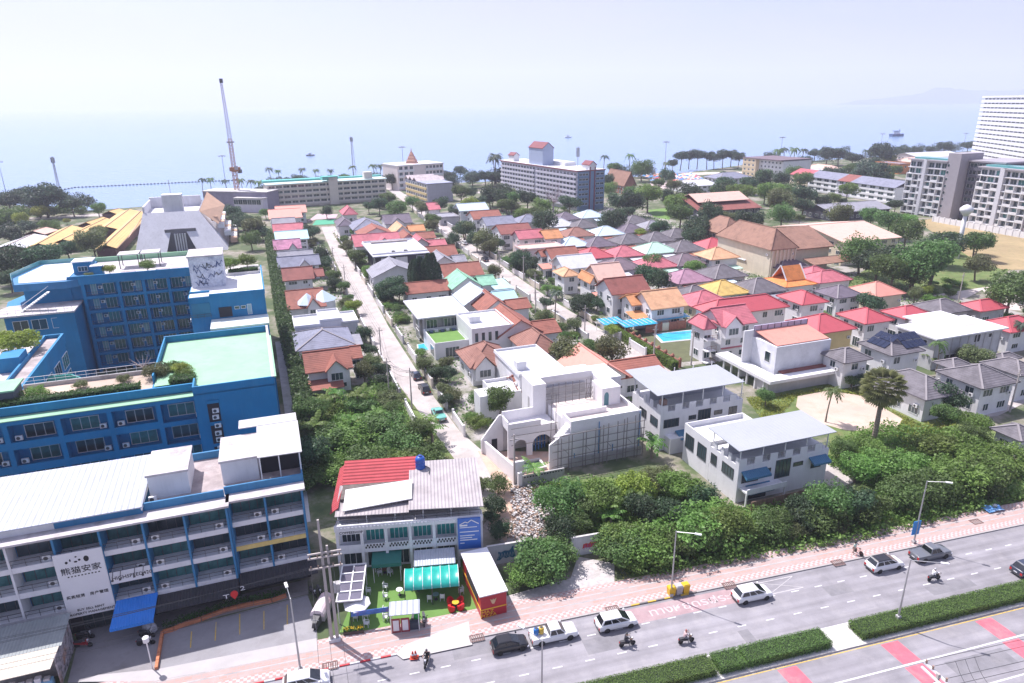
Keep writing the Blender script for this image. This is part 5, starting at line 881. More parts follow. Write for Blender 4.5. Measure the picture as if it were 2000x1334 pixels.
for i in range(5): b = MB(); b.tube((44.8+i*.3, 91.4, 6.8), (45.6+i*.3, 91.6, 9.3-i*.3), .04); sc2.mb('brace', b, POLE)
# --- white house with the flat grey sunroof (behind) and its twin (front right)
GSH = mat('pale_grey_sheet', (.36, .38, .41), rough=.5, var=.04, scale=.3, bands=('X', .6), bdepth=.12)
def sunroof(name, label, u0, u1, v0, v1, z, zt, phrase, bu0, bu1, bv0, bv1):
    B = Bld(name, label, 'house', 19.5, (bu0+bu1)/2, (bv0+bv1)/2, phrase=phrase, z=zt)
    B.box('wall', bu0, bu1, bv0, bv1, 0, z, WHITE); b = MB(); b.hexa([(u0, v0, zt-.1), (u1, v0, zt-.1), (u1, v1, zt+.12), (u0, v1, zt+.12)], [(u0, v0, zt), (u1, v0, zt), (u1, v1, zt+.22), (u0, v1, zt+.22)]); B.mb('sunroof', b, GSH)
    n = 5
    for i in range(n):
        for v in (bv0+.2, bv1-.3): B.box('roof_post', bu0+.2+i*(bu1-bu0-.5)/(n-1), bu0+.32+i*(bu1-bu0-.5)/(n-1), v, v+.12, z, zt, WFRAME)
    k = 6; du = (bu1-bu0)/k
    for i in range(k): B.box('merlon', bu0+i*du, bu0+i*du+du*.48, bv0, bv0+.18, z, z+1.05, WHITE); B.rail((bu0+i*du+du*.5, bv0+.08, bu0+(i+1)*du, bv0+.08, z+.1), m=STEEL, h=.85)
    k = 4; dv = (bv1-bv0)/k
    for i in range(k): B.box('merlon', bu0, bu0+.18, bv0+i*dv+.2, bv0+i*dv+dv*.5, z, z+1.05, WHITE)
    B.box('terrace_screen', bu0+.6, bu1-.3, (bv0+bv1)/2, (bv0+bv1)/2+.1, z, zt-.1, mat('grey_screen', (.36, .36, .40), var=.08)); return B
a = fr(un((0, 0), 0), 0)
B = sunroof('sunroof_house', 'white house with wide flat grey sunroof right of the scaffolded house', 52.4, 68.2, 82.1, 89.6, 6.6, 9.95, 'the rear sunroof house', 53.6, 68.8, 82.8, 91.6)
b = MB(); b.hexa([(52.6, 89.6, 10.0), (59, 89.6, 10.0), (59, 92.7, 10.1), (52.6, 92.7, 10.1)], [(52.6, 89.6, 10.1), (59, 89.6, 10.1), (59, 92.7, 10.2), (52.6, 92.7, 10.2)]); B.mb('sunroof', b, GSH)
for (u, z, w, hh, n) in ((55.6, 3.9, 2.6, 1.3, 4), (59.4, 4.6, 1.2, .6, 2), (61.6, 2.9, 2.2, 3.0, 4), (64.2, 4.7, 1.4, .6, 2), (67, 4.0, 1.4, 1.5, 2), (56, .4, 2.2, 2.0, 3)): B.win(u, 82.8, z, 'n', w, hh, n, GLASS, DMETAL)
for (v, z) in ((84.6, 3.8), (88, 3.8), (84.6, .8)): B.win(53.6, v, z, 'l', 2.0, 1.3, 3, GLASS, DMETAL)
BAWN = mat('steel_blue_awning', (.05, .17, .29), rough=.6, var=.1, bands=('X', .3), bdepth=.3)
b = MB(); b.hexa([(56.4, 80.9, 2.3), (59.4, 80.9, 2.3), (59.4, 82.8, 3.0), (56.4, 82.8, 3.0)], [(56.4, 80.9, 2.36), (59.4, 80.9, 2.36), (59.4, 82.8, 3.06), (56.4, 82.8, 3.06)]); B.mb('awning', b, BAWN); B.box('porch', 54.6, 57.0, 81.2, 82.8, 0, 2.6, WHITE)
tk = thing('water_tank', 'brown water tank on the sunroof house terrace', 'tank', (*un((54.8, 84.2), TH), 6.6)); part(tk, 'body', MB().lathe([(.1, 0), (.65, .02), (.65, 1.3), (.5, 1.55), (.1, 1.65)], 18), mat('brown_plastic', (.30, .20, .16), rough=.5), True); part(tk, 'lid', MB().lathe([(.1, 1.6), (.25, 1.62), (.25, 1.7), (.1, 1.72)], 12), DMETAL)
B = sunroof('sunroof_house', 'white house with sunroof and blue window awnings nearest the roadside thicket', 54.9, 71.1, 65.6, 72.7, 5.6, 8.4, 'the front sunroof house', 55.6, 70.8, 66.2, 72.6)
B.box('rear_wing', 55.6, 66, 72.65, 79.2, 0, 5.4, WHITE); B.mb('rear_parapet', parapet(MB(), 55.6, 66, 72.65, 79.2, 5.4, 6.2), WHITE)
for (v, z, w) in ((68.4, 3.2, 2.4), (71.6, 3.2, 1.2), (74.5, 2.6, 2.0), (77.6, 2.6, 2.0)): B.win(55.6, v, z, 'l', w, 1.5 if v < 72 else 2.2, 4, GLASS, DMETAL)
for (u, z, w, hh, n) in ((57.6, 3.0, 2.6, 1.1, 4), (60.4, 3.9, 1.0, .5, 1), (63.0, 2.6, 2.4, 2.7, 4), (65.6, 3.9, 1.5, .5, 2), (68.8, 3.0, 1.6, 1.1, 3), (59, .2, 3, 1.8, 3)): B.win(u, 66.2, z, 'n', w, hh, n, GLASS, DMETAL)
for (u0, u1, z) in ((56.1, 60.2, 4.25), (67.4, 70.4, 4.25), (57, 61, 1.9)): b = MB(); b.hexa([(u0, 65.0, z-.3), (u1, 65.0, z-.3), (u1, 66.2, z+.35), (u0, 66.2, z+.35)], [(u0, 65.0, z), (u1, 65.0, z), (u1, 66.2, z+.55), (u0, 66.2, z+.55)]); B.mb('awning', b, BAWN)
B.box('balcony', 56, 62.5, 64.6, 66.2, 2.1, 2.35, WHITE); B.box('balcony_front', 56, 62.5, 64.5, 64.62, 2.1, 2.9, WHITE); B.box('balcony_post', 62.3, 62.5, 64.6, 64.8, 0, 2.1, WHITE); B.box('balcony_post', 56, 56.2, 64.6, 64.8, 0, 2.1, WHITE)
fw = Bld('fence', 'brown board fence in front of the front sunroof house', 'fence', TH, 60, 63.8)
for i in range(26): fw.box('board', 56.2+i*.34, 56.5+i*.34, 63.7, 63.78, 0, 1.5, mat('brown_board', (.26, .17, .13), var=.25, rnd=.2))
dr = patch('driveway', [un(p, TH) for p in ((71, 64), (76, 65), (76, 80), (71, 78))], CST, .055)
# ================================================================ pool garden with the brick fence
POOLP = [(33.96,152.96), (34.6,147.45), (42.3,149.38), (42.93,155.46)]
patch('garden_lawn', [(28.24,156.83), (35.99,134.84), (42.04,135.6), (41.28,145.37), (44.25,159.98), (32.23,160.34)], mat('shaded_lawn', (.10, .11, .05), var=.2, scale=.5), .058)
pool('p', POOLP, .12, 'rectangular turquoise pool in the brick fenced garden'); landmark('the turquoise garden pool', (38.13,151.37), 0)
BRK = mat('red_brick', (.33, .13, .09), var=.25, scale=2);
P0 = Vector((26.13,153.98)); P1 = Vector((34.62,131.77)); L = (P1-P0).length; a = math.atan2(P1.y-P0.y, P1.x-P0.x)
fb = thing('brick_fence', 'red brick pillar fence with balusters along the pool garden', 'fence', P0, a)
part(fb, 'base', MB().box(0, L, -.12, .12, 0, .5), BRK); part(fb, 'rail', MB().box(0, L, -.1, .1, 1.35, 1.5), BRK)
n = 9
for i in range(n+1): b = MB(); x = i*L/n; b.box(x-.25, x+.25, -.25, .25, 0, 1.8); b.hexa([(x-.34, -.34, 1.8), (x+.34, -.34, 1.8), (x+.34, .34, 1.8), (x-.34, .34, 1.8)], [(x-.1, -.1, 2.2), (x+.1, -.1, 2.2), (x+.1, .1, 2.2), (x-.1, .1, 2.2)]); part(fb, 'pillar', b, BRK)
for i in range(int(L/.5)):
    x = .5*i+.25
    if min(abs(x-j*L/n) for j in range(n+1)) > .3: link('baluster', shared('bal', lambda: MB().box(-.07, .07, -.06, .06, .5, 1.35).mesh('baluster', BRK)), fb, (x, 0, 0))
hedge_block('light green hedge outside the red brick pillar fence', 0, L+1, -2.6, -1.0, 0, 1.8, (P0.x, P0.y, 0), a, leafmat('lime_hedge', (.13, .22, .035), var=.3, trans=.3), dens=55, size=.28)
bw = thing('garden_wall', 'brick and cream screen wall behind the garden pool', 'wall', (31.76,153.82), math.atan2((42.17,157.61)[1]-(31.76,153.82)[1], (42.17,157.61)[0]-(31.76,153.82)[0])); L2 = math.dist((31.76,153.82), (42.17,157.61))
for i in range(5): part(bw, 'panel', MB().box(i*L2/5, (i+1)*L2/5-.3, 0, .25, 0, 2.0), BRK if i != 2 else WC['c']); part(bw, 'pier', MB().box((i+1)*L2/5-.3, (i+1)*L2/5, -.1, .35, 0, 2.3), BRK)
CYAN = mat('cyan_awning', (.03, .36, .58), rough=.35, var=.3, scale=.8)
for i, (p, q, lab) in enumerate((((21.66,152.59), (27.2,151.26), 'cyan sheet awning over the street corner yard'), ((26.22,150.72), (34.37,153.99), 'cyan slatted awning left of the garden pool'), ((34.74,155.79), (43.74,157.99), 'blue awning right below the tan roofed house'))):
    aw = thing('awning', lab, 'awning', p, R(20)); wv = max(3, math.dist(p, q)); part(aw, 'sheet', MB().hexa([(0, 0, 2.5), (wv, 0, 2.5), (wv, 4.2, 2.8), (0, 4.2, 2.8)], [(0, 0, 2.56), (wv, 0, 2.56), (wv, 4.2, 2.86), (0, 4.2, 2.86)]), CYAN)
    for k in range(int(wv/1.2)+1): part(aw, 'rafter', MB().box(k*1.2, k*1.2+.1, 0, 4.2, 2.87, 2.95), WFRAME)
    for x in (.1, wv-.2):
        for y in (.1, 4.0): part(aw, 'post', MB().box(x, x+.1, y, y+.1, 0, 2.5), WFRAME)
# ================================================================ the cafe yard
u0, u1, v0, TH = CAFE
def flat_roof_on_posts(name, label, pts, z, m, slope=.0, th=7, mid=None):
    a0, a1, b0, b1 = bbox(pts, th); o = thing(name, label, 'canopy', un(((a0+a1)/2, (b0+b1)/2), th), R(th)); w_, d_ = (a1-a0)/2, (b1-b0)/2
    part(o, 'roof', MB().hexa([(-w_, -d_, z-slope), (w_, -d_, z-slope), (w_, d_, z), (-w_, d_, z)], [(-w_, -d_, z-slope+.07), (w_, -d_, z-slope+.07), (w_, d_, z+.07), (-w_, d_, z+.07)]), m)
    for x in (-w_+.1, w_-.2):
        for y in (-d_+.1, d_-.2): part(o, 'post', MB().box(x, x+.08, y, y+.08, .09, z-slope), WFRAME)
    return o, w_, d_
o, w_, d_ = flat_roof_on_posts('pergola', 'white framed pergola with dark glass panes left of the cafe yard', [(-18.36,58.48), (-15.96,58.85), (-17,64.85), (-19.4,64.42)], 2.8, mat('smoked_glass', (.14, .13, .17), rough=.1, spec=.8))
for i in range(5): part(o, 'beam', MB().box(-w_, w_, -d_+i*(2*d_-.14)/4, -d_+.14+i*(2*d_-.14)/4, 2.86, 3.0), WFRAME)
for x in (-w_, -.07, w_-.14): part(o, 'beam', MB().box(x, x+.14, -d_, d_, 2.85, 2.97), WFRAME)
GT = mat('dark_green_canvas', (.02, .17, .14), rough=.7, var=.12); TT = mat('teal_tarp', (.02, .38, .31), rough=.3, var=.15, scale=1.5)
o, w_, d_ = flat_roof_on_posts('canopy', 'dark green canvas canopy against the cafe front', [(-16.2,65.08), (-12.89,65.31), (-13.07,67.04), (-16.38,67.09)], 2.9, GT, .3); part(o, 'valance', MB().box(-w_, w_, -d_-.05, -d_, 2.2, 2.66), GT)
o, w_, d_ = flat_roof_on_posts('canopy', 'grey corrugated canopy against the cafe front', [(-11.31,64.63), (-6.75,64.85), (-6.9,66.95), (-11.4,66.82)], 3.1, mat('clear_corrugated', (.50, .54, .60), rough=.35, bands=('X', .3), bdepth=.6, dirt=(.4, .42, .46)), .3)
# barrel tarp tent
a0, a1, b0, b1 = bbox([(-11.97,61.71), (-6.17,61.71), (-6.38,64.6), (-12.29,64.41)], 7); tt = thing('tarp_tent', 'bright teal barrel tarp tent in the middle of the cafe yard', 'tent', un(((a0+a1)/2, (b0+b1)/2), 7), R(7)); w_, d_ = (a1-a0)/2, (b1-b0)/2
b = MB(); n = 10; m_ = 24
for j in range(m_+1):
    x = -w_+2*w_*j/m_; sag = -.10*abs(math.sin(math.pi*j/4))
    for i in range(n+1): t = math.pi*i/n; b.v.append((x, -d_*math.cos(t), 2.2+(.95+sag)*math.sin(t)))
for j in range(m_):
    for i in range(n): q = j*(n+1)+i; b.f.append((q, q+n+1, q+n+2, q+1)); b.mi.append(0)
part(tt, 'tarp', b, TT, True)
for j in range(7):
    b = MB(); x = -w_+2*w_*j/6; b.path([(x, -d_*math.cos(math.pi*i/8), 2.18+.97*math.sin(math.pi*i/8)) for i in range(9)], .035); part(tt, 'hoop', b, WFRAME)
    if j in (0, 3, 6):
        for y in (-d_, d_): part(tt, 'post', MB().box(x-.05, x+.05, y-.05, y+.05, .09, 2.2), DMETAL)
# pizza kiosk
a0, a1, b0, b1 = bbox([(-3.82,59.34), (-1.27,59.71), (-2.98,66.6), (-5.57,66.24)], 19); pk = thing('pizza_kiosk', 'red and yellow pizza kiosk with long white corrugated roof', 'kiosk', un(((a0+a1)/2, (b0+b1)/2), 19), R(19)); w_, d_ = (a1-a0)/2, (b1-b0)/2
REDK = mat('kiosk_red', (.42, .02, .035), rough=.4, var=.08); YEL = mat('kiosk_yellow', (.75, .42, .03), rough=.4, var=.06)
part(pk, 'wall', MB().box(-w_+.15, w_-.15, -d_+.1, d_-.2, .09, 2.9), REDK); part(pk, 'roof', MB().hexa([(-w_, -d_, 2.95), (w_, -d_, 2.95), (w_, d_, 3.25), (-w_, d_, 3.25)], [(-w_, -d_, 3.07), (w_, -d_, 3.07), (w_, d_, 3.37), (-w_, d_, 3.37)]), WMETY)
part(pk, 'yellow_band', MB().box(-w_+.14, w_-.14, -d_+.06, -d_+.1, 1.15, 1.28), YEL); part(pk, 'yellow_band', MB().box(-w_+.11, -w_+.15, -d_+.1, d_-.2, 1.1, 1.3), YEL); part(pk, 'yellow_band', MB().box(-w_+.12, -w_+.16, -d_+.06, -d_+.14, .1, 1.15), YEL); part(pk, 'serving_hatch', MB().box(-w_+.1, -w_+.16, -d_+1.2, d_-2, 1.4, 2.6), DARK)
lettering(pk, 'MAZ', .55, YEL, (-w_*.45, -d_+.06, .85), sx=1.2); lettering(pk, 'PIZZA', .55, YEL, (-w_*.38, -d_+.06, .38), sx=1.2)
b = MB(); b.prism([(-.35, .3), (-.1, .15), (0, .3), (.1, .15), (.35, .3), (.2, -.15), (.1, -.35), (-.1, -.35), (-.2, -.15)], 0, .03); b.v = [(x-.05, -d_+.09-z, y+2.1) for x, y, z in b.v]; part(pk, 'emblem', b, mat('emblem_tan', (.6, .42, .25)))
part(pk, 'sign_panel', MB().box(w_-.14, w_-.06, -d_+.3, d_-1.5, .6, 2.6), mat('stickered_panel', (.55, .5, .52), var=.8, scale=3, dirt=(.4, .1, .1)))
# little kiosk with white sheet roof, umbrella, banner
o, w_, d_ = flat_roof_on_posts('kiosk', 'small kiosk with white corrugated roof and red poster doors by the pavement', [(-12.85,56.97), (-9.76,57.31), (-10.03,59.13), (-13.13,58.77)], 2.6, WMETX, .2); o['category'] = 'kiosk'
for i in range(2): d2 = part(o, 'door', MB().box(-w_+.2+i*.95, -w_+1.1+i*.95, -d_+.1, -d_+.16, .1, 1.9), mat('maroon_door', (.30, .05, .06))); part(d2, 'poster', MB().box(-w_+.35+i*.95, -w_+.95+i*.95, -d_+.07, -d_+.1, .4, 1.7), WHITE)
part(o, 'counter', MB().box(.1, w_-.2, -d_+.3, -d_+.8, .09, 1.0), mat('dark_counter', (.05, .06, .08))); part(o, 'green_box', MB().box(.9, 1.5, -d_+.9, -d_+1.4, .09, 1.3), mat('green_plastic', (.04, .35, .06)))
um = thing('parasol', 'white market parasol beside the cafe banner', 'parasol', (-16.63,59.1)); b = MB(); b.lathe([(1.45, 2.2), (1.4, 2.25), (.7, 2.55), (.05, 2.75)], 8); part(um, 'canopy', b, BRW); part(um, 'pole', MB().tube((0, 0, .09), (0, 0, 2.7), .04), DMETAL)
p, q = (-17,57.71), (-13.19,58.44); L = math.dist(p, q); bn = thing('banner', 'blue and red printed banner strung across the cafe yard entrance', 'banner', p, math.atan2(q[1]-p[1], q[0]-p[0]))
part(bn, 'cloth', MB().box(0, L, -.02, .02, 1.7, 2.3), mat('printed_banner', (.06, .16, .45), var=.5, scale=1.2, dirt=(.42, .06, .2))); part(bn, 'post', MB().tube((0, 0, 0), (0, 0, 2.4), .04), DMETAL); part(bn, 'post', MB().tube((L, 0, 0), (L, 0, 2.4), .04), DMETAL)
# chairs and tables
def chair(label, p, rz, m, group):
    o = thing('chair', label, 'chair', (*p, .09), rz, group); part(o, 'seat', MB().box(-.24, .24, -.24, .24, .4, .46), m); b = MB(); b.box(-.24, .24, .2, .25, .46, .95); part(o, 'backrest', b, m)
    for x in (-.22, .22):
        part(o, 'armrest', MB().box(x-.03, x+.03, -.2, .22, .62, .67), m)
        for y in (-.22, .2): part(o, 'leg', MB().box(x-.025, x+.025, y-.025, y+.025, 0, .62 if y < 0 else .4), m)
def armchair(label, p, rz, m, group):
    o = thing('armchair', label, 'armchair', (*p, .09), rz, group); part(o, 'seat', MB().lathe([(.1, 0), (.36, .05), (.38, .3), (.3, .42), (.05, .42)], 14), m, True); b = MB()
    for i in range(9): a = R(-10+i*25); b.box(.30*math.cos(a)-.09, .30*math.cos(a)+.09, .30*math.sin(a)-.09, .30*math.sin(a)+.09, .3, .6+.28*max(0, math.sin(a)))
    part(o, 'backrest', b, m)
def table(label, p, m, r=.4, group=None, h=.7):
    o = thing('table', label, 'table', (*p, .09), 0, group); part(o, 'top', MB().lathe([(r, h), (r, h+.04)], 16), m); part(o, 'pedestal', MB().tube((0, 0, 0), (0, 0, h), .05), DMETAL); part(o, 'foot', MB().lathe([(.22, 0), (.2, .04)], 12), DMETAL)
WPL = mat('white_plastic', (.75, .75, .76), rough=.4, var=.03); REDA = mat('red_vinyl', (.55, .015, .02), rough=.35, var=.08)
for p, rz, l in (((-6.99,61.31), R(40), 'red tub armchair, rear left one of four round the yellow table'), ((-5.95,61.38), R(-40), 'red tub armchair, rear right one of four round the yellow table'), ((-6.79,60.32), R(140), 'red tub armchair, front left one of four round the yellow table'), ((-5.84,60.56), R(-140), 'red tub armchair, front right one of four round the yellow table')): armchair(l, p, rz, REDA, 'red armchairs on the turf')
table('yellow topped round table among the red armchairs', (-6.41,60.86), YEL, .38)
for i, (p, rz, l) in enumerate((((-15.71,66.48), R(-60), 'white plastic chair left of the brown table under green canopy'), ((-14.48,66.46), R(60), 'white plastic chair right of the brown table under green canopy'), ((-14.59,63.91), R(80), 'white chair behind the flower pot, upper one'), ((-14.32,62.34), R(90), 'white chair left of the white round table, middle one'), ((-13.92,60.01), R(90), 'white chair beside the small kiosk, upper one'), ((-13.76,59.06), R(95), 'white chair beside the small kiosk, lower one'), ((-11.75,64.04), R(120), 'white chair left of the dark wooden table'), ((-9.36,61.93), R(180), 'white chair in the open turf, left of a pair'), ((-7.96,62.08), R(180), 'white chair in the open turf, right of a pair'), ((-16.37,63.23), R(90), 'grey white chair just right of the glass pergola'), ((-15.85,59.4), R(85), 'white chair in front of the parasol, upper one'), ((-15.57,58.15), R(85), 'white chair in front of the parasol, lower one'), ((-16.91,59.1), R(-90), 'white chair beneath the white parasol'), ((-5.95,63.08), R(-60), 'white chair right of the teal tent'))): chair(l, p, rz, WPL, 'white chairs in the cafe yard')
table('brown square-looking table under the green canopy', (-15.16,66.85), mat('brown_wood', (.22, .11, .06), var=.2), .55); table('white round table beside the flower pot', (-12.84,63), WPL, .38); table('dark wooden table at the teal tent', (-10.87,63.68), mat('dark_wood', (.10, .065, .05), var=.3), .6); table('small glass topped table between two white chairs', (-8.69,62.18), mat('table_glass', (.25, .35, .35), rough=.1), .35)
fp = thing('flower_planter', 'planter box of yellow flowers at the cafe corner', 'planter', (-17.72,56.75), math.atan2((-15.66,57.1)[1]-(-17.72,56.75)[1], (-15.66,57.1)[0]-(-17.72,56.75)[0])); L = math.dist((-17.72,56.75), (-15.66,57.1)); part(fp, 'box', MB().box(0, L, 0, .5, .14, .5), mat('dark_planter', (.08, .06, .05)))
P = np.random.uniform((0, 0, .5), (L, .5, .8), (500, 3)); link('foliage', leaf_mesh('foliage', P, np.tile((0, 0, 1), (500, 1)), .14, leafmat('planter_leaf', (.06, .14, .03))), fp); P = np.random.uniform((0, 0, .6), (L, .5, .9), (220, 3)); link('flowers', leaf_mesh('flowers', P, np.tile((0, 0, 1), (220, 1)), .11, mat('yellow_petal', (.75, .5, .02), var=.2)), fp)
# graffiti boundary walls by the gravel verge
for (pa, pb, lab, gm) in (((-3.13,68.03), (2.11,69.33), 'grey boundary wall with dark teal graffiti right of the pizza kiosk', mat('teal_spray', (.02, .14, .24), var=.2)), ((6.4,69.44), (10.61,70.55), 'white boundary wall with red graffiti behind the roadside tree', mat('red_spray', (.5, .05, .04), var=.3))):
    a = math.atan2(pb[1]-pa[1], pb[0]-pa[0]); L = math.dist(pa, pb); o = thing('boundary_wall', lab, 'wall', pa, a); part(o, 'wall', MB().box(0, L, 0, .2, 0, 2.6), mat('painted_wall', (.56, .57, .60), var=.1, streak=.2)); part(o, 'coping', MB().box(-.05, L+.05, -.04, .24, 2.6, 2.68), CONC)
    teal = 'teal' in lab; x0 = L*(.2 if teal else .45); sp = .42 if teal else .3; rr = random.Random(3); b = MB()
    if teal: pts = [(0, .55), (.25, 1.2), (.2, 1.75), (.6, 1.6), (1.0, 1.8), (1.5, 1.7), (1.75, 1.85), (1.9, 2.2), (2.15, 2.3), (2.05, 1.9), (2.2, 1.4), (2.35, .8), (2.0, .6), (1.6, .85), (1.2, .65), (.8, .9), (.4, .5)]
    else: pts = [(0, .9), (.1, 1.5), (.45, 1.6), (.8, 1.5), (1.1, 1.75), (1.5, 1.55), (1.95, 1.65), (1.85, 1.2), (1.95, .95), (1.4, 1.0), (.9, .9), (.5, 1.0)]
    b.add([(x0+x, -.012, z) for x, z in pts], [tuple(range(len(pts)))]); part(o, 'graffiti', b, gm)
    for i in range(6): b = MB(); xx = x0+.2+i*.34; b.path([(xx, -.02, .7+.1*(i % 2)), (xx+.12, -.02, 1.45), (xx+.25, -.02, .95)], .03, 4); part(o, 'graffiti_stroke', b, mat('pale_spray', (.35, .45, .55)) if teal else mat('violet_spray', (.25, .12, .4)))
# orange planter edge round the car park
pe = thing('planter_edge', 'orange brick planter edging round the car park', 'planter', (-36.73,57.68)); q0 = (-36.73,57.68); OB = mat('orange_brick', (.52, .19, .09), var=.2, scale=2)
cor = [(-34.94,52.46), (-36.7,57.39), (-35.72,57.82), (-35.13,58.4), (-33.45,59.29), (-31.63,60.51), (-30.28,61.07), (-28.67,61.6), (-26.79,62.06), (-25.45,62.88)]
for i in range(len(cor)-1):
    p, q = Vector(cor[i]), Vector(cor[i+1]); n = max(1, int((q-p).length/1.0))
    for k in range(n): s_, e_ = p+(q-p)*(k/n), p+(q-p)*((k+.96)/n); b = MB(); b.bar((s_.x-q0[0], s_.y-q0[1], .25), (e_.x-q0[0], e_.y-q0[1], .25), .28, .42); part(pe, 'edging_block', b, OB)
P = []
for i in range(1, len(cor)-1):
    p, q = Vector(cor[i]), Vector(cor[i+1]); k = int(140*(q-p).length); t = np.random.uniform(0, 1, k); P.append(np.stack([p.x+(q.x-p.x)*t-q0[0]-.1, p.y+(q.y-p.y)*t-q0[1]+.5, np.random.uniform(.3, .85, k)], 1)+np.random.normal(0, .16, (k, 3)))
P = np.concatenate(P); link('foliage', leaf_mesh('foliage', P, np.tile((0, 0, 1), (len(P), 1)), .2, leafmat('planter_leaf', (.06, .14, .03))), pe)
# ================================================================ buildings towards the shore
def FB(name, label, cat, p, q, phrase=None, z=10, group=None):
    th = math.degrees(math.atan2(q[1]-p[1], q[0]-p[0])); a = fr(p, th); B = Bld(name, label, cat, th, a[0], a[1], group, None, z); B.L = math.dist(p, q); B.u = 0; B.v = 0
    if phrase: landmark(phrase, ((p[0]+q[0])/2, (p[1]+q[1])/2), z)
    return B
def floors(B, side, a0, a1, at, z0, z1, nf, nb, band, wh=.5, ww=.7, g=None, bd=.5, fm=None, rails=False):
    """bands and one window per bay on one face of a block (side n: along u at v=at, l: along v at u=at)"""
    fh = (z1-z0)/nf
    for k in range(nf):
        z = z0+k*fh
        if side == 'n': B.box('floor_band', a0, a1, at-bd, at, z-.15, z+fh*.33, band)
        else: B.box('floor_band', at-bd, at, a0, a1, z-.15, z+fh*.33, band)
        w = (a1-a0)/nb
        for i in range(nb):
            c = a0+(i+.5)*w; B.win(c if side == 'n' else at, at if side == 'n' else c, z+fh*.36, side, round(w*ww, 1), round(fh*wh, 1), 2, g, fm or WFRAME)
CREAM = mat('cream_render', (.62, .58, .52), var=.07, streak=.2); LIL = mat('lilac_render', (.55, .54, .60), var=.06, streak=.15)
TEALR = mat('teal_roof', (.10, .42, .37), rough=.6, var=.1)
B = FB('school_building', 'long four storey building with teal edged flat roof near the shore', 'building', (-128.85,368.2), (-70.85,396.76), 'the teal-roofed school', 12); L = B.L
B.box('wall', 0, L, 0, 14, 0, 12, CREAM); floors(B, 'n', .5, L*.54, 0, 1, 12, 4, 9, CREAM, .42, .8); floors(B, 'n', L*.56, L-.5, 0, 1, 12, 4, 7, CREAM, .42, .8); B.box('roof', -.5, L+.5, -1, 14.5, 12, 12.4, mat('pale_teal_roof', (.55, .68, .66), var=.1)); B.box('roof_edge', -.6, L*.55, 9, 14.6, 12.4, 13.4, TEALR); B.box('roof_edge', L*.55, L+.6, 11, 14.6, 12.4, 13.2, TEALR); B.box('stair_tower', L*.5, L*.575, -1.5, 3, 0, 14.5, CREAM); B.box('tower_roof', L*.45, L*.58, -1.5, 4, 13.2, 15, TEALR); B.box('roof_room', L*.82, L*.89, 2, 6, 12.4, 16, CREAM)
# hotel slab with gabled roof houses
pa, pb, pc = (7.25,426.36), (33.47,347.65), (47.6,355.28)
B = FB('slab_hotel', 'eight storey white and blue slab hotel with gabled roof houses by the shore', 'hotel', pb, pc, 'the white and blue slab hotel', 18); L = B.L; q = fr(pa, B.th); o_ = fr(pb, B.th); Dp = q[1]-o_[1]
BLG = mat('blue_grey_render', (.16, .25, .38), var=.08); BRT = mat('maroon_trim', (.22, .07, .08))
B.box('wall', 0, L, 0, Dp, 0, 19.5, LIL); B.box('end_wall', -.05, L+.05, -.35, -.02, 0, 19.6, BLG); floors(B, 'l', .5, Dp*.49, 0, 2, 19, 7, 12, LIL, .45, .6, bd=1.0); floors(B, 'l', Dp*.51, Dp-.5, 0, 2, 19, 7, 12, LIL, .45, .6, bd=1.0); floors(B, 'n', .4, L*.38, -.35, 2, 19, 7, 3, BLG, .42, .8); floors(B, 'n', L*.66, L-.4, -.35, 2, 19, 7, 2, BLG, .42, .8)
B.box('roof_edge', -1.1, L+.4, -.6, Dp+.4, 19.5, 20.0, BRT); B.box('roof_floor', -.8, L+.1, -.3, Dp+.1, 20.0, 20.1, WHITE)
for f in (.42, .6): B.box('trim_rib', L*f, L*f+.5, -.7, -.35, 0, 21.5, BRT)
def roofhouse(u0, u1, v0, v1, z0, z1, m):
    o = B.box('roof_house', u0, u1, v0, v1, z0, z1, m); b = MB(); gable_roof(b, u0-.3, u1+.3, v0-.3, v1+.3, z1, (u1-u0)*.45, .3, 'v'); r_ = B.mb('gable_roof', b, BRT, o); g = MB(); g.add([(u0, v0, z1), (u1, v0, z1), ((u0+u1)/2, v0, z1+(u1-u0)*.42)], [(0, 1, 2)]); B.mb('gable', g, m, o)
roofhouse(.2, 7, Dp*.42, Dp*.6, 20, 29, mat('pale_blue_render', (.38, .45, .60), var=.05)); roofhouse(.5, 4, Dp*.82, Dp*.9, 20, 23.5, WHITE); roofhouse(L*.40, L*.66, -.6, 6, 20, 22.5, WHITE); B.box('roof_shed', L*.5, L-1, Dp*.3, Dp*.6, 20, 22, WHITE)
# hotel with the spired pavilion and the grey blank block before it
B = FB('spired_hotel', 'cream four storey hotel topped by a small tiered orange pavilion', 'hotel', (-71.04,441.55), (-43.9,460.42), 'the spired hotel', 14); L = B.L
B.box('wall', 0, L, 0, 22, 0, 15, mat('warm_white', (.70, .62, .60), var=.06)); floors(B, 'n', .5, L*.35, 0, 1, 15, 4, 3, WHITE, .5, .6); floors(B, 'n', L*.6, L-.5, 0, 1, 15, 4, 5, WHITE, .45, .7); b = MB()
for i in range(4): b.lathe([(5.5-i*1.2, 0), (3.8-i, 1.6), (3.4-i*.9, 2.0)], 4, (L*.45, 9, 15.2+i*1.9))
b.lathe([(.5, 0), (.05, 2.5)], 6, (L*.45, 9, 23)); B.mb('tiered_roof', b, mat('pale_terracotta', (.55, .30, .22), var=.1)); B.box('lintel', -.3, L+.3, -.4, 22, 15, 15.6, WHITE)
B = FB('grey_block', 'grey blank walled three storey block with sheet roofs before the spired hotel', 'building', (-45.85,383.92), (-32.53,390.89), 'the grey blank block', 10); L = B.L
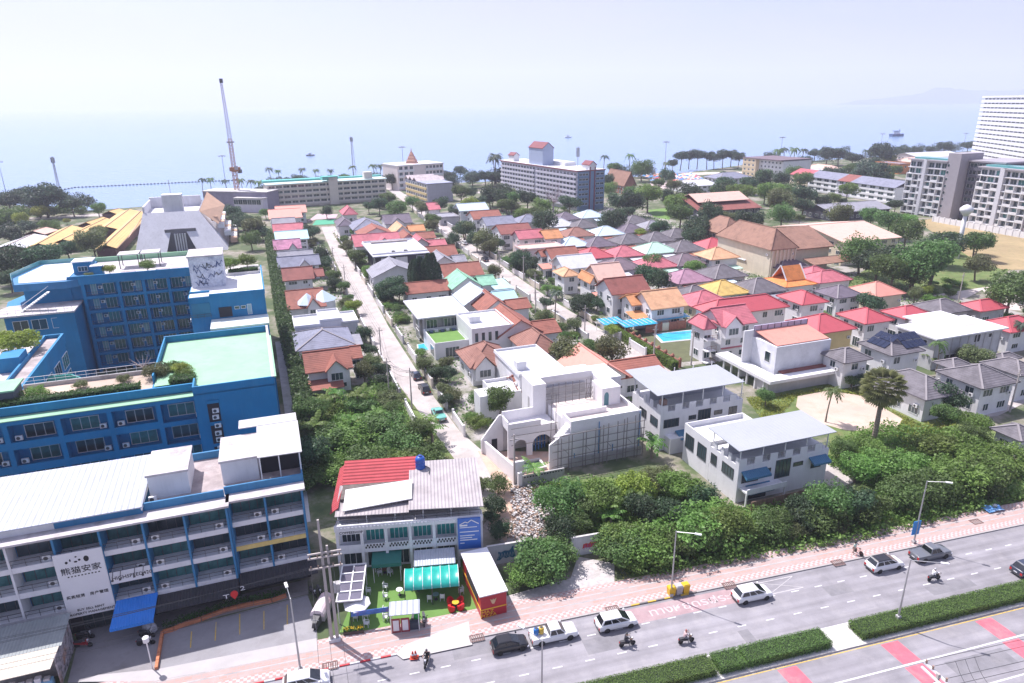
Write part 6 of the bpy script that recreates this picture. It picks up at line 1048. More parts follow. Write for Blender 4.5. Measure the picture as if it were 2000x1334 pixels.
B.box('wall', 0, L, 0, 36, 0, 10, mat('grey_render', (.40, .40, .46), var=.08, streak=.2)); B.box('roof', -.3, L+.3, -.3, 16, 10, 10.4, mat('slate_roof', (.30, .32, .42))); floors(B, 'l', 1, 35, 0, 1, 10, 3, 9, mat('mustard_trim', (.5, .4, .2)), .5, .6)
for i in range(3): b = MB(); gable_roof(b, -.5, L+2, 16+i*7, 23+i*7, 10.4, 1.8, .15, 'u'); B.mb('sheet_roof', b, mat('rusty_white_sheet', (.52, .46, .47), var=.2, dirt=(.35, .25, .25)))
# thatched-like orange hall
def simple(name, label, cat, pts, z, rm, wm, rt='gu', d=None, rise=None, phrase=None, oh=.8, th=20, sides='nl'): return house(label, rt, pts, z, rm, wm, rise=rise, d=d, name=name, cat=cat, phrase=phrase, oh=oh, th=th, sides=sides)
simple('hall', 'hall with steep orange brown roof beside the slab hotel', 'building', [(64.15,418.44), (75.18,413.84)], 5, 'rust', 'k', 'gv', 26, 8, 'the steep orange hall')
simple('shed', 'long white roofed shed by the beach road', 'building', [(106.28,407.7), (122.64,417.39)], 5, 'white', 'w', 'gu', 26, 2)
simple('house', 'two storey house with grey roof left of the cream block', 'house', [(130.44,435), (152.24,451.94)], 6, 'slate', 'w', 'hip', 18, 3)
B = FB('cream_block', 'cream and white four storey block by the shore trees', 'building', (168.83,511.19), (174.53,499.8), 'the cream shore block', 10)
B.box('wall', 0, B.L, 0, 30, 0, 13, mat('pale_yellow_render', (.70, .56, .38), var=.06)); floors(B, 'n', .5, B.L-.5, 0, .6, 13, 4, 3, mat('pale_yellow_render'), .4, .4, bd=.1); B.box('white_wing', B.L, B.L+22, 3, 30, 0, 12.5, WHITE); floors(B, 'n', B.L+1, B.L+21, 3, .6, 12.5, 4, 6, WHITE, .4, .4, bd=.1); B.box('roof', -.5, B.L+22.4, -.5, 30, 13, 13.5, RC['dmauve'])
# row houses with red and grey roofs
B = FB('row_houses', 'terrace of row houses with alternating red and grey roofs', 'building', (175.67,438.65), (200.46,361.05), 'the row houses', 8); L = B.L
fs = [0, .2, .5, .62, 1]; ms = [RC['red'], RC['slate'], RC['dbrown'], RC['slate']]; wms = [WC['c'], WHITE, WC['l'], WHITE]
for i in range(4):
    B.box('wall', fs[i]*L, fs[i+1]*L, 0, 14, 0, 8.5, wms[i]); b = MB(); gable_roof(b, fs[i]*L, fs[i+1]*L, -.8, 14.8, 8.5, 3.2, .2, 'u'); B.mb('roof', b, ms[i]); nb = max(2, int((fs[i+1]-fs[i])*L/5.5)); floors(B, 'n', fs[i]*L+.3, fs[i+1]*L-.3, 0, .4, 8.5, 3, nb, wms[i], .5, .6, bd=.3)
simple('shed', 'long low shed with pale grey roof before the row houses', 'building', [(140.9,318.45), (178.16,320.97)], 4, 'grey2', 'd', 'gu', 20, 2.5)
B = simple('pavilion', 'brown timber pavilion with raised pinkish roof among the trees', 'building', [(83.13,314.47), (117.34,321.2)], 5, 'dbrown', 'd', 'gu', 28, 4, 'the timber pavilion'); simple_u = bbox([(83.13,314.47), (117.34,321.2)], 20)
b = MB(); gable_roof(b, simple_u[0]+3, simple_u[1]-3, simple_u[2]+6, simple_u[2]+22, 8.2, 3, .2, 'u'); B.mb('raised_roof', b, RC['peach'])
# brown roofed assembly hall complex
B = simple('assembly_hall', 'large hall with sweeping brown hip roof and cream walls', 'building', [(73.37,220.88), (79.12,212.97), (89.09,208.88)], 9, 'rust', 'c', 'hip', 28, 5.5, 'the brown-roofed hall', sides=''); a0, a1, b0, b1 = bbox([(73.37,220.88), (79.12,212.97), (89.09,208.88)], 20)
b = MB(); gable_roof(b, a1-7, a1+15, b0+1, b0+25, 8.2, 4.6, .3, 'u'); B.mb('roof', b, RC['rust']); B.box('wall', a1-1, a1+14, b0+2, b0+24, 0, 8, WC['c']); b = MB(); b.hexa([(a1+2, b0-5, 4.2), (a1+20, b0-5, 4.2), (a1+20, b0, 5.2), (a1+2, b0, 5.2)], [(a1+2, b0-5, 4.4), (a1+20, b0-5, 4.4), (a1+20, b0, 5.4), (a1+2, b0, 5.4)]); B.mb('lean_to', b, RC['rust'])
for i in range(7): B.box('buttress', a0+1+i*(a1-a0-2)/6, a0+1.4+i*(a1-a0-2)/6, b0+.3, b0+.8, 0, 9, mat('cream_wall'))
B = simple('annex_hall', 'hall annex with huge flat peach roof', 'building', [(110.95,252.59), (108.6,220.91), (131.84,231.17)], 8, 'peach', 'c', 'gu', 34, 3, 'the peach-roofed annex')
simple('pavilion', 'small brown hip roofed pavilion left of the big hall', 'building', [(74.94,259.52), (77.53,247.51), (88.57,253.87)], 6, 'rust', 'c', 'hip', 18, 5); B = simple('pavilion', 'little brown pyramid roofed pavilion before the big hall', 'building', [(82.06,246.36), (85.22,243.27), (92.69,248.83)], 4.6, 'rust', 'c', 'hip', 11, 3.5)
# grey condominiums on the right
GRW = mat('taupe_render', (.33, .31, .34), var=.06); LGW = mat('light_grey_render', (.56, .56, .60), var=.05)
def condo(label, p, q, H, nf, nb, tower, phrase=None):
    B = FB('condominium', label, 'apartments', p, q, phrase, H, 'grey condominiums on the right'); L = B.L
    B.box('wall', 0, L, 0, 26, 0, H, LGW); fh = (H-1)/nf; w = L/nb
    for k in range(nf):
        z = .8+k*fh
        for i in range(nb): B.win((i+.5)*w, 0, z+.3, 'n', round(w*.78, 1), round(fh*.7, 1), 2, GLASS_T if (i*3+k) % 4 == 1 else GLASS, WFRAME);
        B.box('floor_slab', 0, L, -1.5, 0, z-.15, z+.12, WHITE)
        for i in range(nb):
            if (i+k) % 2 and k < nf-2: B.box('balcony_box', i*w+.1, (i+1)*w-.1, -1.5, -1.35, z+.12, z+1.0, WHITE)
    for i in range(nb+1): B.box('white_fin', i*w-.12, i*w+.12, -1.5, 0, 0, H-fh*(2 if i not in (nb//2,) else 0), WHITE)
    B.box('grey_fin', L*.42, L*.5, -1.8, .1, 0, H+.5, LGW); B.box('roof', -.6, L+.4, -1.6, 26, H, H+.5, GRW); B.box('roof_garden', 1, L-1, 1, 8, H+.5, H+1.3, mat('green_glass', (.12, .36, .36)))
    if tower: B.box('stair_tower', L, L+6, -1, 14, 0, H+4, GRW); B.box('dark_wing', L+6, L+22, 5, 28, 0, H+.5, mat('charcoal_render', (.10, .10, .13))); floors(B, 'n', L+6.5, L+21.5, 5, 1, H, nf, 4, mat('charcoal_render'), .6, .8, bd=.8); B.box('roof', L+6, L+22.5, 4, 28, H+.5, H+1.2, GRW)
    for k in range(nf): B.win(L+.01 if not tower else L+1, -1 if tower else 3, 2+k*fh, 'n' if tower else 'r', 1.0, 1.2, 1)
    return B
condo('grey condominium with white balcony frames left of its twin', (190.77,334.99), (198.32,317.99), 25, 8, 6, True, 'the left grey condominium'); condo('grey condominium with white balcony frames at the right picture edge', (203.54,302.65), (210.24,279.42), 24, 8, 7, True, 'the right grey condominium')
bw = FB('perimeter_wall', 'white perimeter wall along the dry field before the condominiums', 'wall', (189.41,307.6), (202.28,263.12)); bw.box('wall', 0, bw.L, 0, .3, 0, 2.4, WHITE)
for i in range(16): bw.box('pier', i*bw.L/16, i*bw.L/16+.5, -.15, .45, 0, 2.7, WHITE)
# tall white tower
B = FB('white_tower', 'tall white apartment tower with horizontal balcony strips at the right edge', 'tower', (399.4,608.47), (370.84,482.2), 'the tall white tower', 40); L = B.L
B.box('wall', 0, L, 0, 20, 0, 53, WHITE); nf = 15; fh = 51/nf
for k in range(nf):
    z = 1.5+k*fh; B.box('balcony_strip', -.6, L, -2, -.02, z-.3, z+fh*.58, WHITE)
    for i in range(18): B.win((i+.5)*L/18, 0, z+fh*.45, 'n', round(L/18*.62, 1), round(fh*.46, 1), 2, GLASS)
B.box('roof_edge', -.6, L, -2, 20, 52.6, 54, WHITE)
simple('market_hall', 'low shed with pale scalloped roofs beside the white tower', 'building', [(340.61,586.47), (389.09,606.75)], 6, 'white', 'p', 'gu', 30, 3); simple('market_hall', 'low shed with pinkish brown roof beside the scalloped one', 'building', [(317.46,554.87), (348.92,574.25)], 5, 'peach', 'p', 'hip', 20, 3); simple('orange_building', 'small building with bright orange side wall near the shore', 'building', [(283.33,519.73), (296.18,518.32)], 7, 'slate', WC['y'] if False else mat('orange_render', (.62, .22, .06)), 'flat', 22, 1); simple('shed', 'flat pale shed among the shore trees', 'building', [(203.11,494.06), (227.68,503.1)], 3.5, 'white', 'w', 'gu', 14, 1.5); simple('shed', 'low pale roofed shed behind the row houses', 'building', [(224.19,515.93), (245.22,507.72)], 4, 'peach', 'w', 'hip', 30, 3)
# ---- left: concrete tent-like building, yellow roofed rows, depot
CONCG = mat('raw_concrete', (.62, .62, .66), var=.1, scale=.25, streak=.35, dirt=(.33, .32, .34)); TAN = mat('tan_panel', (.58, .38, .26), var=.08)
B = Bld('concrete_building', 'raw concrete tent shaped building with trapezoid portal behind the blue hotel', 'building', 20.5, *fr((-138.4,258.9), 20.5), phrase='the concrete tent building', z=12); W_ = fr((-119.47,263.14), 20.5)[0]-B.u; B.u = B.v = 0
Hc = 14; tl, tr = 0, W_; D = 34; F_ = -11; L = W_
b = MB(); n0 = [(-3.8, F_, 0), (W_*.36, F_, 0), (W_*.48, F_+6.4, 8.2), (W_*.72, F_+6.4, 8.2), (W_*.92, F_, 0), (W_+9, F_, 0), (tr, 0, Hc), (tl, 0, Hc)]
b.add(n0, [(0, 1, 2, 7), (2, 3, 6, 7), (3, 4, 5, 6)]); b.add([(-3.8, F_, 0), (0, 0, Hc), (0, D, Hc), (-3.8, D, 0)], [(0, 1, 2, 3)]); b.add([(W_+9, F_, 0), (W_+9, D, 0), (tr, D, Hc), (tr, 0, Hc)], [(0, 1, 2, 3)]); b.add([(tl, .8, Hc-1.2), (tr, .8, Hc-1.2), (tr, D, Hc-1.2), (tl, D, Hc-1.2)], [(0, 1, 2, 3)]); b.add([(0, D, 0), (tl, D, Hc), (tr, D, Hc), (L, D, 0)], [(0, 1, 2, 3)])
B.mb('sloped_shell', b, CONCG); B.box('portal_back', W_*.36, W_*.92, F_+5.5, F_+6, 0, 8.2, mat('dark_portal', (.14, .14, .16)))
for i in range(5): B.box('portal_column', W_*.52+i*W_*.045, W_*.52+i*W_*.045+.5, F_+4.6, F_+5.4, 0, 6.5, CONCG)
B.box('roof_tower', W_*.36, W_*.72, 3, 8, Hc-1.2, Hc+6, WHITE); B.box('roof_wall', tl, tl+.6, .8, 24, Hc-1.2, Hc+2.2, CONCG); B.box('roof_wall', tl, tr, 24, 25, Hc-1.2, Hc+3, CONCG); b = MB(); b.tube((W_*.5, 10, Hc+4), (W_*.5, 10, Hc+11), .12); B.mb('mast', b, STEEL)
b = MB(); T4 = [(tr+.4, 1, Hc-.5), (tr+6.5, -1, 8.5), (tr+9.5, 8, 14.5), (tr+3.5, 12, 19.5)]; b.add(T4, [(0, 1, 2, 3)]); b.add([(x-.2, y+.5, z) for x, y, z in T4], [(3, 2, 1, 0)]); B.mb('tan_roof_panel', b, TAN); b = MB(); b.add([(-5.5, -6, 6), (-.4, -.5, 12.6), (-.4, 10, 12.6), (-6.5, 8, 6)], [(0, 1, 2, 3)]); B.mb('tan_roof_panel', b, TAN)
for k in range(4):
    for i in range(6): B.box('balcony', tr+4+(3-k)*2.0, tr+6.4+(3-k)*2.0, 1+i*6, 6+i*6, .5+k*3.0, 2.2+k*3.0, TAN if (i+k) % 3 == 0 else WHITE)
BR2 = mat('ochre_roof', (.62, .42, .17), var=.08, scale=.3, bands=('Y', .8), bdepth=.2)
for i, (pn, pf, wv, lab, m) in enumerate((((-146.17,244.05), (-175.52,327.08), 7, 'long ochre roofed market row nearest the concrete building', BR2), ((-168.03,283.72), (-184.86,334.48), 10, 'ochre roofed market row second from the concrete building', BR2), ((-168.71,255.89), (-180.69,306.42), 9, 'ochre roofed market row in the middle', BR2), ((-172.69,247.9), (-184.95,288.08), 9, 'ochre roofed market row third from the shore trees', BR2), ((-182.19,245.72), (-187.83,268.57), 12, 'white roofed market row at the left edge', RC['white']), ((-183.05,295.15), (-184.32,310.62), 8, 'short ochre roofed hut before the shore', BR2), ((-191.38,328.04), (-191.56,337.24), 8, 'small ochre roofed hut closest to the shore', BR2), ((-192.69,275.09), (-193.29,285.06), 9, 'pale pink roofed market row among left trees', RC['peach']))):
    th = math.degrees(math.atan2(pf[1]-pn[1], pf[0]-pn[0])); L = math.dist(pn, pf); o = thing('market_row', lab, 'building', pn, R(th), 'market rows left of the concrete building'); part(o, 'wall', MB().box(.3, L-.3, -wv/2+.5, wv/2-.5, 0, 3.6), mat('maroon_brown_wall', (.16, .08, .08), var=.2)); b = MB(); gable_roof(b, 0, L, -wv/2, wv/2, 3.6, 1.5, .15, 'u'); part(o, 'roof', b, m); part(o, 'ridge_cap', MB().box(0, L, -.2, .2, 5.0, 5.18), mat('brown_gutter', (.2, .12, .08))); part(o, 'gutter', MB().box(0, L, -wv/2-.4, -wv/2-.05, 3.2, 3.6), mat('brown_gutter'))
landmark('the ochre market rows', (-187.07,290.13), 4)
B = FB('grey_depot', 'dark grey long building beside the crane by the shore', 'building', (-161.95,359.99), (-126.21,352.87), 'the grey depot', 8); B.box('wall', 0, B.L, 4, 16, 0, 9.6, mat('dusky_render', (.26, .24, .32), var=.12, streak=.2)); B.box('wall', B.L*.55, B.L, 0, 4, 0, 7, WC['l']); B.box('roof', B.L*.55, B.L+.5, -.5, 4, 7, 7.4, CONC); B.box('roof', -.3, B.L+.3, 3.7, 16.3, 9.6, 10, CONC)
for i in range(6): B.win(B.L*(.58+.07*i), 0, 4, 'n', 2.4, 2.4, 2, GLASS)
# ---- crane
cx, cy = (-144.37,367.32); cr_ = thing('tower_crane', 'tall luffing tower crane with raised jib by the shore', 'crane', (cx, cy)); cr_.scale = (.82, .82, .815); landmark('the tower crane', (cx, cy), 20)
CRM = mat('crane_orange', (.36, .16, .08), var=.15); CRG = mat('crane_grey', (.38, .36, .40), var=.1)
def lattice(z0, z1, s0, s1, m, r, step, name, lean=(0, 0)):
    b = MB(); n = int((z1-z0)/step); P_ = lambda i, c: (c[0]*(s0+(s1-s0)*i/n)+lean[0]*i/n, c[1]*(s0+(s1-s0)*i/n)+lean[1]*i/n, z0+(z1-z0)*i/n); cs = [(-1, -1), (1, -1), (1, 1), (-1, 1)]
    for i in range(n):
        for k in range(4): b.tube(P_(i, cs[k]), P_(i+1, cs[k]), r, n=4, caps=False); b.tube(P_(i, cs[k]), P_(i+1, cs[(k+1) % 4]), r*.6, n=3, caps=False); b.tube(P_(i+1, cs[k]), P_(i+1, cs[(k+1) % 4]), r*.6, n=3, caps=False)
    return part(cr_, name, b, m)
lattice(0, 26, 1.15, 1.15, CRM, .2, 2.2, 'mast'); part(cr_, 'slewing_platform', MB().box(-2.4, 3.6, -1.6, 1.6, 24, 26.5), CRM); part(cr_, 'cab', MB().box(1.4, 3.2, -3, -1.6, 25, 27.4), CRG); part(cr_, 'counterweight', MB().box(2.6, 4.4, -1.4, 1.4, 22.8, 25), DMETAL); lattice(26.5, 44, 1.0, .9, CRM, .16, 1.8, 'lower_jib'); part(cr_, 'collar', MB().box(-1.8, 1.8, -1.6, 1.6, 41.5, 42.4), CRG); lattice(44, 78, .9, .45, CRG, .11, 1.7, 'jib', (-.6, 0)); part(cr_, 'jib_head', MB().box(-1.3, .4, -.7, .7, 77, 79.5), DMETAL)
# ---- masts, lamp masts, telecom towers, water tower
def lampmast(label, p, h):
    o = thing('lamp_mast', label, 'lamp mast', p, 0, 'high lamp masts along the beach road'); part(o, 'pole', MB().tube((0, 0, 0), (0, 0, h), .28, .14, 8), STEEL); b = MB(); b.lathe([(.3, 0), (1.7, .1), (1.7, .3), (.3, .5)], 10, (0, 0, h)); part(o, 'lamp_ring', b, DMETAL)
    for i in range(6): a = i*math.pi/3; part(o, 'floodlight', MB().box(2*math.cos(a)-.35, 2*math.cos(a)+.35, 2*math.sin(a)-.35, 2*math.sin(a)+.35, h-.2, h+.3), GREYC)
for lab, p, h_ in (('high lamp mast at the far left edge', (-318.58,439.32), 20), ('high lamp mast just left of the crane', (-187.44,459.59), 21), ('high lamp mast beside the spired hotel', (-74.01,485.88), 24), ('high lamp mast right of the slab hotel', (109.91,499.86), 25), ('high lamp mast right of the cream shore block', (217.58,568.27), 24), ('high lamp mast before the round shore tree', (331.06,633.03), 23), ('high lamp mast left of the tall white tower', (471.87,737.1), 18)): lampmast(lab, p, h_)
def telecom(label, p, h_, w0, gm):
    o = thing('telecom_tower', label, 'tower', p); b = MB(); n = 12
    for i in range(n):
        z0, z1 = h_*i/n, h_*(i+1)/n; s0, s1 = w0*(1-.6*i/n), w0*(1-.6*(i+1)/n)
        for k in range(3): a = k*2*math.pi/3; a2 = (k+1)*2*math.pi/3; b.tube((s0*math.cos(a), s0*math.sin(a), z0), (s1*math.cos(a), s1*math.sin(a), z1), .14, n=4, caps=False); b.tube((s0*math.cos(a), s0*math.sin(a), z0), (s1*math.cos(a2), s1*math.sin(a2), z1), .09, n=3, caps=False)
    part(o, 'lattice', b, gm)
    for k in range(6): a = k*math.pi/3; part(o, 'antenna', MB().box(.9*math.cos(a)-.2, .9*math.cos(a)+.2, .9*math.sin(a)-.2, .9*math.sin(a)+.2, h_-3.4, h_-.4), GREYC)
telecom('lattice telecom tower behind the teal roofed school', (-114.8,514.85), 30, 1.4, GREYC); telecom('leaning looking lattice telecom tower near the left shore trees', (-264.77,408.73), 25, .9, GREYC)
o = thing('roof_antenna', 'cluster of antennas on the slab hotel roof', 'antenna', (*(34,354.94), 20.1)); part(o, 'mast', MB().tube((0, 0, 0), (0, 0, 11), .15), STEEL)
for i in range(4): part(o, 'panel', MB().box(-.9+i*.5, -.6+i*.5, -.1, .1, 6, 10.5), GREYC)
wt = thing('water_tower', 'white mushroom water tower at the edge of the dry field', 'water tower', (153.49,231.47)); wt.scale = (.85, .85, .88); landmark('the white water tower', (153.49,231.47), 10); part(wt, 'shaft', MB().lathe([(.95, 0), (.8, 8), (.75, 17)], 16), WHITE, True); part(wt, 'tank', MB().lathe([(.75, 16.5), (2.4, 18.6), (2.4, 19.4), (1.2, 20.6), (.1, 21)], 18), WHITE, True); part(wt, 'finial', MB().tube((0, 0, 21), (0, 0, 22), .08), DMETAL)
# ---- boats, floats
def boat(label, p, L, m, rz):
    o = thing('boat', label, 'boat', (*p, -1.2), rz); b = MB(); st = [(-.5, .30), (-.3, .36), (0, .38), (.25, .30), (.42, .14), (.5, .01)]
    for x, w_ in st: b.v += [(x*L, -w_*L*.5, .14*L), (x*L, -w_*L*.3, -.05*L), (x*L, w_*L*.3, -.05*L), (x*L, w_*L*.5, .14*L)]
    for i in range(5):
        for k in range(3): a = i*4+k; b.f.append((a, a+1, a+5, a+4)); b.mi.append(0)
        b.f.append((i*4, i*4+4, i*4+7, i*4+3)); b.mi.append(0)
    b.f.append((0, 3, 2, 1)); b.mi.append(0); part(o, 'hull', b, m); part(o, 'cabin', MB().box(-.2*L, .05*L, -.1*L, .1*L, .14*L, .28*L), WHITE); part(o, 'mast', MB().tube((.1*L, 0, .14*L), (.1*L, 0, .4*L), .015*L), DMETAL); part(o, 'canopy', MB().box(-.3*L, .08*L, -.13*L, .13*L, .29*L, .31*L), m)
NAVY = mat('navy_hull', (.03, .08, .20)); boat('dark wooden boat on the sea above the teal roofed school', (-220.93,782.1), 9, mat('dark_hull', (.10, .09, .10)), .2); boat('large navy boat on the sea left of the white tower', (591.35,1087.54), 26, NAVY, .35); boat('small white boat on the sea above the slab hotel', (92.41,1136.01), 12, WHITE, .3)
fl = thing('float_line', 'line of dark floats strung across the sea left of the crane', 'float line', (*(-304.42,472.78), -1.2)); P0 = Vector((-304.42,472.78)); PM = Vector((-304.34,487.2)); P1 = Vector((-207.12,526.43)); BUOY = shared('buoy', lambda: MB().lathe([(.2, 0), (.7, .3), (.7, .7), (.2, 1.0)], 8).mesh('float', mat('dark_float', (.08, .09, .12))))
pts = [P0+(PM-P0)*(i/4) for i in range(4)]+[PM+(P1-PM)*(i/46) for i in range(47)]
for p in pts: link('float', BUOY, fl, (p.x-P0.x, p.y-P0.y, -.3))
b = MB(); b.path([(p.x-P0.x, p.y-P0.y, .1) for p in pts], .08, 3); part(fl, 'rope', b, DMETAL)
# sports court and promenade
patch('sports_court', [(-90.77,312.76), (-81.55,315.74), (-84.09,328.72), (-92.92,327.33)], mat('green_court', (.06, .34, .20), var=.08), .06); patch('sports_court_apron', [(-96.2,323.79), (-97.69,347.58), (-86.68,344.81), (-84.56,330.67), (-93.43,329.26)], mat('pink_court', (.50, .36, .38), var=.1), .055)
patch('promenade', [(86.81,438.12), (103.7,510.26), (134.6,522.88), (115.66,443.43)], mat('beach_paving', (.50, .42, .40), var=.3, scale=.3, dirt=(.35, .2, .2)), .045)
patch('beach', [(105.68,520.3), (108.8,536.11), (189.52,545.31), (184.02,528.98)], mat('beach_sand', (.62, .55, .48), var=.1), .05)
# parasols on the beach promenade: too small to count singly in the photo
b = MB(); rr = random.Random(5)
PX = [(94,461.07), (132.07,512.73)]
for i in range(150):
    x = rr.uniform(PX[0][0], PX[1][0]); y = rr.uniform(min(PX[0][1], PX[1][1]), max(PX[0][1], PX[1][1])); b.cur = rr.randrange(4); b.lathe([(1.6, 2.2), (.05, 3.0)], 6, (x, y, 0))
o = link('beach_parasols', b.mesh('beach_parasols', [mat('red_canvas', (.55, .08, .08)), BRW, mat('blue_canvas', (.08, .25, .5)), mat('peach_canvas', (.6, .35, .25))])); tag(o, 'crowd of small coloured parasols on the beach promenade', 'parasols', kind='stuff')
# ================================================================ vehicles
TYRE = mat('tyre', (.02, .02, .02), rough=.9); RIM = mat('alloy_rim', (.45, .45, .46), rough=.35, metal=.7); LAMPW = mat('headlamp', (.75, .75, .78), rough=.1); LAMPR = mat('tail_lamp', (.45, .02, .02), rough=.2)
CARG = mat('car_glass', (.012, .016, .02), rough=.05, spec=.9)
def paint(key, c, rough=.28): return mat(key, c, rough=rough, var=.03, scale=.8, coat=.6, spec=.5)
def wheel(parent, x, y, r, w):
    def tm(): b = MB(); b.lathe([(r*.62, -w/2), (r*.95, -w/2), (r, -w/2+.03), (r, w/2-.03), (r*.95, w/2), (r*.62, w/2)], 18); b.v = [(p[0], p[2], p[1]) for p in b.v]; return b.mesh('tyre', TYRE)
    def rm_(): b = MB(); b.lathe([(.03, -w*.42), (r*.66, -w*.4), (r*.66, w*.4), (.03, w*.42)], 12); b.v = [(p[0], p[2], p[1]) for p in b.v]; return b.mesh('rim', RIM)
    o = link('wheel', None, parent, (x, y, r)); o.empty_display_size = .1; link('tyre', shared(('ty', r, w), tm), o); link('rim', shared(('ri', r, w), rm_), o)
def bev(o, w=.07):
    m = o.modifiers.new('b', 'BEVEL'); m.width = w; m.segments = 2; m.limit_method = 'ANGLE'; m.angle_limit = R(25)
    o.data.set_sharp_from_angle(angle=R(50)); return o
def car(label, p, rz, L, W, H, prof, roofp, pt, roofpt=None, bed=None, cat='car', name='car', wr=.32):
    """prof: lower body [(x, ztop, halfwidth)], roofp: (x_rear_base, x_rear_top, x_front_top, x_front_base)"""
    o = thing(name, label, cat, (p[0], p[1], .022), rz); o.scale = (.94, .94, .94); zb = .30; b = MB()
    for x, zt, hw in prof: b.v += [(x, -hw*.94, zb), (x, -hw, zb+.25), (x, -hw, zt-.12), (x, -hw*.90, zt), (x, hw*.90, zt), (x, hw, zt-.12), (x, hw, zb+.25), (x, hw*.94, zb)]
    n = len(prof)
    for i in range(n-1):
        for k in range(8): a = i*8+k; c = i*8+(k+1) % 8; b.f.append((a, c, c+8, a+8)); b.mi.append(0)
    b.f.append(tuple(range(7, -1, -1))); b.f.append(tuple((n-1)*8+k for k in range(8))); b.mi += [0, 0]
    bev(part(o, 'body', b, pt, True))
    belt = max(q[1] for q in prof)*.985; rb, rt_, ft, fb_ = roofp; hw = W/2*.9; ht = W/2*.74
    b = MB(); b.hexa([(rb, -hw, belt-.05), (fb_, -hw, belt-.08), (fb_, hw, belt-.08), (rb, hw, belt-.05)], [(rt_, -ht, H-.05), (ft, -ht, H-.05), (ft, ht, H-.05), (rt_, ht, H-.05)]); bev(part(o, 'cabin', b, pt, True))
    b = MB(); b.hexa([(rt_-.04, -ht-.02, H-.06), (ft+.06, -ht-.02, H-.06), (ft+.06, ht+.02, H-.06), (rt_-.04, ht+.02, H-.06)], [(rt_+.06, -ht+.08, H), (ft-.06, -ht+.08, H), (ft-.06, ht-.08, H), (rt_+.06, ht-.08, H)]); part(o, 'roof', b, roofpt or pt)
    def q_(f, s, z0, z1):   # point on the cabin side: f along, z
        t = (z0-belt)/(H-.05-belt); xr = rb+(rt_-rb)*t; xf = fb_+(ft-fb_)*t; return (xr+(xf-xr)*f, s*(hw+(ht-hw)*t+.012), z0)
    for s in (-1, 1):
        for f0, f1 in ((.07, .36), (.40, .64), (.67, .93)) if L > 4.2 and not bed else ((.08, .46), (.52, .92)):
            b = MB(); b.add([q_(f0, s, belt+.06, 0), q_(f1, s, belt+.06, 0), q_(f1, s, H-.14, 0), q_(f0, s, H-.14, 0)], [(0, 1, 2, 3) if s < 0 else (3, 2, 1, 0)]); part(o, 'side_window', b, CARG)
        b = MB(); b.box(fb_-.28, fb_-.12, s*(W/2+.02) if s > 0 else -W/2-.2, s*(W/2+.2) if s > 0 else -W/2-.02, belt+.02, belt+.18); part(o, 'mirror', b, pt)
        xf = prof[-1][0]; part(o, 'headlight', MB().box(xf-.18, xf+.015, s*W*.36-.2, s*W*.36+.2, prof[-1][1]-.28, prof[-1][1]-.1), LAMPW); xr = prof[0][0]; part(o, 'tail_light', MB().box(xr-.02, xr+.15, s*W*.38-.14, s*W*.38+.14, prof[0][1]-.42, prof[0][1]-.1), LAMPR)
        for x in (-L*.31, L*.315): wheel(o, x, s*(W/2-.1), wr, .22)
    def endg(x0, x1, nm, sg):
        t0, t1 = .12, .9; b = MB(); X = lambda t: x0+(x1-x0)*t+sg*.015; Y = lambda t: (hw+(ht-hw)*t)*.9; Z = lambda t: belt+(H-.05-belt)*t
        b.add([(X(t0), -Y(t0), Z(t0)), (X(t0), Y(t0), Z(t0)), (X(t1), Y(t1), Z(t1)), (X(t1), -Y(t1), Z(t1))], [(0, 1, 2, 3) if sg > 0 else (3, 2, 1, 0)]); part(o, nm, b, CARG)
    endg(fb_, ft, 'windscreen', 1); endg(rb, rt_, 'rear_window', -1)
    part(o, 'bumper', MB().box(prof[-1][0]-.1, prof[-1][0]+.05, -W*.44, W*.44, .28, .5), DMETAL); part(o, 'bumper', MB().box(prof[0][0]-.05, prof[0][0]+.1, -W*.44, W*.44, .28, .5), DMETAL); part(o, 'number_plate', MB().box(prof[0][0]-.07, prof[0][0]-.05, -.22, .22, .55, .68), WHITE)
    if bed:
        x0, x1 = bed; part(o, 'cargo_bed', MB().box(x0+.1, x1-.08, -W*.40, W*.40, .72, prof[0][1]+.008), DARK)
        for s in (-1, 1): part(o, 'bed_rail', MB().box(x0, x1, s*W*.455-.06, s*W*.455+.06, prof[0][1]-.02, prof[0][1]+.06), pt)
        part(o, 'tailgate', MB().box(x0-.03, x0+.06, -W*.43, W*.43, .6, prof[0][1]+.05), pt)
    return o
HATCH = [(-1.95, .82, .78), (-1.85, .95, .84), (-1, .98, .85), (.4, .97, .85), (1.1, .93, .84), (1.75, .82, .8), (1.95, .68, .7)]
MPV = [(-2.3, .9, .82), (-2.2, 1.03, .88), (-1, 1.05, .89), (.8, 1.05, .89), (1.5, 1.0, .88), (2.1, .88, .84), (2.28, .72, .74)]
PICK = [(-2.6, .98, .86), (-2.5, 1.02, .9), (-.75, 1.04, .91), (.9, 1.06, .91), (1.6, 1.06, .9), (2.4, .98, .86), (2.6, .8, .76)]
WP = paint('white_car_paint', (.75, .75, .76)); BP = paint('black_car_paint', (.012, .012, .014)); GP = paint('grey_car_paint', (.13, .14, .16)); TP = paint('teal_car_paint', (.16, .45, .38)); DP = paint('dark_blue_car_paint', (.03, .04, .07)); SP = paint('silver_car_paint', (.42, .43, .45))
hatch = lambda lab, p, rz, pt: car(lab, p, rz, 3.9, 1.7, 1.5, HATCH, (-1.8, -1.3, .1, 1.15), pt)
mpv = lambda lab, p, rz, pt, rp=None: car(lab, p, rz, 4.5, 1.78, 1.68, MPV, (-2.15, -1.7, .3, 1.5), pt, rp, wr=.34)
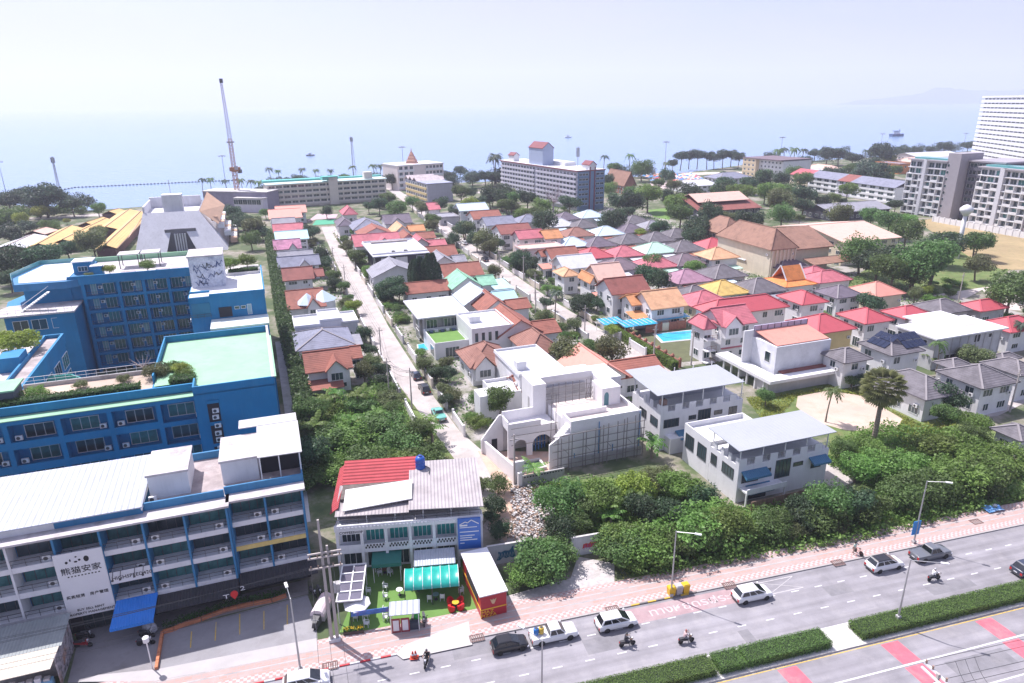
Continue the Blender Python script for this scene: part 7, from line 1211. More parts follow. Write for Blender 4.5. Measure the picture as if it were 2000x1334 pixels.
pick = lambda lab, p, rz, pt: car(lab, p, rz, 5.2, 1.84, 1.75, PICK, (-.75, -.55, .55, 1.25), pt, bed=(-2.52, -.8), cat='pickup truck', name='pickup_truck', wr=.37)
hatch('black hatchback parked at the kerb behind the white pickup', (-0.55,54.98), RA, BP); pk_ = pick('white pickup truck with drums in its bed parked at the kerb', (3.98,56.33), RA, WP); mpv('white car parked right of the white pickup truck', (10.65,57.99), RA, WP); mpv('white people carrier beside the yellow bins', (26.27,62.03), RA, WP); mpv('white car with black roof behind the grey pickup truck', (43.47,67), RA, WP, BP); pick('dark grey pickup truck parked below the blue lamp sign', (49.94,68.92), RA, GP); mpv('dark car cut by the right picture edge on the road', (59.8,65.93), RA, DP); mpv('white car cut by the bottom picture edge at left', (-19.71,50.45), RA, WP)
S20 = R(20)+math.pi/2
hatch('dark car parked on the side street, farther of two', (-19.31,127.36), S20, DP); mpv('dark car parked on the side street, nearer of two', (-16.86,120.58), S20, BP); pick('teal pickup truck on the side street by the wild lot', (-12.98,108.97), S20, TP)
mpv('silver car parked on the second street by the brown gabled house', (-9.22,234.58), S20, BP); hatch('white car parked on the far second street', (-32.69,299.6), S20, WP); mpv('white car on the second street near grey walls', (-18.13,264.43), S20, WP)
for i, (x, z, m) in enumerate(((-1.9, .75, mat('blue_drum', (.02, .15, .45), rough=.4)), (-1.35, .75, mat('yellow_drum', (.6, .4, .05), rough=.4)))):
    p = rot2((x, -.1), RA); q = (3.98,56.33); d = thing('drum', ['blue plastic drum in the bed of the white pickup', 'yellow plastic drum in the bed of the white pickup'][i], 'drum', (q[0]+p[0], q[1]+p[1], 1.08)); part(d, 'body', MB().lathe([(.24, 0), (.28, .1), (.28, .6), (.22, .7)], 14), m, True); part(d, 'lid', MB().lathe([(.15, .7), (.15, .75)], 10), DMETAL)
# ---- people
SKIN = mat('skin', (.42, .24, .16), rough=.6, var=.05); HAIR = mat('black_hair', (.015, .012, .01), rough=.6)
def cloth(key, c): return mat('cloth_'+key, c, rough=.9, var=.12, scale=5)
def person(label, loc, rz, pose, top, bottom, head=None, sleeve=.5):
    J = dict(pose); E_ = [('pel', 'che'), ('che', 'nec'), ('nec', 'hea'), ('che', 'ls'), ('ls', 'le'), ('le', 'lw'), ('lw', 'lh'), ('che', 'rs'), ('rs', 're'), ('re', 'rw'), ('rw', 'rh'), ('pel', 'lp'), ('lp', 'lk'), ('lk', 'la'), ('la', 'lt'), ('pel', 'rp'), ('rp', 'rk'), ('rk', 'ra'), ('ra', 'rt')]
    RAD = dict(pel=.15, che=.16, nec=.06, hea=.105, ls=.075, le=.05, lw=.036, lh=.045, rs=.075, re=.05, rw=.036, rh=.045, lp=.1, lk=.065, la=.045, lt=.05, rp=.1, rk=.065, ra=.045, rt=.05)
    K = list(J); me = bpy.data.meshes.new('b'); me.from_pydata([J[k] for k in K], [(K.index(a), K.index(c)) for a, c in E_], []); o = bpy.data.objects.new('b', me); col.objects.link(o); o.modifiers.new('s', 'SKIN'); sv = me.skin_vertices[0].data
    for i, k in enumerate(K): sv[i].radius = (RAD[k], RAD[k]); sv[i].use_root = (k == 'pel')
    s_ = o.modifiers.new('d', 'SUBSURF'); s_.levels = 1; s_.render_levels = 1; dg = bpy.context.evaluated_depsgraph_get(); dg.update(); m2 = bpy.data.meshes.new_from_object(o.evaluated_get(dg)); bpy.data.objects.remove(o); m2.name = 'person'
    m2.materials.clear()
    for m in (top, bottom, SKIN, DMETAL): m2.materials.append(m)
    seg = [(Vector(J[a]), Vector(J[c]), a+'-'+c) for a, c in E_]
    for pl in m2.polygons:
        c = pl.center; best = None
        for a, d, nm in seg:
            t = max(0, min(1, (c-a).dot(d-a)/max(1e-6, (d-a).length_squared))); dd = (a+(d-a)*t-c).length
            if best is None or dd < best[0]: best = (dd, nm, t)
        nm = best[1]; pl.use_smooth = True
        pl.material_index = 2 if nm in ('nec-hea', 'lw-lh', 'rw-rh', 'le-lw', 're-rw') else 3 if nm in ('la-lt', 'ra-rt') else 1 if nm in ('pel-lp', 'pel-rp', 'lp-lk', 'rp-rk', 'lk-la', 'rk-ra') else 0
    p = thing('person', label, 'person', loc, rz); link('body', m2, p); h_ = Vector(J['hea']); b = MB(); b.lathe([(.02, .14), (.08, .13), (.118, .07), (.125, 0), (.11, -.05)], 14, tuple(h_+Vector((0, .012, .02)))); part(p, 'hair' if head is None else 'helmet', b, head or HAIR, True)
    b = MB(); b.tube(h_+Vector((0, -.1, -.01)), h_+Vector((0, -.135, -.03)), .018, .012, 5); part(p, 'nose', b, SKIN)
    return p
RIDE = dict(pel=(0, .28, .82), che=(0, .16, 1.22), nec=(0, .12, 1.40), hea=(0, .09, 1.56), ls=(-.19, .14, 1.32), le=(-.26, -.08, 1.12), lw=(-.3, -.3, 1.06), lh=(-.31, -.38, 1.05), rs=(.19, .14, 1.32), re=(.26, -.08, 1.12), rw=(.3, -.3, 1.06), rh=(.31, -.38, 1.05), lp=(-.1, .24, .8), lk=(-.17, -.14, .74), la=(-.16, -.1, .34), lt=(-.16, -.25, .3), rp=(.1, .24, .8), rk=(.17, -.14, .74), ra=(.16, -.1, .34), rt=(.16, -.25, .3))
WALK = dict(pel=(0, 0, .92), che=(0, 0, 1.30), nec=(0, -.01, 1.48), hea=(0, -.02, 1.63), ls=(-.19, 0, 1.40), le=(-.24, -.1, 1.14), lw=(-.22, -.3, 1.0), lh=(-.22, -.38, .98), rs=(.19, 0, 1.40), re=(.25, .08, 1.13), rw=(.25, .02, .9), rh=(.25, 0, .81), lp=(-.1, 0, .88), lk=(-.11, -.12, .5), la=(-.11, -.2, .09), lt=(-.11, -.34, .05), rp=(.1, 0, .88), rk=(.11, 0, .48), ra=(.11, .16, .1), rt=(.11, .03, .05))
def motorbike(label, p, rz, m, group=None):
    """front towards local -Y"""
    o = thing('motorcycle', label, 'motorcycle', (*p, .022), rz, group)
    for y in (-.62, .62):
        w_ = link('wheel', None, o, (0, y, .29)); link('tyre', shared('mty', lambda: _mw(.29, .1, TYRE, .2)), w_); link('rim', shared('mri', lambda: _mw(.2, .06, RIM, .03)), w_)
    b = MB(); b.hexa([(-.1, -.2, .32), (.1, -.2, .32), (.12, .8, .5), (-.12, .8, .5)], [(-.1, -.3, .55), (.1, -.3, .55), (.13, .85, .68), (-.13, .85, .68)]); part(o, 'body', b, m); b = MB(); b.hexa([(-.17, -.5, .35), (.17, -.5, .35), (.14, -.3, .35), (-.14, -.3, .35)], [(-.16, -.46, .95), (.16, -.46, .95), (.1, -.34, .98), (-.1, -.34, .98)]); part(o, 'leg_shield', b, m)
    part(o, 'seat', MB().box(-.13, .13, .05, .8, .68, .78), DMETAL); b = MB(); b.tube((0, -.62, .29), (0, -.42, .98), .045); part(o, 'fork', b, STEEL); b = MB(); b.tube((-.34, -.36, 1.02), (.34, -.36, 1.02), .02); part(o, 'handlebar', b, DMETAL); part(o, 'headlight', MB().box(-.09, .09, -.56, -.46, .82, .97), LAMPW); part(o, 'tail_light', MB().box(-.08, .08, .86, .9, .6, .7), LAMPR)
    for s in (-1, 1): b = MB(); b.tube((s*.3, -.38, 1.0), (s*.36, -.4, 1.2), .01); b.box(s*.36-.06, s*.36+.06, -.42, -.4, 1.16, 1.26); part(o, 'mirror', b, DMETAL)
    b = MB(); b.tube((.14, .1, .3), (.16, .85, .4), .05); part(o, 'exhaust', b, STEEL); return o
def _mw(r, w, m, ri): b = MB(); b.lathe([(ri, -w/2), (r*.9, -w/2), (r, 0), (r*.9, w/2), (ri, w/2)], 16); b.v = [(p[2], p[0], p[1]) for p in b.v]; return b.mesh('tyre', m)
BK = paint('black_bike_paint', (.015, .015, .018)); RB = paint('red_bike_paint', (.4, .02, .03))
FW = RA+math.pi/2       # heading along +s
for p, lab, pl, tp, bt, hd in (((11.37,55.11), 'dark motorcycle on the road, leftmost of the two below the white parked car', 'rider in dark shirt on the left motorcycle', (.03, .03, .04), (.05, .05, .07), (.05, .05, .05)), ((17.41,55.45), 'dark motorcycle on the road above the median hedge gap', 'rider in pale pink shirt on the motorcycle above the hedge', (.55, .4, .4), (.2, .2, .22), (.3, .1, .08)), ((47.94,64.65), 'dark motorcycle on the road below the grey pickup truck', 'rider in white shirt below the grey pickup truck', (.65, .65, .66), (.1, .1, .13), (.5, .5, .52))):
    motorbike(lab, p, FW, BK, 'motorcycles on the road'); person(pl, (*p, .022), FW, RIDE, cloth(pl[:14]+str(tp[0]), tp), cloth('b'+str(bt[0])+pl[-9:], bt), paint('helmet'+str(hd[0]), hd))
motorbike('black motorcycle standing at the kerb near the red cones', (-8.65,53.01), R(-10), BK); person('rider in black seated on the motorcycle near the red cones', (*(-8.65,53.01), .022), R(-10), RIDE, cloth('black', (.02, .02, .022)), cloth('black', (.02, .02, .022)), paint('dark_helmet', (.04, .04, .05)))
for p, rz, m, lab in (((-44.35,56.76), R(100), BK, 'black scooter parked on the forecourt, farther of two at left'), ((-43.9,55.63), R(95), RB, 'red and black scooter parked on the forecourt, nearer of two at left'), ((-38.1,56.97), R(85), BK, 'black scooter parked by the planter under a grey cover'), ((-37.63,55.83), R(100), BK, 'black scooter parked nearest the forecourt lamp'), ((-22.55,63.14), R(40), BK, 'black motorcycle parked left of the covered three wheeler, farther one'), ((-21.88,63.3), R(30), BK, 'black motorcycle parked behind the covered three wheeler'), ((-9.62,58.69), R(10), BK, 'dark scooter parked right of the small kiosk'), ((-10.81,58.4), R(-5), BK, 'dark scooter parked before the small kiosk')): motorbike(lab, p, rz, m, 'parked motorcycles')
o = thing('scooter_cover', 'grey patterned cover draped over a parked scooter', 'cover', (*(-38.14,57.7), .06), R(85)); b = MB(); b.lathe([(.75, .25), (.7, .8), (.45, 1.1), (.1, 1.2)], 12); b.v = [(x*.6, y*1.1, z) for x, y, z in b.v]; part(o, 'cloth', b, mat('patterned_cover', (.42, .42, .46), var=.4, scale=4)); part(o, 'hem', MB().box(-.4, .4, -.75, .75, .2, .26), GREYC)
# covered three wheeler
o = thing('three_wheeler', 'white covered motorcycle sidecar parked left of the utility poles', 'three wheeler', (*(-20.71,59.46), .06), R(-6)); b = MB(); n = 8
for y in (-.9, 2.0):
    for i in range(n+1): t = math.pi*i/n; b.v.append((-.8*math.cos(t), y, 1.0+.75*math.sin(t)))
for i in range(n): b.f.append((i, i+1, n+2+i, n+1+i)); b.mi.append(0)
b.f += [tuple(range(n, -1, -1)), tuple(range(n+1, 2*n+2))]; b.mi += [0, 0]; part(o, 'cover', b, mat('flowered_cover', (.66, .58, .60), var=.2, scale=2.5, dirt=(.5, .2, .22))); part(o, 'cart_body', MB().box(-.75, .75, -.85, 1.95, .35, 1.0), GREYC); b = MB(); b.hexa([(-.3, -1.9, .3), (.3, -1.9, .3), (.45, -.9, .3), (-.45, -.9, .3)], [(-.2, -1.8, .9), (.2, -1.8, .9), (.4, -.9, 1.3), (-.4, -.9, 1.3)]); part(o, 'front_cowl', b, DMETAL)
for (x, y) in ((-.7, 1.2), (.7, 1.2), (0, -1.75)): w_ = link('wheel', None, o, (x, y, .29)); link('tyre', shared('mty', lambda: _mw(.29, .1, TYRE, .2)), w_); link('rim', shared('mri', lambda: _mw(.2, .06, RIM, .03)), w_)
b = MB(); b.tube((-.4, -1.5, 1.05), (.4, -1.5, 1.05), .025); part(o, 'handlebar', b, STEEL)
# pedestrian with bicycle
p = rd(23.6, .9); person('pedestrian in pale green top pushing a bicycle on the pavement', (*p, .14), R(200), WALK, cloth('pale_green', (.45, .55, .48)), cloth('tan', (.45, .33, .28)))
o = thing('bicycle', 'bicycle wheeled along the pavement beside the white black-roofed car', 'bicycle', (*rd(24.1, .8), .14), R(200))
for y in (-.5, .5): b = MB(); b.lathe([(.30, -.015), (.33, -.02), (.33, .02), (.30, .015)], 18); b.v = [(q[2], q[0]+y, q[1]+.33) for q in b.v]; part(o, 'wheel', b, TYRE)
b = MB()
for a, c in (((0, .5, .33), (0, .12, .36)), ((0, .12, .36), (0, .2, .85)), ((0, .2, .8), (0, -.38, .8)), ((0, .12, .36), (0, -.38, .75)), ((0, .5, .33), (0, .2, .8)), ((0, -.38, .95), (0, -.5, .33))): b.tube(a, c, .02)
part(o, 'frame', b, mat('red_frame', (.5, .05, .05))); part(o, 'saddle', MB().box(-.06, .06, .1, .32, .85, .91), DMETAL); b = MB(); b.tube((-.28, -.36, .98), (.28, -.36, .98), .016); part(o, 'handlebar', b, DMETAL)
# ================================================================ street furniture
def lamp(label, p, h, arms, rz=RA, sign=None, z=.14):
    o = thing('street_lamp', label, 'street lamp', (*p, 0), rz, 'street lamps'); part(o, 'pole', MB().tube((0, 0, z), (0, 0, h), .11, .06, 8), STEEL); part(o, 'base', MB().box(-.2, .2, -.2, .2, z, z+.35), GREYC)
    for (dx, dy) in arms: b = MB(); b.tube((0, 0, h-.1), (dx, dy, h+.35), .045, .035, 6); a_ = part(o, 'arm', b, STEEL); d = Vector((dx, dy, 0)).normalized(); b = MB(); b.bar((dx, dy, h+.35), (dx+d.x*.7, dy+d.y*.7, h+.42), .26, .1); part(a_, 'lamp_head', b, WFRAME)
    if sign: part(o, 'sign_panel', MB().box(-.12-.55, -.12+.55, -.06, .0, sign, sign+1.9), mat('sky_blue_sign', (.02, .24, .62), rough=.4, var=.08)); part(o, 'sign_bracket', MB().box(-.2, .2, -.02, .06, sign+.8, sign+1.0), STEEL)
lamp('street lamp on the pavement behind the yellow bins', (17.38,62.32), 8.6, [(1.4, -1.4)]); lamp('street lamp standing in the median hedge', (40,57.69), 8.2, [(2.0, -1.6)], z=.9); lamp('street lamp with sky blue sign behind the grey pickup truck', (49.5,71.55), 8.9, [(1.3, -1.3)], sign=1.4); lamp('street lamp beside the black hatchback rising from the bottom picture edge', (2.35,46.78), 8.6, [(-1.2, 1.4)]); lamp('street lamp in front of the car park', (-20.88,52.32), 8.6, [(-.3, 1.2)])
o = thing('forecourt_lamp', 'short white lamp post by the planter corner', 'lamp', (-35.43,52.65), 0); part(o, 'pole', MB().tube((0, 0, 0), (0, 0, 3.4), .06), WFRAME); part(o, 'lamp_head', MB().lathe([(.1, 3.3), (.28, 3.4), (.3, 3.9), (.1, 4.0)], 12), WFRAME)
# twin utility poles by the cafe, cross-arms and wires
CP = mat('concrete_pole', (.42, .38, .36), var=.15, streak=.3)
ux, uy = (-18.46,56.1); o = thing('utility_pole', 'twin concrete utility poles with cross arms at the cafe corner', 'utility pole', (ux, uy), RA); landmark('the twin utility poles', (ux, uy), 8)
for x in (-.25, .3): part(o, 'pole', MB().hexa([(x-.17, -.15, 0), (x+.17, -.15, 0), (x+.17, .15, 0), (x-.17, .15, 0)], [(x-.1, -.1, 14.6-(x > 0)*3), (x+.1, -.1, 14.6-(x > 0)*3), (x+.1, .1, 14.6-(x > 0)*3), (x-.1, .1, 14.6-(x > 0)*3)]), CP)
for z in (9.2, 10.4, 10.9): part(o, 'cross_arm', MB().box(-1.6, 1.6, -.25, -.1, z, z+.14), CP)
for z in (9.34, 10.54):
    for x in (-1.4, -.7, .7, 1.4): part(o, 'insulator', MB().tube((x, -.17, z), (x, -.17, z+.25), .06), mat('porcelain', (.3, .2, .16)))
part(o, 'transformer', MB().box(.5, 1.1, -.4, .2, 6.2, 7.2), GREYC); part(o, 'concrete_base', MB().box(-.55, .6, -.3, .3, 0, .5), WHITE)
def wire(o, p, q, sag, n=10, r=.018, m=None):
    b = MB(); pts = [(p[0]+(q[0]-p[0])*i/n, p[1]+(q[1]-p[1])*i/n, p[2]+(q[2]-p[2])*i/n-sag*4*(i/n)*(1-i/n)) for i in range(n+1)]; b.path(pts, r, 3); part(o, 'wire', b, m or DMETAL)
o = thing('power_line', 'overhead power wires running past the cafe to the twin poles', 'power line', (0, 0, 0))
for k, (off, z) in enumerate(((-1.4, 9.6), (-.7, 9.6), (.7, 9.6), (1.4, 9.6), (-.4, 7.2), (0, 6.6))):
    dx, dy = rot2((off, -.2), RA); e0 = rot2((-60, off*.6-3), RA); wire(o, (ux+dx, uy+dy, z), (ux+e0[0], uy+e0[1], z), 1.2); e1 = rot2((3+off, -60), RA);
    if k in (0, 2, 4): wire(o, (ux+dx, uy+dy, z), (ux+e1[0], uy+e1[1], z+.5), 1.5)
nx, ny = (31.54,39.8); o = thing('utility_pole', 'utility pole top with white cross arms at the bottom right corner', 'utility pole', (nx, ny), RA); part(o, 'pole', MB().hexa([(-.16, -.14, 0), (.16, -.14, 0), (.16, .14, 0), (-.16, .14, 0)], [(-.1, -.1, 11.6), (.1, -.1, 11.6), (.1, .1, 11.6), (-.1, .1, 11.6)]), CP)
for y, z in ((-.5, 11.0), (.45, 11.3)): part(o, 'cross_arm', MB().box(-.08+y*.3, .06+y*.3, -1.3, 1.3, z, z+.14), WHITE)
for y in (-1.2, -.6, .6, 1.2): part(o, 'insulator', MB().tube((.1, y, 11.45), (.1, y, 11.75), .08), mat('porcelain', (.3, .2, .16)))
part(o, 'switch_box', MB().box(-.6, -.25, -.8, -.2, 10.6, 11.1), WHITE)
o = thing('power_line', 'power wires running right from the bottom right utility pole', 'power line', (0, 0, 0))
for y in (-1.2, -.6, .6, 1.2): d0 = rot2((.1, y), RA); d1 = rot2((60, y), RA); wire(o, (nx+d0[0], ny+d0[1], 11.7), (nx+d1[0], ny+d1[1], 11.7), .8, r=.025)
for i in range(3): d0 = rot2((2.2+i*.9, .6), RA); d1 = rot2((2.3+i*.9, -1.2), RA); wire(o, (nx+d0[0], ny+d0[1], 11.6), (nx+d1[0], ny+d1[1], 10.2), .3, 4)
POLES = [(-27.77,135.91), (-23.07,117.54), (-18.17,112.57), (-48.83,195.33), (-58.83,222.45), (16.93,150.87), (6.52,183.41), (3.74,206.18), (6.03,165.14), (29.85,135), (37.32,133.02), (87.23,108.93), (0.16,86.39), (121.24,178.47), (-3.85,213.56)]
PL = []
for p in POLES:
    o = thing('utility_pole', None, 'utility pole', p, R(20), 'slim street poles'); part(o, 'pole', MB().hexa([(-.13, -.11, 0), (.13, -.11, 0), (.13, .11, 0), (-.13, .11, 0)], [(-.08, -.07, 8), (.08, -.07, 8), (.08, .07, 8), (-.08, .07, 8)]), CP); part(o, 'cross_arm', MB().box(-.7, .7, -.14, -.06, 7.2, 7.32), CP); LATE.append((o, 'slim concrete street pole'))
for lab, seq in (('sagging wires along the first side street poles', (4, 3, 0, 1, 2)), ('sagging wires along the second street poles', (7, 6, 5, 9, 10))):
    o = thing('power_line', lab, 'power line', (0, 0, 0))
    for a, c in zip(seq, seq[1:]):
        for e, z in ((-.5, 7.4), (0, 7.45), (.5, 7.4), (0, 6.3)): d0 = rot2((e, 0), R(20)); wire(o, (POLES[a][0]+d0[0], POLES[a][1]+d0[1], z), (POLES[c][0]+d0[0], POLES[c][1]+d0[1], z), .7, 6, .02)
# bins, cones, grates, litter
YB = mat('yellow_bag', (.68, .42, .02), rough=.5, var=.1)
for i, (s, lab, m) in enumerate(((-1.0, 'yellow wrapped bin left of the grey bin', YB), (.75, 'yellow wrapped bin right of the grey bin', YB), (-.1, 'grey wheeled bin between two yellow ones', GREYC))):
    o = thing('bin', lab, 'bin', (*rd(s, .45), .14), RA, 'bins at the kerb'); part(o, 'body', MB().hexa([(-.32, -.3, 0), (.32, -.3, 0), (.32, .3, 0), (-.32, .3, 0)], [(-.4, -.36, 1.0), (.4, -.36, 1.0), (.4, .36, 1.0), (-.4, .36, 1.0)]), m); part(o, 'lid', MB().hexa([(-.42, -.38, 1.0), (.42, -.38, 1.0), (.42, .38, 1.0), (-.42, .38, 1.0)], [(-.3, -.28, 1.15), (.3, -.28, 1.15), (.3, .28, 1.15), (-.3, .28, 1.15)]), m)
for p, lab in (((-10.12,53.68), 'red traffic cone by the kerb, left of two'), ((-9.85,53.75), 'red traffic cone by the kerb, right of two')): o = thing('traffic_cone', lab, 'cone', (*p, .15)); part(o, 'cone', MB().lathe([(.22, .04), (.05, .8)], 14), mat('cone_red', (.62, .06, .02), rough=.5)); part(o, 'foot', MB().box(-.28, .28, -.28, .28, 0, .05), mat('cone_red')); part(o, 'stripe', MB().lathe([(.155, .36), (.115, .52)], 14), WHITE)
for p, lab in (((38.42,67.81), 'iron drain grate in the pavement left of the pedestrian'), ((24.38,64.03), 'iron drain grate in the pavement behind the white people carrier'), ((60.04,75.89), 'rusty drain cover in the pavement near the right edge'), ((-3.9,56.28), 'iron drain grate at the kerb behind the black hatchback'), ((-18.12,52.77), 'drain grate in the pavement near red and white kerb'), ((10.61,60.28), 'drain grate behind the white parked car')):
    o = thing('drain_grate', lab, 'drain grate', (*p, .145), RA, 'drain grates in the pavement'); part(o, 'frame', parapet(MB(), -.75, .75, -.5, .5, 0, .03, .1), mat('rust_iron', (.16, .10, .09), var=.3))
    for i in range(6): part(o, 'bar', MB().box(-.62+i*.22, -.52+i*.22, -.4, .4, 0, .02), mat('rust_iron'))
o = thing('tarpaulin', 'crumpled blue and white tarpaulin at the thicket edge', 'tarpaulin', (*(64.01,78.66), .05), RA); b = MB()
for i in range(5):
    for j in range(4): b.v.append((i*.7-1.4, j*.5-.7, random.uniform(.05, .45)))
for i in range(4):
    for j in range(3): a = i*4+j; b.f.append((a, a+4, a+5, a+1)); b.mi.append(0)
part(o, 'sheet', b, mat('blue_white_sheet', (.12, .30, .58), var=.5, scale=1.5, dirt=(.6, .62, .66))); part(o, 'bundle', MB().lathe([(.3, 0), (.35, .2), (.1, .4)], 8, (.9, .5, .1)), WHITE)
# garden walls along the two streets, one per plot
GW = [mat('plot_wall_white', (.62, .60, .60), var=.1, streak=.3), mat('plot_wall_grey', (.40, .39, .40), var=.12, streak=.3), mat('plot_wall_cream', (.58, .52, .44), var=.1, streak=.3)]
rr = random.Random(11); k = 0
for (u, va, vb) in ((20.4, 104, 250), (27.2, 98, 296), (67.2, 118, 340), (74.4, 120, 340)):
    v = va
    while v < vb:
        L = rr.uniform(7, 12); bend = 0 if u < 40 else (max(0, v-190)/150*6); bend1 = .4*(max(0, v-165))/40 if u < 40 else bend; uu = u+(bend1 if u < 40 else bend)
        o = thing('garden_wall', None, 'wall', un((uu, v), 20), R(20)+math.pi/2, 'plot walls along the side streets'); part(o, 'wall', MB().box(.3, L-1.2, -.1, .1, 0, 1.7), GW[k % 3]); part(o, 'pier', MB().box(0, .3, -.18, .18, 0, 2.1), GW[k % 3]); part(o, 'pier', MB().box(L-1.2, L-.9, -.18, .18, 0, 2.1), GW[k % 3]); part(o, 'coping', MB().box(.3, L-1.2, -.14, .14, 1.7, 1.78), WHITE)
        LATE.append((o, ['white plot wall with two piers', 'grey plot wall with two piers', 'cream plot wall with two piers'][k % 3])); v += L+rr.uniform(2.5, 5); k += 1
# ================================================================ plants
LG = dict(d=leafmat('dark_leaf', (.055, .098, .048)), m=leafmat('mid_leaf', (.105, .175, .052)), b=leafmat('bright_leaf', (.145, .235, .055)), o=leafmat('olive_leaf', (.14, .165, .07)), y=leafmat('yellow_green_leaf', (.23, .27, .05)), s=leafmat('blue_shore_leaf', (.06, .095, .062)))
FLOWER = leafmat('golden_bloom', (.45, .28, .02))
def crown_mesh(seed, lobes, n, flat, m, ls, spread=1.0, holes=.0):
    rg = np.random.RandomState(seed); P = []; N = []
    cs = []
    for i in range(lobes):
        a = rg.uniform(0, 2*math.pi); e = rg.uniform(-.35, 1); r = rg.uniform(.34, .78)*spread; c = np.array([math.cos(a)*r*(1-.3*max(0, e)), math.sin(a)*r*(1-.3*max(0, e)), e*.55*flat]); cs.append((c, rg.uniform(.2, .46)))
    cs.append((np.zeros(3), .6))
    for c, r in cs:
        k = int(n*r*r/sum(q[1]**2 for q in cs)); d = rg.normal(0, 1, (k, 3)); d /= np.linalg.norm(d, axis=1)[:, None]; rad = r*rg.uniform(.5, 1.2, k)**.5*(1+.18*np.sin(d[:, 0]*7+seed)*np.cos(d[:, 1]*6)); q = c+d*rad[:, None]*np.array([1, 1, .8*flat+.15]); P.append(q); N.append(d+np.array([0, 0, .3]))
    P = np.concatenate(P); N = np.concatenate(N); return leaf_mesh('crown', P, N, ls, m, .75)
def trunk_mesh(seed, h, r, spread, limbs=6):
    rg = random.Random(seed); b = MB(); p = Vector((0, 0, -.05)); q = Vector((rg.uniform(-.1, .1), rg.uniform(-.1, .1), h*.6)); b.tube(p, q, r, r*.7, 7)
    for i in range(limbs): a = i*2*math.pi/limbs+rg.uniform(-.4, .4); e = q+Vector((math.cos(a)*spread*rg.uniform(.5, .9), math.sin(a)*spread*rg.uniform(.5, .9), h*rg.uniform(.25, .75))); mid = q+(e-q)*.5+Vector((0, 0, .1*h)); b.tube(q, mid, r*.5, r*.32, 5); b.tube(mid, e, r*.32, r*.1, 5)
    return b.mesh('trunk', BARK)
CR = {}
for key, m in LG.items():
    for s in range(3): CR[key, s] = crown_mesh(11*s+ord(key), [14, 20, 26][s], 4400, [.85, .7, 1.0][s], m, .105, 1.05)
SHR = {}
for key in 'mbo':
    for s in range(2): SHR[key, s] = crown_mesh(71+5*s+ord(key), 22, 3800, .75, LG[key], .105, 1.2)
TRK = [trunk_mesh(s, 1.5, .075, .75) for s in range(4)]
STM = [trunk_mesh(20+s, .6, .05, .7, 8) for s in range(2)]
SHAPE = dict(d='dark round tree', m='leafy green tree', b='bright green tree', o='olive green tree', y='yellow green tree', s='blue green shore tree')
ti = [0]
def keep_off(t, k):      # keep roadside crowns behind the pavement
    x, y = rot2((t[0]-RO[0], t[1]-RO[1]), -RA); y = max(y, 4.5+t[2]*k*.9); return (*rd(x, y), t[2])
def tree(t, key, label=None, z=0., zs=1.0, group='trees', lift=1.35, cat='tree', name='tree', fat=1.):
    x, y, r = t; i = ti[0]; ti[0] += 1; rz = (i*2.399) % 6.283; o = thing(name, label, cat, (x, y, z), rz, group)
    c = link('crown', CR[key, i % 3], o, (0, 0, lift*r*zs), 0, (r*1.24*fat, r*(1.14+.1*(i % 2))*fat, r*zs*1.12)); link('trunk', TRK[i % 4], o, (0, 0, 0), 0, (r, r, r*zs*lift/1.35))
    if label is None: LATE.append((o, SHAPE[key]))
    return o
def shrub(t, key='m', label=None, z=0., group='bushes', zs=1.0, what='bush'):
    x, y, r = t; i = ti[0]; ti[0] += 1; o = thing('bush', label, 'bush', (x, y, z), (i*2.399) % 6.283, group); link('foliage', SHR[key if key in 'mbo' else 'm', i % 2], o, (0, 0, r*.72*zs), 0, (r*1.15, r*1.15, r*zs)); link('stem', STM[i % 2], o, (0, 0, 0), 0, (r, r, r*zs))
    if label is None: LATE.append((o, {'m': 'dense green bush', 'b': 'bright green bush', 'o': 'olive bush'}[key]))
    return o
def frond(b, base, az, L, droop, w, up=.6, n=7, leaf=True):
    pts = [];
    for i in range(n+1): t = i/n; pts.append(Vector(base)+Vector((math.cos(az)*L*t*(1-.15*t), math.sin(az)*L*t*(1-.15*t), L*(up*t-droop*t*t))))
    sd_ = Vector((-math.sin(az), math.cos(az), 0))
    for i in range(n):
        p, q = pts[i], pts[i+1]; w0 = w*math.sin(math.pi*min(1, (i+.6)/n*.95)); w1 = w*math.sin(math.pi*min(1, (i+1.4)/(n+.6)*.95))
        for s in (-1, 1): dn = Vector((0, 0, -.45*w0)); b.add([p, p+(q-p)*.8, q+sd_*s*w1*.9+dn*1.2+(q-p)*.25, p+sd_*s*w0+dn+(q-p)*.5], [(0, 1, 2, 3) if s > 0 else (3, 2, 1, 0)])
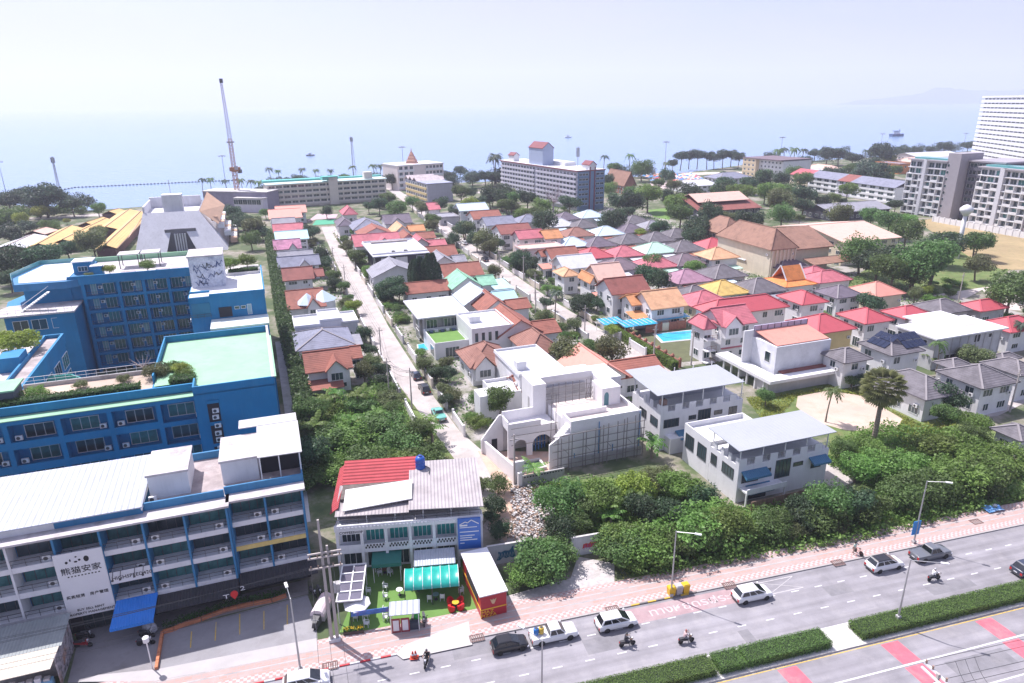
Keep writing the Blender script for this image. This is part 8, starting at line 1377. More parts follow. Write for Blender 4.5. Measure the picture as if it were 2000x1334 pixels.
def palm_parts(kind, seed):
    rg = random.Random(seed); t = MB(); c = MB()
    if kind == 'coconut':
        lean = rg.uniform(-.6, .6); pts = [(lean*(z/8)**2, 0, z) for z in (0, 2, 4, 6, 8)]; t.path(pts, [.24, .17, .15, .14, .13], 7); base = pts[-1]
        for i in range(20): frond(c, base, i*2.399, rg.uniform(2.4, 3.0), rg.uniform(.55, 1.3), .42, rg.uniform(.2, .95))
    elif kind == 'fan':
        t.path([(0, 0, 0), (.15, 0, 3), (.1, 0, 6.4)], [.3, .24, .2], 8)
        for i in range(60):
            a = i*2.399; el = -1.0+1.95*(i/60)**.8; d = Vector((math.cos(a)*math.cos(el), math.sin(a)*math.cos(el), math.sin(el))); p = Vector((.1, 0, 6.4)); q = p+d*1.45; c.tube(p, q, .03, n=3, caps=False); sd_ = d.cross(Vector((0, 0, 1))).normalized(); up = sd_.cross(d)
            for k in range(11): an = R(-75+15*k); e = q+(d*math.cos(an)+sd_*math.sin(an))*1.0-Vector((0, 0, .18)); e2 = q+(d*math.cos(an+.2)+sd_*math.sin(an+.2))*.55+up*.05; e3 = q+(d*math.cos(an-.2)+sd_*math.sin(an-.2))*.55-up*.02; c.add([q, e3, e, e2], [(0, 1, 2, 3)])
    elif kind == 'banana':
        t.tube((0, 0, 0), (0, 0, 1.8), .16, .1, 7)
        for i in range(9): frond(c, (0, 0, 1.75), i*2.399, rg.uniform(1.5, 2.1), rg.uniform(.6, 1.0), .34, rg.uniform(.7, 1.3), 6)
    return t.mesh('trunk', mat('palm_trunk', (.26, .21, .17), var=.25, bands=('Z', .3), bdepth=.4)), c
PM = {}
for k, s, m in (('coconut', 1, LG['s']), ('coconut', 2, LG['m']), ('fan', 1, leafmat('fan_leaf', (.22, .25, .11))), ('banana', 1, LG['b']), ('banana', 2, leafmat('banana_leaf', (.10, .19, .035)))):
    t, c = palm_parts(k, s); PM.setdefault(k, []).append((t, c.mesh('fronds', m)))
def palm(p, kind, s, label=None, z=0, group='palms'):
    i = ti[0]; ti[0] += 1; t, c = PM[kind][i % len(PM[kind])]; o = thing({'coconut': 'palm_tree', 'fan': 'fan_palm', 'banana': 'banana_plant'}[kind], label, 'palm' if kind != 'banana' else 'banana plant', (p[0], p[1], z), (i*1.7) % 6.28, group); link('trunk', t, o, (0, 0, 0), 0, (s, s, s)); link('fronds', c, o, (0, 0, 0), 0, (s, s, s))
    if label is None: LATE.append((o, {'coconut': 'coconut palm', 'fan': 'fan palm', 'banana': 'broad leaved banana plant'}[kind]))
# --- shore belt and left trees
for t, k in (((-230.17,341.92,7.9), 's'), ((-252.96,349.32,5.78), 's'), ((-252.17,364.07,3.77), 's'), ((-279.93,396.99,4.25), 's'), ((-218.39,344.34,4.99), 's'), ((-227.67,332.64,3.46), 'y'), ((-201.06,336.4,3.63), 'm'), ((-202.43,287.44,3.61), 's'), ((-193.56,287.56,3.31), 'm'), ((-193.88,264.14,4.44), 's'), ((-166.02,274.11,3.34), 'm'), ((-147.36,239.41,4.8), 'o'), ((-156.51,238.99,3.79), 'd'), ((-147.54,212.65,5.65), 'd'), ((-154.49,208.05,5.1), 'd'), ((-156.5,217.92,4.17), 'd'), ((-148.29,196.97,3.38), 'd'), ((-223.67,314.32,3.28), 'y'), ((-103.86,276.29,4.34), 'o'), ((-119.93,300.17,3.76), 'd'), ((-98.02,256.17,3.24), 'm'), ((-99.9,274.13,2.88), 'd'), ((-207.27,320.35,1.47), 'y'), ((-142.05,231.23,1.72), 'd'),
    ((-75.97,447.08,4.91), 's'), ((-42.29,474.11,4.51), 's'), ((-36.77,506.9,4.44), 's'), ((-24.66,451.92,4.8), 's'), ((-16.59,458.05,5.19), 's'), ((-9.08,458.54,4.2), 's'), ((-2.41,472.17,5), 's'), ((-112.81,475.09,3.65), 'm'), ((-99.45,481.95,3.17), 's'), ((-141.66,466.83,3.84), 's'), ((-150.47,475.49,2.61), 's'), ((-141.94,395.6,4.01), 's'), ((-35.31,340.41,4.1), 'd'), ((-19.4,337.81,4.26), 'y'), ((-10.47,355.77,5.25), 'd'), ((-4.75,372.53,5.15), 'd'), ((-1.85,331.72,4.31), 'm'), ((-27.29,333.48,2.48), 'd'), ((-18.41,271.3,3.56), 'o'), ((-9.9,247.27,4.19), 'o'), ((-65.06,340.87,3.79), 'd'), ((-52.66,314.82,4.68), 'm'), ((-71.11,345.51,2.88), 'd'), ((-88.47,330.53,2.76), 'd'), ((-79.88,274.47,3.19), 'd'), ((-64.26,279.07,2.1), 'm'), ((-50.47,354.2,3.28), 'm'), ((-43.44,334.3,3.41), 'o'), ((-33.05,284.1,3.19), 'o')): tree(t, k)
for t, k in (((-3.83,466.92,5.63), 's'), ((2.62,447.57,6.3), 's'), ((-12.19,462.49,4.65), 's'), ((89.92,479.61,6.54), 'm'), ((74.36,501.28,5.23), 'm'), ((61.59,431.01,5.21), 'd'), ((55.54,392.78,4.14), 'b'), ((89.45,422.27,3.84), 'm'), ((67.62,340.48,6.57), 'b'), ((57.98,328.03,5.35), 'd'), ((51.8,331.29,5.06), 'd'), ((-4.41,348.21,5.31), 'd'), ((-9.86,366.96,4.1), 's'), ((8.71,349.33,5.11), 'd'), ((28.08,330.14,4.85), 'd'), ((15.32,330.45,3.91), 'b'), ((5.64,318.03,3.12), 'b'), ((11.67,305.44,4.25), 'm'), ((13.57,279.55,4.6), 'd'), ((0.49,336.04,3.43), 'o'), ((54.16,316.2,3.24), 'd'), ((41.66,278.98,4.48), 'd'), ((79.08,326.79,5.33), 'b'), ((72.12,291.7,5.38), 'm'), ((82.02,361.03,4.04), 'd'), ((69.85,259.3,5.08), 'd'), ((67.7,252.32,3.66), 'd'), ((86.42,295.59,4.85), 'd'), ((90.83,350.11,6.04), 'd'), ((118.99,387.5,5.88), 'd'), ((109.84,366.08,4.46), 'b'), ((116.73,353.35,6.09), 'b'), ((138.19,404.93,4.91), 'd'), ((149.68,414.83,5.86), 'd'), ((96.43,276.41,4.83), 'd'), ((94.16,296.48,3.35), 'o'), ((77.01,257.19,2.93), 'd'), ((59.2,269.27,3.89), 'd'), ((96.12,410.41,4.15), 'o'), ((133.82,364.5,4.44), 'b'), ((112.09,437.3,2.47), 'm'),
    ((134.84,557.41,5.57), 's'), ((144.94,570.97,5.14), 's'), ((151.84,571.32,5.48), 's'), ((159.37,569.51,5.12), 's'), ((163.93,565.24,4.52), 's'), ((171.79,569.3,5.46), 's'), ((181.9,579.92,5.21), 's'), ((183.37,566.03,4.75), 's'), ((123.62,536.43,3.76), 's')): tree(t, k, lift=2.0 if k == 's' and t[1] > 480 else 1.35)
for t, k in (((273.84,634.64,5.24), 's'), ((264.92,589.96,7.06), 's'), ((274.72,588.92,7.05), 's'), ((276.06,566.96,5.93), 's'), ((303.02,577.43,8.78), 's'), ((344.24,619.99,6.47), 's'), ((380.92,663.11,5.19), 's'), ((417.52,681.36,6.21), 's'), ((415.51,699.71,3.8), 's'), ((216.99,547.86,4.78), 's'), ((223.87,538.49,5.29), 's'), ((217.35,588.88,5.13), 's'), ((455.08,703.25,6.1), 's'), ((187.26,462.93,4.88), 'm'), ((205.12,448.44,5.42), 's'), ((212.17,477.79,3.67), 's'), ((211.07,408.57,8.52), 's'), ((221.57,413.64,5.46), 'm'), ((263.15,479.48,4.73), 'm'), ((216.22,432.41,4.76), 'd'), ((159.89,442.83,5.06), 'm'), ((143.69,419.94,4.16), 'd'), ((166.19,428.34,4.71), 'd'), ((135.21,361.21,5.99), 'b'), ((146.79,372.32,4.94), 'm'), ((123.01,315.66,5.97), 'o'), ((146.72,344.32,5.73), 'd'), ((134.77,318.09,4.61), 'd'), ((154.42,341.68,3.42), 'd'), ((171.64,357.03,2.06), 'd'), ((184.3,329.96,3.31), 'd'), ((114.73,289.48,4.86), 'm'), ((99.3,281.91,4.43), 'd'), ((127.93,303.48,2.18), 'm'), ((136.54,284.7,4.78), 'o'), ((150.21,286.42,4.49), 'm'), ((148.21,267.14,5.4), 'm'), ((144.71,248.45,4.77), 'm'), ((167.47,288.06,3.23), 'b'), ((111.27,366.66,5.68), 'd'), ((117.07,366.55,4.47), 'b'), ((310.13,574.67,4.39), 'y'), ((152.26,238.29,4.05), 'm'), ((163.58,237.09,3.34), 'm')): tree(t, k)
# --- estate and street trees
for t, k in (((44.2,212.28,3.01), 'm'), ((39.51,191.91,3.76), 'd'), ((41.94,188.42,3.05), 'd'), ((56.91,208.6,2.63), 'b'), ((72.63,245.81,1.68), 'm'), ((32.3,247.17,1.96), 'm'), ((36.89,267.13,1.93), 'm'), ((50.99,270.25,2.32), 'y'), ((42.36,283.11,4.44), 'd'), ((3.11,226.79,2.84), 'd'), ((6.16,215.68,2.71), 'd'), ((2.2,215.13,2.46), 'd'), ((7.18,202.41,2.1), 'o'), ((19.55,173.83,2.23), 'd'), ((16.93,167.55,2.35), 'd'), ((22.16,171.85,2.01), 'd'), ((78.01,220.83,2.12), 'm'), ((69.1,163.16,1.15), 'd'), ((23.41,150.84,1.5), 'y'), ((20.54,161.19,1.06), 'b'), ((14.76,154.02,1.64), 'o'), ((7.6,160.56,1.89), 'o'), ((11.52,126.76,3.8), 'o'), ((19.75,129.01,3.24), 'o'), ((16.31,136.66,1.96), 'm'), ((10.2,188.81,1.53), 'b'), ((12.55,184.46,1.71), 'b')): tree(t, k)
for t, k in (((-51.62,223.87,2.95), 'm'), ((-51.71,231.89,2.49), 'd'), ((-43.85,206.87,2.24), 'b'), ((-33.21,183.71,3.56), 'd'), ((-30.86,179.74,2.97), 'd'), ((-34.3,181.41,1.99), 'd'), ((-41.14,171.07,1.89), 'y'), ((-79.5,270.78,3.07), 'd'), ((-64.5,230.12,2.86), 'd'), ((-61.77,221.31,2.23), 'd'), ((-53.7,203.26,2.21), 'm'), ((-51.62,194.54,1.98), 'd'), ((-48.66,191.8,1.77), 'm'), ((-44.83,181.68,1.33), 'm'), ((-33.96,148.89,1.78), 'd'), ((-30.9,138.72,1.56), 'd'), ((-28.69,130.94,1.81), 'o'), ((-29.03,124.46,1.89), 'o'), ((-25.94,126.55,1.76), 'd'), ((-24.78,121.57,1.49), 'd'), ((-17.47,128.04,1.78), 'o'), ((-14.92,125.15,1.59), 'd'), ((-13.48,130.45,1.58), 'o'), ((-12.68,124.78,1.43), 'd'), ((-12.59,116.75,1.43), 'o'), ((-11.94,112.75,1.31), 'd'), ((-6.4,112.21,1.44), 'm'), ((-2.3,109.51,2.53), 'm'), ((-3.15,108.67,1.68), 'b'), ((-17.4,257.99,0.01), 'm'), ((-21.76,260.26,2.47), 'd'), ((-23.54,252.09,2.28), 'd'), ((-18.67,270.83,3.84), 'd'), ((-12.66,250.83,3.27), 'd'), ((-7.62,240.55,2.98), 'o'), ((-4.93,250.48,2.38), 'd'), ((2.9,215.67,3.1), 'd'), ((5.38,211.38,2.64), 'd'), ((-8.9,197.57,0), 'd'), ((9.05,172.93,1.78), 'd'), ((-5.18,205.42,2.23), 'o'), ((-76.23,284.26,0.01), 'd'), ((-60.18,247.23,2.35), 'o'), ((-65.18,264.93,1.88), 'm'), ((-18.45,186.93,1.46), 'd'), ((-33.46,295.56,3.34), 'm'), ((-25.9,324.2,2.66), 'd')):
    if t[2] > .3: tree(t, k)
for t, k in (((109.13,209.44,5.44), 'm'), ((108.84,198.75,5.45), 'd'), ((107.04,187.12,5.41), 'm'), ((114.5,189.52,5.74), 'm'), ((121.76,193.42,6.63), 'm'), ((140.64,219.96,5.39), 'd'), ((113.14,188.03,3.64), 'm'), ((157.26,228.6,4.48), 'm'), ((139.35,199.69,3.85), 'o'), ((123.44,162.98,5), 'm'), ((136.13,177.25,3.94), 'm'), ((89.62,164.5,3), 'd'), ((83.91,149.11,1.9), 'd'), ((95.55,190.82,1.85), 'm'), ((92.31,127.07,2.75), 'o'), ((91.4,128.72,1.86), 'o'), ((74.64,109.16,2.88), 'd'), ((75.89,107.25,2.21), 'd'), ((72.3,108.05,1.98), 'd'), ((71.64,101.76,2.12), 'm'), ((73.9,98.72,2.21), 'b'), ((71.19,94.86,2), 'm'), ((66.55,119.55,1.57), 'd'), ((64.48,119.49,1.32), 'm'), ((108.56,177.2,1.88), 'o'), ((113.96,181.39,1.77), 'y'), ((45.41,112.04,1.65), 'm')): tree(t, k)
# --- roadside thicket in front of the white houses
for t, k in (((5.93,77.17,3.05), 'm'), ((8.81,76.61,2.38), 'm'), ((11.59,77.81,2.94), 'b'), ((16.19,81.2,2.77), 'y'), ((20.03,83.58,2.42), 'o'), ((22.54,80.02,3.01), 'b'), ((24.6,78.22,2.42), 'd'), ((16.89,75.96,2.63), 'd'), ((20.51,74.57,2.59), 'd'), ((5.55,71.48,2.25), 'd'), ((8,73.42,1.92), 'm'), ((38.16,76.41,2.25), 'd'), ((41.01,75.96,2.89), 'm'), ((44.19,77.09,2.79), 'd'), ((49.05,86.01,2.62), 'b'), ((50.32,92.84,1.87), 'm'), ((12.79,69.72,2.45), 'b'), ((16.49,69.72,2.21), 'b'), ((26.53,70.65,2.72), 'b'), ((23.31,70.41,2.23), 'm'), ((28.65,69.99,1.97), 'b'), ((32.83,71.95,2.02), 'm'), ((37.07,72.01,2.39), 'd'), ((41.02,73.45,2.3), 'm'), ((-2.18,83.71,1.57), 'm'), ((-4.23,84.56,1.21), 'o'), ((-2.64,78.42,1.63), 'd'), ((-1.75,73.12,1.49), 'd'), ((-2.88,76.7,1.07), 'd'), ((-5.4,84.93,1.3), 'o')): tree(keep_off(t, 1.15), k, zs=.9, lift=1.1, fat=.9)
for t, k in (((3.8,64.47,2.99), 'm'), ((2,61.89,1.96), 'b'), ((4.15,60.58,2.47), 'm'), ((5.19,67.91,2.4), 'm'), ((15.9,67.64,2.98), 'b'), ((13.55,64.29,2.75), 'm'), ((17.45,63.85,2.96), 'b'), ((23.02,65.6,3.48), 'b'), ((26.85,68.51,3.49), 'b'), ((20.85,63.62,2.56), 'm'), ((27.3,65.76,2.34), 'm'), ((33.1,69.42,2.44), 'm'), ((38.39,71.11,2.61), 'd'), ((42.38,71.72,2.82), 'm'), ((47.27,72.68,2.85), 'd'), ((52.89,74.75,2.91), 'm'), ((57.62,76.27,3.28), 'm'), ((63.93,78.99,3.71), 'b'), ((67.02,78.44,3.36), 'm'), ((67.59,86.49,3.5), 'b'), ((60.55,84.35,3.21), 'b'), ((56.66,86.28,3.06), 'b'), ((53.44,88.43,2.83), 'b'), ((53.52,92.91,2.33), 'b'), ((70.24,93.87,3.13), 'b'), ((64.17,92.78,2.94), 'b'), ((73.27,89.19,3), 'b'), ((36.2,68.54,1.82), 'o'), ((41.85,70.14,1.73), 'o'), ((19.58,62.7,1.59), 'o'), ((15.14,63.18,1.6), 'b')): shrub(keep_off(t, 1.1), k if k in 'mbo' else 'm')
# --- wild lot behind the cafe
for t, k in (((-29.16,97.43,3.23), 'm'), ((-25.21,98.02,3.64), 'b'), ((-21.91,102.12,3.52), 'm'), ((-16.85,96.19,3.59), 'm'), ((-21.12,89.5,3.6), 'm'), ((-25.26,87.73,3.1), 'b'), ((-16.65,89.35,3), 'b'), ((-13.37,93.22,2.72), 'm'), ((-29.99,91.43,2.91), 'm'), ((-33.45,100.93,2.67), 'm'), ((-12.16,88.78,1.95), 'm'), ((-33.2,109.55,2.51), 'b'), ((-27.34,111.52,2.54), 'm'), ((-22.44,114.67,2.24), 'o'), ((-29.33,86.16,2.55), 'm')): shrub(t, k, zs=.8)
for t, k in (((-30.23,89.59,3.01), 'd'), ((-34.19,105.1,2.59), 'm'), ((-14.83,98.32,2.12), 'm')): tree(t, k)
for p in ((-33.13,111.51), (-32.27,113.68), (-27.83,112.48), (-26.88,114.68), (-23.43,106.16), (-26.57,102.39), (-32.08,100.67), (-19.73,102.25), (-13.75,102.13), (-12.94,98.52), (16.07,81.05), (17.01,80.03), (11.8,76.29), (12.41,74.93), (3.07,86.62), (21.31,93.51), (85.3,130.18), (81.02,109.83)): palm(p, 'banana', random.uniform(1.2, 1.7), group='banana plants')
# --- palms
for p, s in (((-185.57,419.37), 1.3), ((-181.63,422.45), 1.3), ((-169.09,414.89), 1.25), ((-159.41,414.2), 1.3), ((-151.79,407.22), 1.3), ((-147.47,406.92), 1.25), ((-166.41,485.56), 1.35), ((-158.73,481), 1.2), ((-143.61,483.68), 1.3), ((-134.54,482.93), 1.2), ((-123.69,482.04), 1.2), ((-94.65,487.61), 1.5), ((-90.11,487.23), 1.5), ((-81.06,486.47), 1.6), ((-10.45,480.57), 2.3), ((-109.22,488.82), 1.4), ((-10.58,469.62), 2.2), ((89.2,527.1), 1.8), ((70.13,528.87), 1.7), ((111.53,504.58), 1.3), ((215.69,555.03), 2.0), ((223.3,554.27), 2.0), ((229.14,553.68), 1.9), ((209.82,555.61), 1.9), ((296.62,588.65), 1.5), ((308.73,602.63), 1.4)): palm(p, 'coconut', s, group='coconut palms along the shore')
for p, s in (((10.83,163.64), .95), ((53.45,105.61), .75), ((109.49,139.43), .8), ((85.03,127.16), .8), ((11.3,164.77), .0)):
    if s: palm(p, 'coconut', s, group='palms in the estate')
palm((58.1,98.53), 'fan', 1.5, 'tall fan palm with shaggy round head beside the sandy clearing', group=None); landmark('the tall fan palm', (58.1,98.53), 6)
# --- cypress row: tall narrow columns
cm = {}
P_ = np.random.normal(0, 1, (2600, 3)); P_ /= np.linalg.norm(P_, axis=1)[:, None]; zz = np.random.uniform(0, 1, 2600); rad = .16*np.sqrt(np.clip(np.sin(np.pi*np.clip(zz*.93+.05, 0, 1)), 0, 1))*np.random.uniform(.85, 1.1, 2600); ang = np.random.uniform(0, 6.283, 2600)
CYP = leaf_mesh('crown', np.stack([np.cos(ang)*rad, np.sin(ang)*rad, zz], 1), np.stack([np.cos(ang), np.sin(ang), 0*ang+.4], 1), .045, leafmat('cypress_leaf', (.05, .095, .045), rnd=.15), .5)
for i, (p, h_) in enumerate((((-27.74,189.25), 10.5), ((-26.6,187.5), 11), ((-25.55,188.31), 11.5), ((-24.3,187.42), 11), ((-23.15,187.38), 12.5), ((-22.09,188.19), 12.5), ((-20.79,189.01), 9.5), ((-28.79,191.92), 9.0))):
    o = thing('cypress_tree', None, 'tree', p, i*1.1, 'row of tall cypresses'); link('crown', CYP, o, (0, 0, .2), 0, (h_*.75, h_*.75, h_)); part(o, 'trunk', MB().tube((0, 0, 0), (0, 0, h_*.7), .16, .05), BARK); o['label'] = '%s tall dark cypress column in the row behind the white villa' % ['third', 'fourth', 'fifth', 'sixth', 'seventh', 'eighth', 'rightmost', 'leftmost'][i] if i != 7 else 'leftmost tall dark cypress column in the row behind the white villa'
landmark('the cypress row', (-24.07,187.41), 6)
for i, n_ in enumerate(('second', 'third', 'fourth', 'fifth', 'sixth', 'seventh', 'rightmost')): bpy.data.objects['cypress_tree' if i == 0 else 'cypress_tree.%03d' % i]['label'] = '%s%s tall dark cypress column in the row behind the white villa' % (n_, '' if n_ == 'rightmost' else ' from left')
# --- rooftop plants of the blue hotel
def rooft(p, r, z, key, label, zs=.9): tree((p[0], p[1], r), key, label, z, zs, 'roof garden trees of the blue hotel', 1.1)
rooft(un((-36.2, 119), 20.5), 2.6, 15.8, 'y', 'large yellow green rooftop tree on the left wing of the blue hotel'); rooft(un((-22, 156.6), 20.5), 1.6, 19.7, 'b', 'umbrella shaped rooftop tree above the blue hotel balconies', .7); rooft(un((-29, 157.2), 20.5), 1.1, 19.6, 'y', 'small yellow green rooftop tree by the blue stair house'); rooft(un((-6.2, 161), 20.5), 2.0, 17.0, 'b', 'round rooftop tree right of the graffiti tower'); rooft(un((-2.8, 164), 20.5), 1.7, 17.0, 'b', 'bright rooftop tree farthest right on the blue hotel'); rooft(un((-37.5, 105), 20.5), 2.1, 15.7, 'o', 'loose pale rooftop tree on the white terrace of the blue hotel'); rooft(un((-11.8, 97), 20.5), 1.0, 17.5, 'y', 'small layered rooftop tree at the mint roof corner')
for p, r, k, lab in (((-15.0, 97.5), 1.5, 'o', 'rooftop bush left of the mint roof'), ((-13.0, 99.2), 1.2, 'm', 'rooftop bush behind the garden step'), ((-11.4, 95.2), 1.3, 'b', 'rooftop bush against the mint roof edge'), ((-28.5, 95.6), 1.3, 'b', 'yellowish rooftop bush beside the slate hut'), ((-24, 97.4), .8, 'o', 'small dry rooftop bush on the garden bed'), ((-19, 97.6), .8, 'o', 'small rooftop bush before the white railing'), ((-32.5, 155.8), .8, 'o', 'small ball bush below the blue stair house'), ((-46, 128), 1.8, 'o', 'brownish bush left of the large rooftop tree')): shrub((*un(p, 20.5), r), k, lab, 17.1 if p[1] < 110 else (15.6 if p[1] < 140 else 19.5), 'rooftop bushes')
q = un((-44, 92.4), 20.5); hedge_block('clipped hedge along the roof garden edge of the blue hotel', 0, 27.5, 0, 1.5, 17.1, 18.3, (q[0], q[1], 0), R(20.5), leafmat('roof_hedge', (.06, .12, .03)), 60, .22); q = un((-12.9, 92.2), 20.5); hedge_block('short clipped hedge beside the mint roof', 0, 2.9, 0, 2.2, 17.1, 18.5, (q[0], q[1], 0), R(20.5), leafmat('roof_hedge', (.06, .12, .03)), 60, .22); q = un((-6.6, 159.4), 20.5); hedge_block('clipped rooftop hedge before the graffiti tower trees', 0, 6, 0, 1.2, 16.7, 17.9, (q[0], q[1], 0), R(20.5), leafmat('roof_hedge', (.06, .12, .03)), 50, .25)
bb = thing('bare_tree', 'bare branched rooftop tree before the hotel courtyard', 'tree', (*un((-16.8, 99.4), 20.5), 17.1)); b = MB(); b.tube((0, 0, 0), (.1, 0, 1.2), .1, .07)
for i in range(14): a = i*2.4; b.tube((.1, 0, 1.0+.02*i), (math.cos(a)*1.6, math.sin(a)*1.3, 1.8+1.2*random.random()), .05, .012, 4)
part(bb, 'trunk', b, mat('grey_bark', (.38, .33, .32)))
bb = thing('bare_tree', 'leafless lilac grey tree in front of the slab hotel', 'tree', (21.18,342.86)); b = MB(); b.tube((0, 0, 0), (0, 0, 6), .5, .3)
for i in range(26): a = i*2.4; e = Vector((math.cos(a)*random.uniform(3, 6.5), math.sin(a)*random.uniform(3, 6.5), random.uniform(9, 15))); m_ = e*.55; b.tube((0, 0, 5), m_, .22, .12, 4); b.tube(m_, e, .12, .03, 4); [b.tube(m_+(e-m_)*.5, e+Vector((random.uniform(-2, 2), random.uniform(-2, 2), random.uniform(-.5, 1.5))), .06, .02, 3) for _ in range(3)]
part(bb, 'trunk', b, mat('lilac_bark', (.36, .30, .33)))
# --- tall hedge row between lane and left houses
N = 26000; vv = np.random.uniform(108, 292, N); uu = np.random.uniform(1.3, 4.9, N)-np.clip((vv-135)/40, 0, 1)*.9; hh = 4.2+1.3*np.sin(vv*.9)+.9*np.sin(vv*2.3+1); z_ = np.random.uniform(.1, 1, N)**.6*hh; k = (np.abs(uu-3.0)/1.9)**2; z_ = z_*(1-.35*k); c_, s_ = math.cos(R(20)), math.sin(R(20)); hx, hy = un((3.6, 108), 20)
o = thing('hedge', 'long tall hedge along the lane between the blue hotel and the left houses', 'hedge', (hx, hy)); link('foliage', leaf_mesh('foliage', np.stack([uu*c_-vv*s_-hx, uu*s_+vv*c_-hy, z_], 1), np.tile((0.2, -.4, .8), (N, 1)), .5, leafmat('lane_hedge', (.075, .125, .042), var=.5)), o)
b = MB()
for i in range(38): v = 110+i*4; x, y = un((3.6, v), 20); b.tube((x-hx, y-hy, 0), (x-hx, y-hy, 3.5), .1, .05, 5)
tr_ = part(o, 'stems', b, BARK); tr_['kind'] = 'stuff'
# --- ground cover and garden bushes keep clear of buildings, streets, pools
FOOT = []
for s in BLDS:
    xs = []; ys = []
    for c in s.o.children:
        if c.type == 'MESH' and c.location.length < 1e-4: xs += [v[0] for v in c.bound_box]; ys += [v[1] for v in c.bound_box]
    if xs: FOOT.append((s.o.location.x, s.o.location.y, math.cos(R(s.th)), math.sin(R(s.th)), min(xs), max(xs), min(ys), max(ys)))
c2, s2 = math.cos(R(20)), math.sin(R(20)); NOGO = [(0, 0, c2, s2, 20.2, 27.6, 60, 330), (0, 0, c2, s2, 67, 75.5, 60, 240), (0, 0, c2, s2, 69, 82, 240, 460), (0, 0, c2, s2, -.6, 2.4, 80, 300), (*(37.76,149.73), c2, s2, -12, 12, -7, 8), (*(-19.3,145.85), c2, s2, -5, 5, -5, 5)]
def free(x, y, r):
    for s in FOOT+NOGO:
        a_, e_ = x-s[0], y-s[1]; lx = a_*s[2]+e_*s[3]; ly = -a_*s[3]+e_*s[2]
        if s[4]-r < lx < s[5]+r and s[6]-r < ly < s[7]+r: return False
    return True
rg = random.Random(21)
def scatter(poly, n, r0, r1, fn, keys):
    xs = [p[0] for p in poly]; ys = [p[1] for p in poly]; k = 0; tries = 0; done = []
    while k < n and tries < n*60:
        tries += 1; x, y = rg.uniform(min(xs), max(xs)), rg.uniform(min(ys), max(ys)); r = rg.uniform(r0, r1); c = False; j = len(poly)-1
        for i in range(len(poly)):
            if (poly[i][1] > y) != (poly[j][1] > y) and x < (poly[j][0]-poly[i][0])*(y-poly[i][1])/(poly[j][1]-poly[i][1]+1e-9)+poly[i][0]: c = not c
            j = i
        if c and free(x, y, r*.8) and all(math.hypot(x-a, y-e) > (r+q)*.75 for a, e, q in done): done.append((x, y, r)); fn((x, y, r), rg.choice(keys)); k += 1
grid = lambda a, b_, c, d: [un(p, 20) for p in ((a, c), (b_, c), (b_, d), (a, d))]
scatter([(66.79,480.45), (127.28,493.55), (203.94,556.2), (318.41,571.8), (199.95,352.67), (143.59,330.53), (79.17,313.85), (52.1,350.42)], 14, 3, 5.5, tree, 'ddmmbs'); scatter([(-44.64,376.26), (0.94,456.84), (8.42,384.9), (28.22,356.83), (0.57,337.53), (-26.05,323.51)], 7, 2.5, 5, tree, 'dmdo'); scatter([(-146.69,351.7), (-118.03,331.79), (-79.15,214.65), (-107.73,273.6)], 5, 2, 4, tree, 'dmo'); scatter([(-91.36,423.77), (-69.23,422.15), (-46.96,340.37), (-69.4,341.71)], 4, 2, 3.5, tree, 'dm')
scatter(grid(75, 150, 125, 320), 70, .9, 1.9, shrub, 'mmbo'); scatter(grid(28, 67, 98, 300), 50, .9, 1.9, shrub, 'mmbo'); scatter(grid(150, 190, 110, 200), 20, 1, 2, shrub, 'mb'); scatter(grid(5.5, 20, 112, 290), 14, .8, 1.4, shrub, 'mo'); scatter(grid(17, 20.2, 108, 285), 14, 1.2, 2.1, shrub, 'mmbo'); scatter(grid(27.8, 31.5, 100, 290), 16, 1.2, 2.1, shrub, 'mmbo'); scatter(grid(75.5, 79, 125, 250), 10, 1.2, 2.2, shrub, 'mb')
# the wooded belt at the water's edge reads as one mass
def belt(label, pts, n, r0, r1, m):
    P = []; N_ = []; lens = [math.dist(pts[i], pts[i+1]) for i in range(len(pts)-1)]; T_ = sum(lens)
    for i in range(n):
        d = rg.uniform(0, T_); j = 0
        while d > lens[j] and j < len(lens)-1: d -= lens[j]; j += 1
        x = pts[j][0]+(pts[j+1][0]-pts[j][0])*d/lens[j]+rg.uniform(-5, 5); y = pts[j][1]+(pts[j+1][1]-pts[j][1])*d/lens[j]+rg.uniform(-7, 7); r = rg.uniform(r0, r1); k = 420; e = np.random.normal(0, 1, (k, 3)); e /= np.linalg.norm(e, axis=1)[:, None]; P.append(np.array([x, y, r*rg.uniform(.8, 1.5)])+e*r*np.random.uniform(.6, 1.1, (k, 1))*np.array([1, 1, .75])); N_.append(e)
    P = np.concatenate(P); ok = P[:, 2] > .05; tag(link('shore_wood', leaf_mesh('shore_wood', P[ok], np.concatenate(N_)[ok], .7, m, .7)), label, 'wood', kind='stuff')
belt('belt of shore trees right of the slab hotel', [(69.24,498.64), (110.76,509.62)], 14, 3, 5, LG['s']); belt('belt of shore trees left of the tall white tower', [(213.41,582.79), (271.01,606.78), (316.31,617.84), (403.55,701.06), (474.82,736.69)], 46, 3.5, 6, LG['s']); belt('belt of shore trees between the spired and slab hotels', [(-44.39,475.51), (-24.73,466.28), (7.42,468.15)], 22, 3, 5.5, LG['s']); belt('belt of shore trees behind the teal roofed school', [(-167.38,477.83), (-120.85,474.06), (-82.44,478.65)], 22, 2.5, 4.5, LG['s']); belt('belt of shore trees at the left edge', [(-298.11,392.89), (-256.58,378.98), (-227.25,364.03)], 34, 3, 5, LG['s']); belt('belt of low trees before the left shore', [(-243.58,322.23), (-237.66,338.69), (-221.29,349.07)], 30, 2, 4, LG['m'])
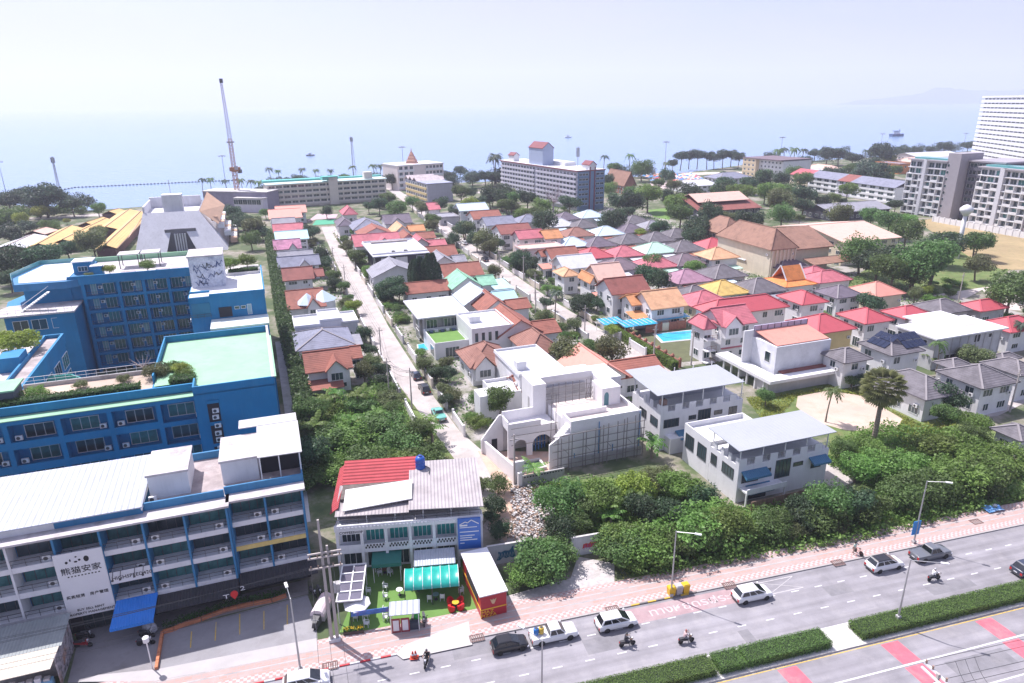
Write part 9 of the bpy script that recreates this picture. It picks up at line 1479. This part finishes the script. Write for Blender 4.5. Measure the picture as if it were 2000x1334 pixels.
def cover(name, label, poly, n, size, hmax, m):
    xs = [p[0] for p in poly]; ys = [p[1] for p in poly]; out_ = []
    q = np.random.uniform((min(xs), min(ys)), (max(xs), max(ys)), (n*3, 2)); ins = np.zeros(len(q), bool); j = len(poly)-1
    for i in range(len(poly)):
        (xi, yi), (xj, yj) = poly[i], poly[j]; c = ((yi > q[:, 1]) != (yj > q[:, 1])) & (q[:, 0] < (xj-xi)*(q[:, 1]-yi)/(yj-yi+1e-9)+xi); ins ^= c; j = i
    for s in FOOT+NOGO: a_, e_ = q[:, 0]-s[0], q[:, 1]-s[1]; lx = a_*s[2]+e_*s[3]; ly = -a_*s[3]+e_*s[2]; ins &= ~((lx > s[4]-.2) & (lx < s[5]+.2) & (ly > s[6]-.2) & (ly < s[7]+.2))
    q = q[ins][:n]; ph = np.sin(q[:, 0]*.55)*np.cos(q[:, 1]*.62+1)+np.random.uniform(-.4, 1, len(q)); q = q[ph > -.35]; z = np.random.uniform(.05, 1, len(q))**1.5*hmax*(.5+.5*np.abs(np.sin(q[:, 0]*.8+q[:, 1]*.5))); P = np.column_stack([q, z]); o = link(name, leaf_mesh(name, P, np.tile((0, 0, .8), (len(P), 1)), size, m)); tag(o, label, 'plants', kind='stuff')
cover('undergrowth', 'dense undergrowth filling the roadside thicket', [(1.16,85.97), (13.79,86.99), (31.1,79.8), (38.85,81.17), (52.87,98.98), (62.26,104.38), (83.82,94.94), (75.25,82.5), (44.58,72.36), (30.51,68.81), (13.86,65.04), (11.29,72.34)], 42000, .42, 1.5, LG['b'])
cover('undergrowth', 'dense undergrowth filling the wild lot behind the cafe', [(-40.05,119.65), (-23.67,126.92), (-9.31,94.25), (-13.5,92.73), (-27.7,89.92), (-34.62,100.72)], 14000, .42, 1.6, LG['b'])
cover('weeds', 'low weeds around the sandy clearing', [(43.13,115.46), (59.36,121.61), (67.58,120.96), (72.01,110.02), (76.62,106.92), (67.44,92.03), (59.67,92.18), (63.28,101.6), (67.11,106.4), (64.92,116.22), (59.61,118.92), (53.06,116.49), (42.9,103.37)], 16000, .3, .5, LG['y'])
for nm, lab, u0_, u1_, v0_, v1_, n_ in (('shrubbery', 'garden shrubs between the houses of the middle block', 27, 67, 100, 300, 16000), ('shrubbery', 'garden shrubs among the estate bungalows', 75, 175, 125, 330, 26000), ('shrubbery', 'garden shrubs around the left row houses', 5, 20, 110, 300, 6000)):
    cover(nm, lab, [un(p, 20) for p in ((u0_, v0_), (u1_, v0_), (u1_, v1_), (u0_, v1_))], n_, .6, 1.3, LG['m'])
cover('verge_weeds', 'dry weeds along the back edge of the pavement', [rd(-5, 4.2), rd(60, 4.2), rd(60, 6.5), rd(-5, 5.8)], 6000, .22, .4, LG['y'])
# --- rubble
b = MB(); rr = random.Random(4); RP = [(0.11,85.5), (2.09,72.59)]
for i in range(1300):
    x = rr.uniform(min(RP[0][0], RP[1][0])-.5, max(RP[0][0], RP[1][0])+3.5); y = rr.uniform(RP[1][1], RP[0][1]); s = rr.uniform(.05, .24); a = rr.uniform(0, 3); c, d = math.cos(a)*s, math.sin(a)*s; z = rr.uniform(.0, .35); b.cur = rr.randrange(3); b.hexa([(x-c, y-d, z), (x+d, y-c, z), (x+c, y+d, z), (x-d, y+c, z)], [(x-c*.8, y-d, z+s*.8), (x+d, y-c*.8, z+s), (x+c*.8, y+d, z+s*.6), (x-d, y+c*.9, z+s*.9)])
tag(link('rubble', b.mesh('rubble', [GREYC, mat('white_debris', (.50, .48, .47), var=.25), mat('brown_debris', (.30, .21, .16), var=.3)])), 'heap of rubble and rubbish beside the dirt track', 'rubble', kind='stuff')
# ================================================================ labels by neighbourhood
LMP = [(ph, *project(x, y, z)) for ph, x, y, z in LM]
groups = {}
for o, what in LATE:
    p = o.location; px, py = project(p.x, p.y, p.z+2)
    ph, lx, ly = min(LMP, key=lambda q: (q[1]-px)**2+(q[2]-py)**2*1.6)
    dx, dy = px-lx, py-ly; rel = ('right of' if dx > 0 else 'left of') if abs(dx) > abs(dy)*.9 else ('in front of' if dy > 0 else 'behind')
    if dx*dx+dy*dy < 400: rel = 'close beside'
    groups.setdefault((what, rel, ph), []).append((px, py, o))
ORD = ['leftmost', 'second from left', 'third from left', 'fourth from left', 'fifth from left', 'sixth from left', 'seventh from left', 'eighth from left', 'ninth from left', 'tenth from left', 'eleventh from left', 'twelfth from left']
for (what, rel, ph), l in groups.items():
    l.sort(key=lambda q: q[0])
    for i, (px, py, o) in enumerate(l):
        if len(l) == 1: o['label'] = '%s %s %s' % (what, rel, ph)
        elif i == len(l)-1: o['label'] = '%s %s %s, rightmost there' % (what, rel, ph)
        elif i < len(ORD): o['label'] = '%s %s %s, %s there' % (what, rel, ph, ORD[i])
        else: o['label'] = '%s %s %s, number %d from left there' % (what, rel, ph, i+1)
# ---------------------------------------------------------------- haze
HZ = MB(); HZ.box(-15000, 15000, -40, 14000, -4.5, 620)
hz = tag(link('haze', HZ.mesh('haze')), kind='stuff')
vm = bpy.data.materials.new('haze_air'); vm.use_nodes = True; vn = vm.node_tree.nodes; vn.remove(vn['Principled BSDF'])
pv = vn.new('ShaderNodeVolumePrincipled'); pv.inputs['Color'].default_value = (.80, .81, .99, 1); pv.inputs['Density'].default_value = 0.0002; pv.inputs['Anisotropy'].default_value = .2
vm.node_tree.links.new(pv.outputs[0], vn['Material Output'].inputs['Volume']); hz.data.materials.append(vm)
